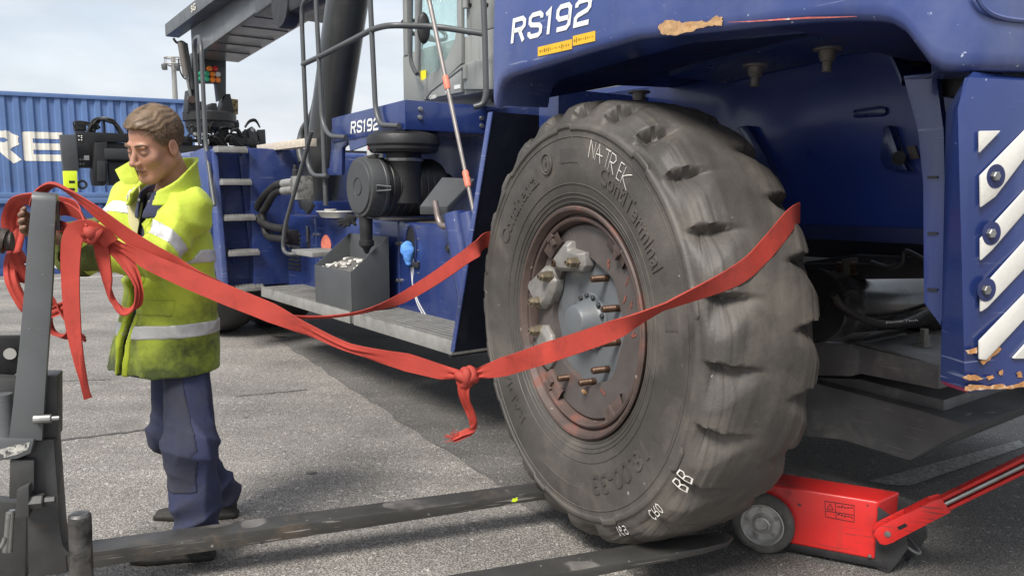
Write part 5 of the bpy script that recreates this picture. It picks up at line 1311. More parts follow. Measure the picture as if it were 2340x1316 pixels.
def folds(P):
    # cloth folds: bunching rings near the elbows, long soft drapes on the body
    def along(P, a, b):
        ab = b - a; return (P - a) @ ab / (ab @ ab)
    tl = along(P, shL, elL); tf = along(P, elL, wrL)
    n1 = fbm(P, 11, 1, 2); n2 = fbm(P, 24, 2, 2)
    dl = np.exp(-((np.linalg.norm(P - elL, axis=-1)) / .16) ** 2)
    dr = np.exp(-((np.linalg.norm(P - elR, axis=-1)) / .16) ** 2)
    ds = np.exp(-((np.linalg.norm(P - shL, axis=-1)) / .18) ** 2)
    ring = -cr_(tl * 22 + 2.4 * n1) * dl * .008 - cr_(tf * 27 + 2.5 * n1) * dl * .0075 - cr_((P[:, 0] * 40 + P[:, 2] * 55) + 2 * n1) * dr * .006
    drape = -cr_(P[:, 0] * 30 - P[:, 1] * 24 + P[:, 2] * 11 + 3 * n1) * .0050 - cr_(P[:, 2] * 42 + P[:, 0] * 18 + 3 * n1) * np.exp(-((P[:, 2] - 1.15) / .12) ** 2) * .007 - cr_(P[:, 0] * 60 + P[:, 2] * 48 + 2 * n2) * ds * .006
    return 1.35 * ring + 1.3 * drape + n2 * .0035
def open_gap(l, f, z):
    """front opening of the jacket: distance-like, negative inside the gap"""
    c = np.interp(z, [hem, 1.0, 1.25, 1.40, 1.50], [-.022, -.026, -.034, -.040, -.01]); w = np.interp(z, [hem, .9, 1.1, 1.30, 1.42, 1.52], [.014, .016, .028, .066, .088, .098])
    return np.maximum(np.abs(l - c) - w, -f + .0)
def jacket_raw(P):
    t, l, f = torso_d(P); L_, R_ = arm_d(P)
    return smin(smin(t, L_, .055), R_, .055) + folds(P), l, f
def jacket(P):
    d, l, f = jacket_raw(P); sh = np.abs(d + .0105) - .0105
    # cut: neck, hem, front gap, cuffs
    sh = np.maximum(sh, hem - P[:, 2] + .012 * np.sin(l * 20))
    nk = np.linalg.norm(P[:, :2] - nb[:2], axis=-1); sh = np.where(nk < .14, np.maximum(sh, P[:, 2] - 1.50 - .25 * np.maximum(0, -f)), sh)
    sh = np.maximum(sh, -np.maximum(open_gap(l, f, P[:, 2]), .012 - np.minimum(*arm_d(P))))
    for el, wr in ((elL, wrL), (elR, wrR)):
        ax = (wr - el) / np.linalg.norm(wr - el); q = (P - wr) @ ax; near = np.linalg.norm(P - wr, axis=-1) < .13
        sh = np.where(near, np.maximum(sh, q + .012), sh)
    return sh
jlo, jhi = np.array([-1.80, 2.78, hem - .03]), np.array([-1.02, 3.58, 1.60])
jk = sdf_build(jacket, jlo, jhi, .0068, 'jacket', HIVIS, WK, off)
# reflective tape: thin skins cut from the jacket by slabs
def band(fn_slab, w, blo=jlo, bhi=jhi, name='reflective_band'):
    def f(P):
        d, l, fr = jacket_raw(P); sh = np.maximum(d - .0035, -(d + .012))
        sh = np.maximum(sh, -np.maximum(open_gap(l, fr, P[:, 2]), .012 - np.minimum(*arm_d(P)))); sh = np.maximum(sh, hem - P[:, 2])
        s, reg = fn_slab(P, l, fr); return np.where(reg, np.maximum(sh, np.abs(s) - w / 2), .05)
    return sdf_build(f, blo, bhi, .0055, name, REFL, jk, off, relax=1)
def bx_(*ps, r=.15): return np.maximum(np.min(ps, axis=0) - r, jlo), np.minimum(np.max(ps, axis=0) + r, jhi)
axU = (elL - shL) / np.linalg.norm(elL - shL); axR = (elR - shR) / np.linalg.norm(elR - shR)
midU = shL + (elL - shL) * .72
def armreg(P, a, b, r=.13):
    ab = b - a; t = np.clip((P - a) @ ab / (ab @ ab), 0, 1); return np.linalg.norm(P - a - t[:, None] * ab, axis=-1) < r
band(lambda P, l, f: ((P - midU) @ axU + .15 * ((P - midU) @ np.array([0, 0, 1.])), armreg(P, shL + (elL - shL) * .4, elL)), .050, *bx_(shL, elL))
midR = shR + (elR - shR) * .55
band(lambda P, l, f: ((P - midR) @ axR, armreg(P, shR + (elR - shR) * .3, elR, .115)), .052, *bx_(shR, elR))
midF = elL + (wrL - elL) * .12
hz1 = pp(390, 758, 3.1)[2]
band(lambda P, l, f: (P[:, 2] - hz1 + .05 * l - .10 * np.maximum(0, l), P[:, 2] < 1.1), .055, jlo, np.array([jhi[0], jhi[1], hz1 + .09]))
hz2 = pp(470, 582, 3.1)[2]
band(lambda P, l, f: (P[:, 2] - hz2 - .12 * l + .03, ~armreg(P, shL, elL, .135) & ~armreg(P, elL, wrL, .11) & ~armreg(P, elR, wrR, .11) & ~armreg(P, shR, elR, .12) & (f < .06)), .052, np.array([jlo[0], jlo[1], hz2 - .12]), np.array([jhi[0], jhi[1], hz2 + .12]))
band(lambda P, l, f: (l - .115 - .0 * P[:, 2], (P[:, 2] > 1.34) & ~armreg(P, shL, elL, .10)), .045, np.array([jlo[0], jlo[1], 1.33]), jhi)
band(lambda P, l, f: (l + .115, (P[:, 2] > 1.34) & ~armreg(P, shR, elR, .09)), .045, np.array([jlo[0], jlo[1], 1.33]), jhi)
# collar: stand-up ring round the neck, open in front, with two points
nc = nb + np.array([.0, .0, .0]); hd_c = pp(352, 330, 3.04)
def collar(P):
    z = P[:, 2]; q = P[:, :2] - (nc[:2] + (hd_c[:2] - nc[:2]) * np.clip((z - nc[2]) / .3, 0, .5)[:, None] - fdir[:2] * .012)
    l = q @ ldir[:2]; f = q @ fdir[:2]
    r = np.interp(z, [1.44, 1.50, 1.56, 1.64], [.136, .114, .112, .122]); k = np.sqrt((l / 1.02) ** 2 + (f / 1.08) ** 2)
    d = np.abs(k - r + .004 * np.sin(l * 40 + z * 50)) - .0075
    topz = np.interp(f, [-.12, -.05, .02, .1], [1.640, 1.600, 1.548, 1.50])
    d = np.maximum(d, z - topz); d = np.maximum(d, 1.45 - z)
    return np.maximum(d, -np.maximum(np.abs(l - .005) - .075, -f + .015))
sdf_build(collar, np.array([-1.66, 2.93, 1.42]), np.array([-1.16, 3.42, 1.68]), .0055, 'collar', HIVIS, jk, off)
def flap(pix, nm, mt, th=.006, dz=0):
    mb = MB(); ps = [Vector(pp(u, v, Y)) for u, v, Y in pix]; nn = (ps[1] - ps[0]).cross(ps[2] - ps[0]).normalized() * th
    mb.prism([p - base for p in ps], nn); return mb.build(nm, mt, jk, bevel=.003)
flap([(262, 388, 3.02), (300, 366, 3.03), (318, 410, 3.03), (312, 420, 3.02), (284, 421, 3.0), (275, 414, 3.0)], 'collar_point', HIVIS)
# placket strip, pocket flap, cuff edge details
lin = [(294, 440, 3.13), (318, 424, 3.13), (325, 470, 3.10), (312, 540, 3.08), (300, 540, 3.08), (292, 500, 3.10)]
flap([(u, v, Y + .01) for u, v, Y in lin], 'lining', BEIGE, .004)
# pocket flaps follow the jacket skin
def pocket(P):
    d, l, f = jacket_raw(P); sh = np.maximum(d - .007, -(d + .010))
    return np.maximum(np.maximum(sh, np.abs(P[:, 2] - pp(390, 700, 3.1)[2]) - .030), np.maximum(np.abs(l - .085) - .085, -f))
sdf_build(pocket, np.array([jlo[0], jlo[1], .9]), np.array([jhi[0], jhi[1], 1.12]), .006, 'pocket_flap', HIVIS, jk, off, relax=0)

# placket strips down both front edges, grimy cuffs
HIVIS_D = mat('hi_vis_edge', (.42, .50, .03), .8, var=.2, vs=9, dirt=((.12, .13, .03), .52, 9, .25), bump=(.4, 60, .004))
def placket(P):
    d, l, f = jacket_raw(P); gp2 = open_gap(l, f, P[:, 2]); sh = np.maximum(d - .0045, -(d + .012))
    sh = np.maximum(sh, -np.maximum(gp2, .012 - np.minimum(*arm_d(P)))); sh = np.maximum(sh, np.maximum(gp2 - .030, -f + .02)); sh = np.maximum(sh, .03 - np.minimum(*arm_d(P)))
    return np.maximum(np.maximum(sh, hem + .004 - P[:, 2]), P[:, 2] - 1.46)
sdf_build(placket, jlo, jhi, .0062, 'placket', HIVIS_D, jk, off)
GRIME = mat('grimy_cuff', (.10, .12, .025), .85, var=.4, vs=12, dirt=((.03, .032, .012), .5, 14, .2), bump=(.4, 50, .005))
for el, wr in ((elL, wrL), (elR, wrR)):
    ax_ = (wr - el) / np.linalg.norm(wr - el)
    def cuff(P, wr=wr, ax_=ax_, el=el):
        d = np.minimum(*arm_d(P)) + folds(P); q = (P - wr) @ ax_; return np.maximum(np.maximum(d - .004, -(d + .012)), np.abs(q + .042) - .032)
    sdf_build(cuff, wr - .13, wr + .13, .006, 'cuff', GRIME, jk, off)
# --- coverall inside the jacket, t-shirt
def coverall(P):
    d, l, f = torso_d(P, -.026); z = P[:, 2]
    d = np.maximum(d, z - 1.52); notch = np.maximum(np.abs(l + .005) - np.interp(z, [1.36, 1.52], [.0, .055]), -f)
    return np.maximum(d, -notch)
cv = sdf_build(coverall, jlo, jhi + np.array([0, 0, .02]), .008, 'coverall', NAVYC, WK, off)
def ccol(P):
    z = P[:, 2]; q = P[:, :2] - (nc[:2] - fdir[:2] * .004); l = q @ ldir[:2]; f = q @ fdir[:2]
    k = np.sqrt(l ** 2 + (f / 1.05) ** 2); d = np.abs(k - np.interp(z, [1.42, 1.50, 1.58], [.10, .080, .078])) - .0045
    d = np.maximum(d, z - np.interp(f, [-.08, .08], [1.575, 1.50])); d = np.maximum(d, 1.40 - z)
    return np.maximum(d, -np.maximum(np.abs(l) - np.interp(z, [1.40, 1.54], [.012, .052]), -f))
sdf_build(ccol, np.array([-1.66, 2.93, 1.38]), np.array([-1.16, 3.40, 1.62]), .005, 'coverall_collar', NAVYC, cv, off)
sdf_build(lambda P: np.maximum(torso_d(P, -.034)[0], P[:, 2] - 1.50), jlo, jhi, .010, 't_shirt', BLACKC, WK, off)
for (u, v, Y) in ((318, 457, 3.035), (341, 461, 3.03)):
    b = MB(); p = Vector(pp(u, v, Y)) - base; b.lathe([(.006, 0), (.005, .003), (.001, .004)], p, (-.5, -.85, 0), 10); b.build('snap_button', STEEL, cv)

# --- trousers
def trousers(P):
    n = fbm(P, 16, 5, 2); z = P[:, 2]
    hemL = anL + np.array([0, 0, -.02]); hemR = anR + np.array([0, 0, -.015])
    L_ = d_chain(P, [hipL, knL, knL + (hemL - knL) * .55, hemL], [.094, .096, .090, .094], .05)
    R_ = d_chain(P, [hipR, knR, knR + (hemR - knR) * .5, hemR], [.090, .088, .074, .074], .05)
    pel = d_ell(P, (hipL + hipR) / 2 + np.array([0, 0, .02]), (.125, .115, .10))
    d = smin(smin(L_, R_, .012), pel, .05)
    kn = np.exp(-((z - knL[2]) / .10) ** 2)
    low = np.exp(-((z - .16) / .10) ** 2)
    d = d + -cr_(z * 70 + P[:, 0] * 30 + 3 * n) * .0055 * kn - cr_(z * 62 - P[:, 0] * 40 + 3 * n) * .010 * low + n * .004 - cr_(P[:, 0] * 44 + P[:, 1] * 36 + z * 6 + 2.5 * n) * .0045
    return np.maximum(d, (np.minimum(hemL[2], hemR[2]) - .03) - z)
tr = sdf_build(trousers, np.array([-1.62, 2.85, .04]), np.array([-1.02, 3.72, .98]), .0075, 'trousers', NAVYC, WK, off)
kp = mat('knee_pad_cloth', (.030, .033, .060), .9, var=.2, vs=8, dirt=((.046, .043, .046), .48, 5, .35), bump=(.4, 40, .006), bump2=(.25, 240, .002))
def kneepatch(P):
    d = trousers(P); z = P[:, 2]; q = P - knL; s = q[:, 0] * -.75 + q[:, 1] * -.66; w = q[:, 0] * .66 + q[:, 1] * -.75
    return np.maximum(np.maximum(np.maximum(d - .003, -(d + .012)), np.abs(z - knL[2] - .06) - .23), np.maximum(np.abs(w) - .105, -s + .012))
sdf_build(kneepatch, knL - .32, knL + .34, .006, 'knee_patch', kp, tr, off, relax=0)
# --- shoes
def shoe(an, toe, nm):
    an = np.array(an); ax = toe - an; ax[2] = 0; L_ = np.linalg.norm(ax); ax /= L_; sd_ = np.array([-ax[1], ax[0], 0])
    heel = an - ax * .055
    def f(P):
        q = P - np.array([heel[0], heel[1], 0]); t = q @ ax; s = q @ sd_; z = P[:, 2]; n_ = L_ + .11
        w = np.interp(t, [0, .05, .14, .21, .27, n_], [.030, .036, .038, .047, .042, .026]); h = np.interp(t, [0, .06, .12, .18, .26, n_], [.105, .11, .10, .075, .058, .045])
        body = np.maximum(np.maximum(np.abs(s) - w, z - h), np.maximum(-t, t - n_))
        body = smax(smax(np.abs(s) - w, z - h + .6 * np.abs(s) * .5, .025), np.maximum(-t, t - n_), .03)
        body = smax(body, .0 - z, .004)
        sole = smax(smax(np.abs(s) - w - .006, z - .028, .006), smax(np.maximum(-t - .006, t - n_ - .006), -z, .01), .02)
        return smin(np.maximum(body, -z), np.maximum(sole, -z + .0), .004)
    lo_ = np.minimum(heel, toe) - .12; hi_ = np.maximum(heel, toe) + .12; lo_[2] = -.02; hi_[2] = .15
    return sdf_build(f, lo_, hi_, .005, nm, SHOE, WK, off)
shoe(anL, toeL, 'shoe'); shoe(anR, toeR, 'shoe')

# --- the body: head, neck, arms, hands, trunk, legs as one surface
yaw = R(241); tilt = R(-22)
fw = np.array([math.cos(yaw) * math.cos(tilt), math.sin(yaw) * math.cos(tilt), math.sin(tilt)])
rt = np.cross(fw, [0, 0, 1]); rt /= np.linalg.norm(rt); up_ = np.cross(rt, fw)
roll = R(7); rt, up_ = rt * math.cos(roll) + up_ * math.sin(roll), up_ * math.cos(roll) - rt * math.sin(roll)
HC = pp(353, 329, 3.05); HS = 1.06
HR = np.stack([rt, fw, up_], 1)           # columns: right, forward, up
def hl(P): return ((P - HC) @ HR) / HS    # world -> head local
def hw(p): return HC + HR @ (np.array(p) * HS)
def head_d(P):
    q = hl(P); x = np.abs(q[:, 0]); s = np.stack([x, q[:, 1], q[:, 2]], -1)
    d = d_ell(q, (0, -.018, .034), (.075, .097, .084))
    d = smin(d, d_ell(q, (0, .030, -.040), (.060, .062, .080)), .03)
    d = smin(d, d_cone(s, (.050, -.012, -.055), (.018, .066, -.108), .020, .018), .03)
    d = smin(d, d_ell(q, (0, .076, -.106), (.022, .018, .018)), .018)
    d = smin(d, d_ell(s, (.042, .058, -.030), (.024, .022, .024)), .02)
    d = smin(d, d_ell(s, (.026, .078, .018), (.026, .012, .009)), .014)
    d = smax(d, -d_ell(s, (.033, .098, -.002), (.017, .016, .012)), .012)
    d = smin(d, d_ell(s, (.033, .073, -.003), (.016, .013, .011)), .004)
    d = smin(d, d_cone(q, (0, .084, .004), (0, .110, -.036), .0075, .0125), .010)
    d = smin(d, d_ell(s, (.012, .100, -.041), (.009, .011, .008)), .006)
    d = smax(d, -d_ell(s, (.007, .104, -.050), (.004, .006, .004)), .004)
    d = smin(d, d_ell(q, (0, .086, -.066), (.024, .011, .0065)), .006)
    d = smin(d, d_ell(q, (0, .085, -.079), (.021, .010, .007)), .006)
    d = smax(d, -d_ell(q, (0, .100, -.0725), (.026, .010, .0014)), .003)
    er = d_ell(s, (.080, -.012, -.012), (.008, .020, .033)); er = smax(er, -d_ell(s, (.089, -.008, -.008), (.008, .011, .020)), .006)
    d = smin(d, er, .008)
    d = smin(d, d_cone(q, (0, -.030, -.075), (0, -.040, -.19), .054, .060), .03)
    return d * HS
def hand_d(P, wr, fwd, upv, side, curl, spread=1.0):
    """palm and five fingers; fwd = wrist to knuckles, upv = back of the hand, side = towards the thumb"""
    Rm = np.stack([side, fwd, upv], 1); q = (P - wr) @ Rm
    d = d_cone(q, (0, -.07, 0), (0, .02, 0), .030, .029)
    d = smin(d, d_ell(q, (0, .062, 0), (.042, .048, .016)), .02)
    for i, (x, L_) in enumerate(((.032, .072), (.011, .082), (-.011, .076), (-.031, .060))):
        a = np.array([x, .098, .002]); ang = 0.; pts = [np.array([x * .9, .06, .0]), a]; r = [.010, .0105]
        for k, fr in enumerate((.45, .30, .25)):
            ang += curl[k] * (1 + .06 * i); a = a + np.array([x * .06 * spread, math.cos(ang), -math.sin(ang)]) * L_ * fr * 1.25; pts.append(a); r.append((.0098, .009, .0078)[k])
        d = smin(d, d_chain(q, pts, r, .004), .006)
    tb = [np.array([.026, .018, -.006]), np.array([.052, .045, -.022]), np.array([.058, .078, -.034]), np.array([.050, .100, -.042])]
    return smin(d, d_chain(q, tb, [.016, .0125, .011, .009], .006), .010)
def unit(v): return np.array(v) / np.linalg.norm(v)
fR = unit(pp(26, 500, 2.755) - wrR); upR = unit(np.cross(fR, np.cross([0.1, .0, 1.], fR))); sR = np.cross(fR, upR)
fL = unit(np.array([-.93, .05, .12])); upL = unit(np.cross(fL, np.cross([-.1, -.9, .5], fL))); sL = np.cross(fL, upL)
bkR = unit(np.cross(sR, fR) * .35 - sR * 1.0 + np.array([0, 0, 0])); sdR = np.cross(fR, bkR)
def body(P):
    d = head_d(P)
    d = smin(d, d_cone(P, hw((0, -.036, -.17)), nb + np.array([.02, .05, -.05]), .062, .07), .03)
    d = smin(d, d_chain(P, [nb + np.array([.02, .06, -.08]), (shL + shR) / 2 + np.array([0, .05, -.12]), (hipL + hipR) / 2], [.085, .095, .09], .05), .05)
    d = smin(d, d_chain(P, [shL + (shR - shL) * .3, shL, elL, wrL], [.045, .042, .040, .030], .03), .04)
    d = smin(d, d_chain(P, [shR + (shL - shR) * .3, shR, elR, wrR], [.045, .042, .038, .030], .03), .04)
    d = smin(d, hand_d(P, wrR, fR, -bkR, sdR, (.30, .55, .45)), .012)
    d = smin(d, hand_d(P, wrL, fL, upL, sL, (.7, .9, .6)), .012)
    d = smin(d, d_chain(P, [hipL, knL, anL + np.array([0, 0, -.02]), anL + np.array([-.02, 0, -.06])], [.075, .05, .038, .035], .03), .03)
    d = smin(d, d_chain(P, [hipR, knR, anR + np.array([0, 0, -.02]), anR + np.array([-.02, 0, -.05])], [.075, .05, .038, .035], .03), .03)
    return d
bo = sdf_build(body, np.array([-1.98, 2.72, .03]), np.array([-1.02, 3.66, 1.85]), .0036, 'body', [SKIN, HAND], WK, off)
# hands carry workshop grime: second material by position
me = bo.data; cen_ = np.zeros(len(me.polygons) * 3); me.polygons.foreach_get('center', cen_); cen_ = cen_.reshape(-1, 3) + off
sel = ((np.linalg.norm(cen_ - wrR, axis=1) < .24) | (np.linalg.norm(cen_ - wrL, axis=1) < .24)).astype(int); me.polygons.foreach_set('material_index', sel)
# lips slightly redder is left to the skin tone; brows, lashes, hair are children
def hv(p): return Vector(hw(p)) - base
for sx in (1, -1):
    b = MB(); pts = catmull([hv((sx * x, y, z)) for x, y, z in ((.012, .0905, .0205), (.028, .0905, .0265), (.044, .080, .0245), (.052, .070, .018))], 5); b.tube(pts, [.0022 + .0022 * math.sin(math.pi * (i + 2) / (len(pts) + 3)) for i in range(len(pts))], 6, flat=1.0); b.build('eyebrow', HAIR, bo)
    b = MB(); b.tube(catmull([hv((sx * x, y, z)) for x, y, z in ((.018, .0842, -.0055), (.028, .0872, -.0060), (.038, .0850, -.0065), (.048, .0770, -.0060))], 5), .0015, 5); b.build('eyelashes', HAIRD, bo)
b = MB(); b.tube(catmull([hv((x, y, z)) for x, y, z in ((-.023, .085, -.0735), (-.010, .0945, -.0722), (0, .096, -.0726), (.010, .0945, -.0722), (.023, .085, -.0735))], 4), .0016, 5); b.build('mouth_line', mat('lip_shade', (.22, .075, .06), .6), bo)
# hair: cap over the skull plus combed strands
def hairline(q):
    """positive where hair grows (head local)"""
    x = np.abs(q[:, 0]); front = np.interp(x, [0, .04, .06, .075, .09], [.075, .070, .052, .02, .015])     # hairline forward limit at height
    z0 = np.interp(q[:, 1], [-.12, -.085, -.045, -.025, .005, .028, .042, .06, .1], [-.085, -.080, -.050, -.004, .012, .022, .060, .076, .082])
    return q[:, 2] - z0
def hair(P):
    q = hl(P); n1 = fbm(q, 70, 11, 2)
    comb = np.sin(q[:, 2] * 260 + q[:, 1] * 60 + q[:, 0] * 90 + 4 * n1) * .0013 + n1 * .0026
    top = .006 + .012 * np.clip((q[:, 2] - .04) / .08, 0, 1) + .010 * np.clip((q[:, 1] - .03) / .06, 0, 1) * np.clip((q[:, 2] - .05) / .04, 0, 1)
    d = d_ell(q, (0, -.018, .034), (.075, .097, .084)) - top + comb
    d = np.maximum(d, -(d_ell(q, (0, -.018, .034), (.072, .094, .081))))
    return smax(d, -hairline(q), .006) * HS
hr = sdf_build(hair, HC - .16, HC + .17, .0038, 'hair', HAIR, bo, off)
st = MB(); rs_ = np.random.default_rng(5); cnt_ = 0
while cnt_ < 4500:
    v = rs_.normal(size=3); v /= np.linalg.norm(v)
    q = np.array([0, -.018, .034]) + v * np.array([.075, .097, .084])
    if hairline(q[None])[0] < .002: continue
    lift = .005 + .012 * max(0, min(1, (q[2] - .04) / .08)) + .010 * max(0, min(1, (q[1] - .03) / .06)) * max(0, min(1, (q[2] - .05) / .04))
    nrm_ = v / np.array([.075, .097, .084]); nrm_ /= np.linalg.norm(nrm_)
    w_up = max(0, min(1, (q[2] - .03) / .06))
    tdir = (np.array([.6, .3, -.05]) if q[1] < .03 else np.array([.85, .05, .22])) * w_up + np.array([0, -.35, -.9]) * (1 - w_up) + rs_.normal(size=3) * .16
    tdir -= nrm_ * (tdir @ nrm_); tdir /= np.linalg.norm(tdir)
    L_ = rs_.uniform(.018, .034) * (1 + .6 * w_up); p0 = q + nrm_ * lift * .8; p1 = p0 + tdir * L_ * .5 + nrm_ * .003; p2 = p0 + tdir * L_ - nrm_ * .002 + np.array([0, 0, -.004])
    s_ = np.cross(tdir, nrm_) * .0011
    st.add([hv(p0 - s_), hv(p0 + s_), hv(p1 + s_ * .8), hv(p1 - s_ * .8), hv(p2)], [(0, 1, 2, 3), (3, 2, 4)]); cnt_ += 1
st.build('hair_strands', HAIR, hr, smooth=0, kind='stuff')
# ------------------------------------------------------------------ forklift (its carriage and forks reach in from the left)
FZ = .185
fa, fb = G0.at(206, 1234, z=FZ), G0.at(1202, 1104, z=FZ)
fang = math.degrees(math.atan2(fb.y - fa.y, fb.x - fa.x))
FK = Fr(fang, (fa.x, fa.y, 0))                 # x along the forks towards their tips, y away from the camera
FT = thing('forklift', 'forklift carriage with two long black forks slid under the big tyre', 'forklift', FK)
k = FK.at
near = k(206, 1262, z=FZ).y                    # near edge of the first fork
fw_ = -near
def fork(y0, y1, xa, xb, nm='fork', heel=True):
    mb = MB(); secs = []
    for x, th, inset in ((xa, .062, 0), (xa + (xb - xa) * .35, .056, 0), (xa + (xb - xa) * .75, .036, 0), (xb - .16, .024, 0), (xb - .05, .018, .012), (xb, .012, .045)):
        secs.append([(x, y0 + inset, FZ - th), (x, y1 - inset, FZ - th), (x, y1 - inset, FZ), (x, y0 + inset, FZ)])
    mb.loft(secs); return mb.build(nm, FORK, FT, bevel=.003)
tip1 = k(1202, 1104, z=FZ).x + .95
f1 = fork(near, 0, -.14, tip1)
n2 = k(1690, 1240, z=FZ)
y2b = k(1640, 1211, z=FZ).y
f2 = fork(y2b - fw_, y2b, -.14, n2.x + .01)
p = k(1176, 1141, y=near - .001); b = MB(); b.prism([(p.x + dx, near - .0015, p.z + dz) for dx, dz in ((-.014, -.008), (-.008, .008), (.0, .004), (.012, .010), (.014, -.006), (.002, -.010))], (0, .001, 0)); b.build('yellow_paint_mark', FLUO, f1, smooth=0)
# shank of the first fork with its rounded heel, upper hook
def plate(pix, y, th, nm, mt=FORKD, par=None, bev=.005):
    mb = MB(); mb.prism([k(u, v, y=y) for u, v in pix], (0, th, 0)); return mb.build(nm, mt, par or FT, bevel=bev)
xs0 = k(131, 1100, y=near).x; xs1 = k(64, 1100, y=near).x
sh = MB(); pro = [(xs1 - .02, FZ - .065), (-.06, FZ - .064), (-.06, FZ - .0), (xs0 + .055, FZ), (xs0 + .02, FZ + .012), (xs0 + .004, FZ + .045), (xs0, FZ + .10), (xs0, k(131, 1002, y=near).z), (xs1 + .015, k(131, 1002, y=near).z), (xs1, k(62, 1040, y=near).z)]
sh.prism([(x, near - .004, z) for x, z in pro], (0, fw_ + .004, 0)); shank = sh.build('fork_shank', FORKD, FT, bevel=.006)
plate([(92, 858), (131, 858), (131, 1001), (86, 1001)], near + .02, .10, 'fork_hook')
# tall grey back-rest post with a rolled top
post = MB(); pxs = [(128, 462), (124, 540), (120, 640), (112, 760), (104, 880), (96, 1006)]; pls = [(72, 458), (64, 540), (55, 660), (44, 790), (32, 900), (20, 1006)]
yp = near - .035
rings = []
for (a_, c_) in zip(pls, pxs):
    l_, r_ = k(a_[0], a_[1], y=yp), k(c_[0], c_[1], y=yp); rings.append([l_, r_, r_ + V(0, .028, 0), l_ + V(0, .028, 0)])
l_, r_ = k(72, 458, y=yp), k(128, 462, y=yp)
for j in range(1, 9):
    a_ = math.pi * j / 8; dz = .030 * math.sin(a_); dy = .030 * (1 - math.cos(a_))
    dz2 = .002 * math.sin(a_); dy2 = .028 + (.004) * 0
    rings.insert(0, [l_ + V(0, dy, dz), r_ + V(0, dy, dz), r_ + V(0, .03 - (.03 - .012) * math.cos(a_) * 1.0 if False else .03 - .008 * math.cos(a_), .008 * math.sin(a_)), l_ + V(0, .03 - .008 * math.cos(a_), .008 * math.sin(a_))])
rings.insert(0, [l_ + V(0, .060, -.10), r_ + V(0, .060, -.10), r_ + V(0, .04, -.10), l_ + V(0, .04, -.10)])
post.loft(rings); po = post.build('back_rest_post', POSTG, FT, bevel=.003, ang=50, smooth=50)
# carriage bars, bolts, pins and the clutter on the left edge
plate([(-60, 1002), (78, 1004), (70, 1036), (40, 1048), (-60, 1060)], near - .05, .14, 'carriage_plate', POSTG)
pp_ = mat('peeling_paint', (.45, .44, .40), .7, var=.3, vs=30, dirt=((.08, .08, .08), .5, 40, .08), bump=(.6, 60, .004))
plate([(-10, 1030), (30, 1018), (68, 1010), (64, 1026), (40, 1038), (8, 1046)], near - .0515, .001, 'peeled_patch', pp_, None, 0)
plate([(22, 1050), (78, 1052), (78, 1120), (60, 1138), (20, 1140)], near - .04, .10, 'hook_block', FORKD)
plate([(38, 1120), (66, 1108), (66, 1182), (34, 1184)], near - .075, .06, 'lock_nut', FORKD)
for (u, v, l, r) in ((76, 1145, .07, .026), (100, 957, .05, .016)):
    p = k(u, v, y=near - .05); b = MB(); b.lathe([(r, -.03), (r, l * .45), (r * .9, l * .5), (r * .55, l * .5), (r * .55, l), (.001, l)], p, (1, -.1, 0), 6 if r > .02 else 12); b.build('carriage_bolt', STEEL if r < .02 else FORKD, FT, smooth=25)
plate([(-60, 1140), (62, 1150), (58, 1330), (-60, 1330)], near + .10, .06, 'carriage_frame', FORKD)
plate([(-60, 862), (40, 868), (20, 1003), (-60, 1003)], near + .06, .08, 'carriage_upper', FORKD)
b = MB(); b.tube([k(6, 900, y=near), k(16, 1000, y=near)], .03, 14); b.build('mast_rod', POSTG, FT)
b = MB(); b.tube([k(22, 1170, y=near + .02), k(14, 1260, y=near + .02)], .012, 10); b.build('chain_rod', STEEL, FT)
b = MB(); b.tube([k(28, 1165, y=near + .02), k(22, 1260, y=near + .02)], .010, 10); b.build('chain_rod', STEEL, FT)
pt = plate([(-60, 768), (70, 766), (70, 782), (55, 782), (48, 845), (20, 866), (-60, 866)], near + .16, .02, 'bracket_plate', BLACK)
p = k(23, 808, y=near + .155); b = MB(); b.lathe([(.021, 0), (.021, .003), (.001, .003)], p, (0, -1, 0), 20); b.build('bracket_hole', mat('ground_through_hole', (.36, .35, .33), .8), pt)
b = MB(); pa_, pb_ = k(-60, 538, y=near + .10), k(14, 552, y=near + .10); b.tube([pa_, pb_], .045, 14); b.tube([pb_, pb_ + V(.02, 0, 0)], .034, 14); b.build('greasy_pipe', mat('greasy_brown', (.035, .025, .02), .5, var=.5, vs=30, bump=(.8, 40, .01)), FT)
b = MB(); b.tube([k(2, 1250, y=near - .06), k(8, 1240, y=near - .06), k(12, 1228, y=near - .06)], .008, 8); b.build('cotter_pin', STEEL, FT)
b = MB(); ba, bb_ = k(182, 1172, y=near - .16), k(188, 1345, y=near - .16); b.lathe([(.001, 0), (.028, .0), (.036, .008), (.037, .02), (.037, (bb_ - ba).length), (.001, (bb_ - ba).length)], ba, bb_ - ba, 24); b.build('round_bar', BAR, FT)

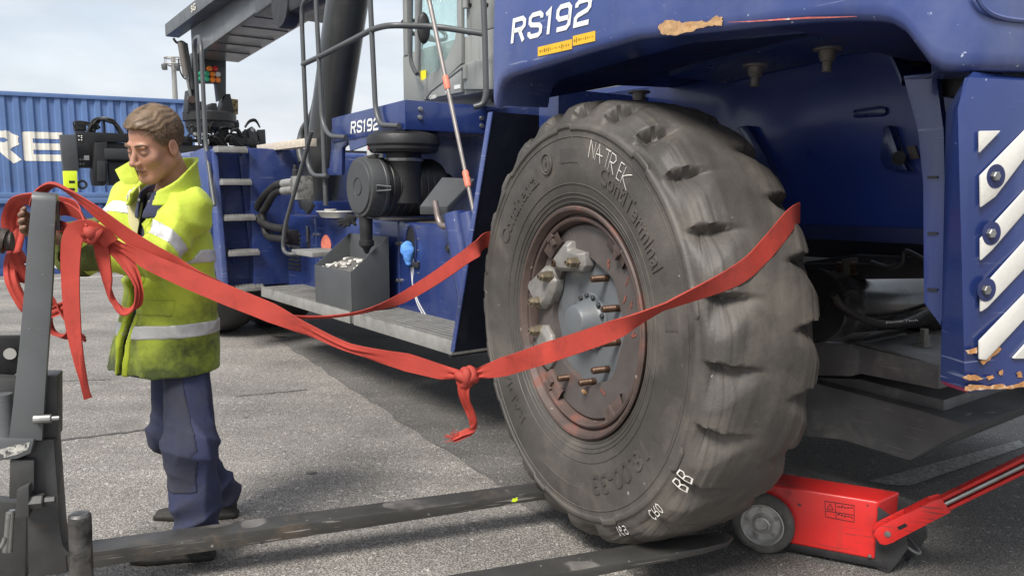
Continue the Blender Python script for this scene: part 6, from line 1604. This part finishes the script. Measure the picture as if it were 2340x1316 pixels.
# ------------------------------------------------------------------ red lifting strap
STRAP = mat('red_webbing', (.42, .043, .028), .75, var=.12, vs=9, dirt=((.16, .028, .022), .52, 6, .25), bump=(.3, 70, .003))
def webbing(m_):
    t = m_.node_tree; N = t.nodes.new; K = t.links.new; b_ = t.nodes['Principled BSDF']
    uv = N('ShaderNodeUVMap'); br = N('ShaderNodeTexBrick'); br.inputs['Scale'].default_value = 1.0; br.inputs['Mortar Size'].default_value = .02
    br.inputs['Brick Width'].default_value = .5; br.inputs['Row Height'].default_value = .25; K(uv.outputs[0], br.inputs['Vector'])
    bn = N('ShaderNodeBump'); bn.inputs['Strength'].default_value = .5; bn.inputs['Distance'].default_value = .004; K(br.outputs['Fac'], bn.inputs['Height']); bn.invert = True
    src = b_.inputs['Base Color'].links[0].from_socket; mx_ = N('ShaderNodeMix'); mx_.data_type = 'RGBA'
    ma = N('ShaderNodeMath'); ma.operation = 'MULTIPLY'; ma.inputs[1].default_value = .55; K(br.outputs['Fac'], ma.inputs[0]); K(ma.outputs[0], mx_.inputs[0]); K(src, mx_.inputs[6]); mx_.inputs[7].default_value = (.24, .03, .02, 1); K(mx_.outputs[2], b_.inputs['Base Color'])
    K(b_.inputs['Normal'].links[0].from_socket, bn.inputs['Normal']); K(bn.outputs['Normal'], b_.inputs['Normal'])
webbing(STRAP)
SB = Fr(0, G0.at(1065, 860, y=2.62)); SB.o.z = 0
SP = thing('strap', 'long red webbing strap tied round the tyre and looped over the grey post', 'strap', SB)
def web(pts, widths, sides, nm, n=10, th=.005, sag=0):
    """flat webbing with a woven UV pattern"""
    P_ = catmull(pts, n); m_ = len(P_)
    ts = np.linspace(0, 1, m_); ks = np.linspace(0, 1, len(pts))
    W_ = [interp(t, ks, widths) for t in ts]; S_ = [Vector([interp(t, ks, [Vector(s).normalized()[i] for s in sides]) for i in range(3)]) for t in ts]
    me = bpy.data.meshes.new(nm); vs, fs, uvs = [], [], []; acc = 0; NW = 6
    for i in range(m_):
        t = (P_[min(i + 1, m_ - 1)] - P_[max(i - 1, 0)]).normalized(); s = S_[i]; s = (s - t * s.dot(t)); s = s.normalized() if s.length > 1e-4 else Vector((0, 0, 1)); nn = t.cross(s)
        if i: acc += (P_[i] - P_[i - 1]).length
        fold = max(0, .052 - W_[i]) * .36
        for sgn in (-1, 1):
            for j in range(NW + 1):
                f_ = j / NW - .5; vs.append(P_[i] + s * (W_[i] * f_) + nn * (sgn * th / 2 + fold * math.cos(f_ * 13 + i * .02)) - SB.o); uvs.append((acc / .015, (f_ + .5) * .075 / .015))
    row = 2 * (NW + 1)
    for i in range(m_ - 1):
        for j in range(NW):
            a = i * row + j; fs.append((a, a + 1, a + row + 1, a + row)); c = a + NW + 1; fs.append((c, c + row, c + row + 1, c + 1))
        a = i * row; c = a + NW + 1; fs.append((a, a + row, c + row, c)); a += NW; c += NW; fs.append((a, c, c + row, a + row))
    me.from_pydata([tuple(v) for v in vs], [], fs); ul = me.uv_layers.new(name='UVMap')
    for l in me.loops: ul.data[l.index].uv = uvs[l.vertex_index]
    me.polygons.foreach_set('use_smooth', [True] * len(me.polygons)); me.set_sharp_from_angle(angle=R(60)); me.materials.append(STRAP)
    o = bpy.data.objects.new(nm, me); col.objects.link(o); o.parent = SP; return o
def tyre_pt(u, v, y, r):
    """point on the tyre tread at local y nearest to a pixel"""
    best = None
    for i in range(720):
        t = 2 * math.pi * i / 720; P = WH.world((r * math.cos(t), y, r * math.sin(t))); q = proj(P); d_ = (q[0] - u) ** 2 + (q[1] - v) ** 2
        if best is None or d_ < best[0]: best = (d_, P, t)
    return best[1], best[2]
Yk = 2.60
T0, tt0 = tyre_pt(1812, 500, -.13, .897); T1, tt1 = tyre_pt(1712, 580, .02, .897); T2, tt2 = tyre_pt(1612, 645, .165, .893)
Tb, ttb = tyre_pt(1822, 490, -.23, .86)
knot = G0.at(1066, 862, y=Yk)
def gp_(u, v, Y): return G0.at(u, v, y=Y)
Y2 = T2.y
Z = (0, 0, 1)
web([Tb, T0, T1, T2, gp_(1520, 700, Y2 - .06), gp_(1400, 755, Y2 - .09), gp_(1250, 806, Yk + .01), gp_(1150, 838, Yk), gp_(1085, 855, Yk)], [.070, .070, .070, .067, .050, .060, .072, .066, .028], [Z, (0, .2, 1), (0, .2, 1), (-.3, -.2, 1), (.2, -.8, .7), (.05, -.25, 1), Z, Z, (.2, 0, 1)], 'front_span', 10)
web([gp_(1050, 856, Yk), gp_(1010, 850, Yk), gp_(930, 828, Yk + .01), gp_(800, 796, Yk + .02), gp_(700, 752, Yk + .04), gp_(620, 715, Yk + .06), gp_(520, 675, Yk + .08), gp_(430, 638, Yk + .10), gp_(340, 598, Yk + .12), gp_(280, 566, Yk + .14), gp_(225, 540, Yk + .16)], [.026, .050, .062, .033, .046, .068, .070, .068, .060, .042, .038], [(.1, 0, 1), (.2, 0, 1), (.2, 0, 1), (.3, -.5, .8), (.3, -.4, 1), (.35, 0, 1), (.4, 0, 1), (.4, .0, 1), (.3, 0, 1), (.3, -.5, 1), (.3, 0, 1)], 'left_span', 10)
# knot with frayed tail
kn = MB(); kc = knot - SB.o
for i, (ax_, r_) in enumerate((((1, .1, .2), .024), ((.2, .1, 1), .026), ((.6, .5, -.5), .025))):
    a_ = Vector(ax_).normalized(); u_ = a_.cross(V(0, 1, .3)).normalized(); w_ = a_.cross(u_)
    kn.tube([kc + (u_ * math.cos(t) + w_ * math.sin(t)) * r_ * (1 + .15 * math.sin(2 * t + i)) + a_ * .004 * math.sin(3 * t) for t in np.linspace(0, 2 * math.pi, 20, False)], .016, 8, closed=True)
kn.build('knot', STRAP, SP, smooth=60)
web([gp_(1062, 868, Yk - .01), gp_(1060, 890, Yk - .015), gp_(1066, 915, Yk - .01), gp_(1076, 938, Yk), gp_(1084, 962, Yk), gp_(1078, 982, Yk - .005), gp_(1056, 994, Yk), gp_(1036, 1004, Yk)], [.045, .040, .034, .036, .030, .026, .026, .016], [(1, 0, 0), (1, -.2, 0), (1, -.5, .1), (1, -.6, .1), (.8, -.6, .3), (.3, -.6, .8), (0, -.4, 1), (0, 0, 1)], 'knot_tail', 6)
fr_ = MB()
for i in range(14):
    a_ = gp_(1048, 994 + random.uniform(-6, 6), Yk) - SB.o; fr_.tube([a_, a_ + V(random.uniform(-.03, .0), random.uniform(-.01, .01), random.uniform(-.018, .01)), a_ + V(random.uniform(-.05, -.015), 0, random.uniform(-.028, .006))], .0016, 4)
fr_.build('frayed_end', STRAP, SP, kind='stuff')
# back leg: from the front of the tyre, past the bin, up to the post
L0, tl0 = tyre_pt(1116, 545, .19, .885); L1, _ = tyre_pt(1118, 538, -.1, .90)
def mw(u, v, y): return M.world(m(u, v, y=y))
web([L1, L0, mw(1085, 572, 1.90), mw(1040, 604, 1.90), mw(980, 645, 1.92), mw(900, 690, 1.98), mw(820, 714, 2.10), mw(730, 724, 2.28), mw(640, 718, 2.55), gp_(520, 668, 2.86), gp_(400, 606, 2.74), gp_(300, 545, 2.73), gp_(215, 480, 2.72), gp_(160, 440, 2.74), gp_(120, 422, 2.75), gp_(92, 440, 2.77), gp_(82, 470, 2.80)], [.075, .075, .075, .075, .07, .055, .035, .03, .03, .05, .062, .056, .048, .042, .042, .045, .045], [Z, Z, Z, Z, Z, (.2, -.6, .8), (.4, -.9, .4), (.4, -.9, .15), (.4, -.9, .2), (.3, -.6, .8), (.3, -.2, 1), (.4, -.3, 1), (.5, -.5, .8), (.3, -.9, .5), (.1, -1, .3), (-.5, -.9, .2), (-.6, -.8, .2)], 'back_span', 8)
# tangle on the post: hitch, tail, loops
web([gp_(255, 556, 2.72), gp_(232, 534, 2.70), gp_(205, 522, 2.69), gp_(176, 528, 2.685), gp_(163, 560, 2.68), gp_(161, 640, 2.68), gp_(166, 730, 2.68), gp_(177, 810, 2.68), gp_(190, 870, 2.68), gp_(202, 910, 2.68)], [.05, .055, .06, .065, .064, .062, .056, .044, .028, .012], [(0, -.3, 1), (-.3, -.4, 1), (-.6, -.4, 1), (-1, -.3, .4), (-1, -.2, 0), (-1, 0, 0), (-1, 0, 0), (-1, .2, 0), (-1, .3, 0), (-.8, .6, 0)], 'hanging_tail', 8)
web([gp_(228, 545, 2.74), gp_(236, 590, 2.74), gp_(246, 640, 2.74), gp_(258, 685, 2.74), gp_(285, 712, 2.735), gp_(312, 696, 2.73), gp_(314, 655, 2.73), gp_(296, 610, 2.74), gp_(262, 570, 2.75), gp_(238, 540, 2.75)], [.05, .06, .05, .028, .034, .034, .028, .045, .05, .04], [(1, 0, 0), (1, -.3, 0), (1, -.5, 0), (.6, -.9, 0), (.1, -.9, -.5), (-.4, -.9, -.2), (-.5, -.9, .2), (-.9, -.3, .4), (-.7, 0, .7), (-.5, 0, .8)], 'hanging_loop', 8)
hk = MB(); hc_ = gp_(214, 535, 2.70) - SB.o
for i, (ax_, r_) in enumerate((((1, .3, .5), .028), ((-.4, .2, 1), .026), ((.7, .5, -.6), .027))):
    a_ = Vector(ax_).normalized(); u_ = a_.cross(V(0, 1, .3)).normalized(); w_ = a_.cross(u_)
    hk.tube([hc_ + (u_ * math.cos(t) + w_ * math.sin(t)) * r_ * .8 * (1 + .25 * math.sin(2 * t + i)) for t in np.linspace(0, 2 * math.pi, 20, False)], .019, 8, closed=True, flat=.45)
hk.build('hitch', STRAP, SP, smooth=60)
for nm, pts, wd, sd in (
    ('wrap', [(205, 525, 2.70), (190, 500, 2.72), (165, 482, 2.75), (140, 476, 2.80), (120, 480, 2.87)], .055, (-.4, -.3, 1)),
    ('wrap', [(205, 545, 2.72), (175, 532, 2.74), (145, 520, 2.78), (120, 512, 2.87)], .05, (-.3, -.2, 1)),
    ('wrap', [(190, 520, 2.86), (188, 490, 2.88), (172, 472, 2.90), (140, 464, 2.91), (110, 462, 2.90)], .05, (-.2, -.4, 1)),
    ('loop', [(88, 452, 2.82), (60, 455, 2.84), (35, 466, 2.90), (20, 500, 2.93), (24, 545, 2.93), (42, 575, 2.92), (58, 600, 2.90)], .048, (-.5, -.6, .6)),
    ('loop', [(40, 478, 2.96), (44, 520, 2.96), (36, 560, 2.90), (24, 600, 2.82), (26, 640, 2.78), (44, 680, 2.78), (68, 712, 2.79), (95, 720, 2.84), (150, 700, 2.87)], .042, (-1, -.3, .2)),
    ('loop', [(30, 580, 2.80), (55, 640, 2.82), (90, 672, 2.85), (130, 700, 2.87), (165, 748, 2.86), (195, 774, 2.85)], .045, (-.4, -.3, .8)),
    ('loop', [(118, 690, 2.86), (112, 730, 2.86), (122, 758, 2.86), (148, 768, 2.86), (162, 752, 2.86), (160, 735, 2.86)], .035, (-.2, -.9, .4))):
    web([gp_(*q) for q in pts], [wd] * len(pts), [sd] * len(pts), nm, 8)

# ------------------------------------------------------------------ red trolley jack
j0 = G0.at(1750, 1255, z=0); JB = Fr(0, (j0.x + .2, j0.y, 0))
JK = thing('trolley_jack', 'red trolley jack with steel wheel and long red handle beside the tyre', 'trolley jack', JB)
g_ = G0.at
zt2 = .285
TLn, TRn, TRf, TLf = g_(1772, 1108, z=zt2), g_(2008, 1146, z=zt2), g_(2056, 1123, z=zt2), g_(1800, 1082, z=zt2)
ax_j = (TLn - TRn).normalized(); ax_j.z = 0
TLn = TLn + ax_j * .12; TLf = TLf + ax_j * .12
def jl(p): return Vector(p) - JB.o
BRn = g_(1997, 1281, z=.045); BLn = BRn + (TLn - TRn); 
BRf = BRn + (TRf - TRn) * 1.0; BLf = BLn + (TLf - TLn)
b = MB(); b.hexa([jl((p.x, p.y, .05)) for p in (BRn, BLn, BLf, BRf)] + [jl(p) for p in (TRn, TLn, TLf, TRf)]); body_j = b.build('body', RED, JK, bevel=.010, seg=3)
nrm_j = Vector((ax_j.y, -ax_j.x, 0))
if nrm_j.y > 0: nrm_j = -nrm_j
# base tray, end frame
b = MB(); e_ = (BRn - BLn).normalized()
b.hexa([jl((p.x, p.y, .02)) for p in (BRn + e_ * .05, BLn, BLf, BRf + e_ * .05)] + [jl((p.x, p.y, .052)) for p in (BRn + e_ * .03, BLn, BLf, BRf + e_ * .03)]); b.build('base', BLACK, JK, bevel=.004)
for s_ in (0.02, .98):
    q0 = BRn.lerp(BRf, s_); w_ = (BRf - BRn).normalized() * .006
    pol = [(.0, .02), (.05, .0), (.075, .04), (.115, .12), (.10, .20), (.05, .24), (.0, .27)]
    b = MB(); b.prism([jl(q0 + e_ * x + V(0, 0, z - q0.z)) for x, z in pol], w_); b.build('end_cheek', DGREY, JK, bevel=.003)
b = MB(); q0 = BRn.lerp(BRf, .5); b.bb(jl((q0.x, q0.y - .03, .06)), jl((q0.x + .06, q0.y + .03, .2))); b.build('pump_block', BLACK, JK, bevel=.01)
b = MB(); b.tube(catmull([jl(q0 + e_ * x + V(0, y, z - q0.z)) for x, y, z in ((.02, -.02, .14), (.08, -.05, .10), (.12, -.01, .09), (.10, .04, .12))], 5), .006, 6); b.build('air_hose', POSTG, JK)
p = g_(1987, 1270, y=BRn.y - .002); b = MB(); b.lathe([(.008, 0), (.006, .004), (.001, .005)], jl(p), nrm_j, 10); b.build('screw', STEEL, JK)
# warning print on the side: black outlined boxes and a triangle
def jf(u, v):
    """point on the near side of the body"""
    o_ = TRn; n_ = (BRn - TRn).cross(TLn - TRn).normalized(); d_ = ray(u, v); t = (o_ - V(0, 0, EYE)).dot(n_) / d_.dot(n_)
    P = V(0, 0, EYE) + d_ * t; nn = n_ if n_.y < 0 else -n_
    return jl(P + nn * .0015)
lab = MB()
def ln2(a, c, w=.0022): lab.ribbon([jf(*a), jf(*c)], w, [Vector((0, 0, 1)) if abs(a[1] - c[1]) < abs(a[0] - c[0]) else e_] * 2, .0008)
for a, c in (((1885, 1144), (1952, 1154)), ((1952, 1154), (1952, 1192)), ((1952, 1192), (1887, 1180)), ((1887, 1180), (1885, 1144)), ((1909, 1148), (1911, 1184)), ((1886, 1166), (1951, 1176)), ((1890, 1162), (1897, 1150)), ((1897, 1150), (1904, 1164)), ((1904, 1164), (1890, 1162))): ln2(a, c)
for i in range(5):
    for r_ in range(2):
        u = 1914 + i * 7.4; v = 1156 + i * 1.2 + r_ * 20; ln2((u, v + random.uniform(-2, 2)), (u + 5, v + random.uniform(-3, 3)), .004)
lab.build('warning_print', BLACK, body_j, smooth=0, kind='stuff')
# wheel on the near side
ctr = g_(1746, 1188, y=j0.y); ctr.z = .128
def wheel_j(c, nm):
    mb = MB(); mb.lathe([(.062, -.018), (.072, -.022), (.100, -.024), (.118, -.020), (.126, -.008), (.128, .006), (.126, .020), (.118, .030), (.100, .034), (.085, .030), (.082, .02)], jl(c), nrm_j, 48, caps=False); t_ = mb.build(nm, mat('grey_tyre', (.085, .08, .074), .8, var=.25, vs=20, dirt=((.17, .155, .14), .52, 20, .2), bump=(.4, 60, .003)), JK, smooth=50)
    mb = MB(); mb.lathe([(.088, -.01), (.088, .032), (.084, .034), (.080, .030), (.076, .012), (.070, .006), (.045, .008), (.036, .016), (.032, .030), (.026, .032), (.022, .024), (.001, .024)], jl(c), nrm_j, 40); r_ = mb.build('wheel_rim', mat('bright_rim', (.46, .45, .43), .42, metal=.4, var=.2, vs=25, dirt=((.16, .14, .12), .55, 22, .2)), t_, smooth=35)
    for i in range(5):
        a_ = 2 * math.pi * i / 5 + .5; q = jl(c) + (e_ * math.cos(a_) + V(0, 0, 1) * math.sin(a_)) * .060; mb = MB(); mb.lathe([(.008, .004), (.007, .014), (.001, .015)], q, nrm_j, 8); mb.build('rim_bolt', STEEL, r_)
    return t_
wheel_j(ctr + nrm_j * .02, 'jack_wheel')
b = MB(); b.tube([jl(ctr), jl(ctr - nrm_j * .32)], .016, 12); b.build('wheel_axle', STEEL, JK)
wheel_j(ctr - nrm_j * .32, 'jack_wheel')
# handle: two red flats with a rod between them, hinged at the end frame
hp = g_(2026, 1213, y=BRn.y - .05); he = g_(2400, 1030, y=BRn.y - .22); dh = (he - hp)
dn = dh.normalized(); sv = V(dn.y, -dn.x, 0).normalized(); upv = sv.cross(dn).normalized()
if upv.z < 0: upv = -upv
b = MB(); sec = [(-.045, -.022), (-.03, -.034), (0, -.038), (.02, -.036), (.22, -.03), (.24, -.03), (.24, .03), (.20, .038), (.0, .038), (-.03, .034), (-.045, .022)]
b.prism([jl(hp + dn * x + upv * z + sv * .022) for x, z in sec], sv * .006); b.prism([jl(hp + dn * x + upv * z - sv * .028) for x, z in sec], sv * .006); hb_ = b.build('handle_fork', RED, JK, bevel=.002)
b = MB(); b.prism([jl(hp + dn * x + upv * .032 - sv * .028) for x in (.10, .20)] + [jl(hp + dn * x + upv * .032 + sv * .028) for x in (.20, .10)], upv * .006); b.build('fork_bridge', RED, JK, bevel=.002)
for z_ in (-.021, .021):
    b = MB(); b.beam(jl(hp + dn * .17 + upv * z_), jl(hp + dn * .95 + upv * z_), .036, .012, upv); b.build('handle_flat', RED, JK, bevel=.002)
b = MB(); b.beam(jl(hp + dn * .17 + sv * -.014), jl(hp + dn * .95 + sv * -.014), .010, .05, upv); b.build('handle_web', RED, JK, bevel=.002)
b = MB(); b.tube([jl(hp + dn * .14 + sv * .012), jl(hp + dn * .95 + sv * .012)], .009, 12); b.build('release_rod', STEEL, JK)
b = MB(); b.lathe([(.013, 0), (.011, .004), (.001, .005)], jl(hp + sv * .028), sv, 16); b.build('hinge_bolt', STEEL, JK)
b = MB(); b.tube([jl(hp + dn * .20 + sv * .018 + upv * .014), jl(hp + dn * .20 + sv * .024), jl(hp + dn * .20 + sv * .018 - upv * .016)], .003, 6); b.build('split_pin', STEEL, JK)
b = MB(); q1 = hp + dn * .045 + sv * .0285; b.prism([jl(q1 + dn * x + upv * z) for x, z in ((0, -.006), (.035, -.006), (.035, .008), (0, .008))], sv * .0006); b.build('fork_slot', BLACK, JK)
b = MB(); c_ = jl(hp + dn * .62); b.tube([c_ + (upv * math.cos(t) * 1.3 + dn * math.sin(t) * .5) * .055 for t in np.linspace(0, 2 * math.pi, 24, False)], .002, 5, closed=True); b.build('wire_loop', STEEL, JK)

# ------------------------------------------------------------------ bin on the running board and small loose things
BX0, BX1 = m(718, 607, y=1.6).x, m(801, 620, y=1.6).x
zf, zk = m(760, 613, y=1.6).z, m(886, 541, x=BX1).z
yk = m(891, 700, x=BX1).y
BN = Fr(MA, M.world(((BX0 + BX1) / 2, 1.45, .65)))
bo_ = thing('steel_bin', 'open grey steel bin with sloping top standing on the running board', 'bin', BN)
x0_, x1_ = (BX1 - BX0) / 2, (BX0 - BX1) / 2; y0_, y1_ = yk - 1.45, .148; h0, h1 = zf - .65, zk - .65; th = .006
b = MB(); b.bb((x0_, y1_ - th, 0), (x1_, y1_, h0)); b.build('front_plate', GREY, bo_, bevel=.002)
b = MB(); b.bb((x0_, y0_, 0), (x1_, y0_ + th, h1)); b.build('back_plate', GREY, bo_, bevel=.002)
for x in (x0_, x1_ - th):
    b = MB(); b.prism([(x, y0_ + th, 0), (x, y1_ - th, 0), (x, y1_ - th, h0), (x, y0_ + th, h1)], (th, 0, 0)); b.build('side_plate', GREY, bo_, bevel=.002)
b = MB(); b.prism([(x0_ + th, y0_ + th, .0), (x0_ + th, y1_ - th, 0), (x0_ + th, y1_ - th, h0 - .035), (x0_ + th, y0_ + th, h0 + .05)], (x1_ - x0_ - 2 * th, 0, 0)); b.build('dirt_fill', mat('grey_dirt', (.10, .095, .09), .9, var=.4, vs=40, bump=(.8, 60, .01)), bo_)
rb = random.Random(11); PAPER = mat('scrap_white', (.6, .58, .53), .8, var=.15, vs=30)
sc_ = MB()
for i in range(34):
    yy_ = rb.uniform(y0_ + .05, y1_ - .03); c_ = (rb.uniform(x0_ + .04, x1_ - .04), yy_, h0 - .030 + .085 * (y1_ - yy_) / (y1_ - y0_) + rb.uniform(0, .012)); sc_.box(c_, (rb.uniform(.012, .05), rb.uniform(.01, .03), rb.uniform(.008, .02)), Matrix.Rotation(rb.uniform(0, 3), 3, 'Z') @ Matrix.Rotation(rb.uniform(-.5, .5), 3, 'X'))
o_ = sc_.build('scrap_litter', PAPER, None, off=None, bevel=.002)
o_.location = BN.o; o_.rotation_euler = (0, 0, BN.a); tag(o_, 'white cigarette ends and paper scraps lying in the grey steel bin', 'litter', kind='stuff')
b = MB(); a_ = Vector((x1_ - .1, y1_ - .06, h0 - .02)); b.tube([a_, a_ + V(-.10, -.03, .05)], .007, 8)
o_ = b.build('white_stick', PAPER); o_.location = BN.o; o_.rotation_euler = (0, 0, BN.a); tag(o_, 'short white stick poking out of the litter in the grey bin', 'stick')

def lone(nm, label, cat, org):
    return thing(nm, label, cat, Fr(MA, M.world(org)))
# aluminium tray on the deck
tp0 = m(765, 490, y=1.24); t_ = lone('tray', 'small pale metal tray on the engine deck beside the air filter', 'tray', (tp0.x, tp0.y, zt_ + .006))
b = MB(); b.loft([[(rx * math.cos(a), ry * math.sin(a) , z) for a in np.linspace(0, 2 * math.pi, 28, False)] for rx, ry, z in ((.001, .001, 0), (.16, .10, 0), (.20, .13, .045), (.215, .145, .05), (.21, .14, .055), (.195, .125, .048), (.155, .095, .006), (.001, .001, .006))], True, False); b.build('dish', mat('aluminium', (.62, .61, .58), .4, metal=.5, var=.1, vs=12), t_, smooth=40)
b = MB(); b.lathe([(.001, 0), (.045, 0), (.05, .06), (.047, .06), (.042, .01), (.001, .01)], (-.03, -.03, .012), (0, 0, 1), 20); o_ = b.build('cup', mat('pale_cup', (.5, .48, .44), .5)); o_.location = M.world((tp0.x, tp0.y, zt_ + .006)); tag(o_, 'pale round cup standing in the metal tray by the air filter', 'cup')
# black glove
gp0 = m(800, 500, y=1.32); G_ = np.array(M.world((gp0.x, gp0.y, gp0.z)))
def glove(P):
    q = P - G_; d_ = d_ell(q, (0, 0, 0), (.05, .03, .035))
    for a_, l_ in ((-2.9, .09), (-2.5, .10), (-2.1, .09), (-1.7, .07), (-.9, .07)): d_ = smin(d_, d_cone(q, (0, 0, 0), (l_ * math.cos(a_), -.02, l_ * math.sin(a_) * .8), .018, .012), .01)
    return d_ + fbm(P, 70, 3, 2) * .003
o_ = sdf_build(glove, G_ - .14, G_ + .14, .006, 'glove', BLACKC, None, G_); o_.location = Vector(G_); tag(o_, 'limp black work glove below the round air filter', 'glove')
# blue rag in the filler hole
rg = np.array(M.world((hx.x + .0, PY + .03, hx.z - .03)))
o_ = sdf_build(lambda P: smin(d_ell(P - rg, (0, 0, 0), (.052, .04, .07)), d_ell(P - rg, (.005, -.01, -.06), (.03, .025, .05)), .03) + fbm(P, 60, 9, 3) * .010, rg - .16, rg + .16, .006, 'rag', mat('blue_rag', (.10, .28, .72), .8, var=.15, vs=20, bump=(.3, 40)), None, rg); o_.location = Vector(rg); tag(o_, 'crumpled bright blue rag stuffed into the oval filler hole', 'rag')
b = MB(); q = rg - rg; b.tube(catmull([V(0, 0, -.06), V(.01, -.02, -.10), V(.02, -.03, -.13)], 4), [.03, .022, .014] + [.014] * 6, 8) if False else None
# pole leaning against the platform
pb0, pt0 = m(1084, 492, y=1.50), m(972, -40, y=1.42)
po_ = Fr(0, M.world(pb0)); pl2 = thing('cleaning_pole', 'thin grey pole with two orange taped joints leaning against the cab platform', 'pole', po_)
wl = lambda p: M.world(p) - po_.o
b = MB(); b.tube([wl(pb0), wl(pt0)], [.011, .015], 12); b.build('shaft', mat('pole_grey', (.22, .20, .19), .45, metal=.3, var=.15, vs=20), pl2)
for (v0, v1) in ((186, 216), (398, 432), (-20, 4)):
    t0_, t1_ = [(v - (-40)) / (492 + 40) for v in (v0, v1)]
    a_, c_ = pt0.lerp(pb0, t0_), pt0.lerp(pb0, t1_); b = MB(); b.tube([wl(a_.lerp(c_, q / 6)) for q in range(7)], [.017, .020, .018, .021, .019, .020, .016], 10); b.build('orange_tape', ORANGE_T, pl2)
# bent pipe handle hooked on the blue pipes
q = [(994, 460), (1001, 500), (1008, 516), (1026, 518)]
hp0 = Vector(m(1008, 516, y=1.52)); ch = Fr(MA, M.world(hp0))
b = MB(); b.tube(rounded([m(u, v, y=1.52) - hp0 for u, v in q], .05), .019, 12); o_ = b.build('bent_pipe', mat('bare_pipe', (.20, .165, .155), .45, metal=.5, var=.2, vs=20)); o_.location = ch.o; o_.rotation_euler = (0, 0, ch.a); tag(o_, 'short bent steel pipe hooked beside the blue guard pipes', 'pipe')
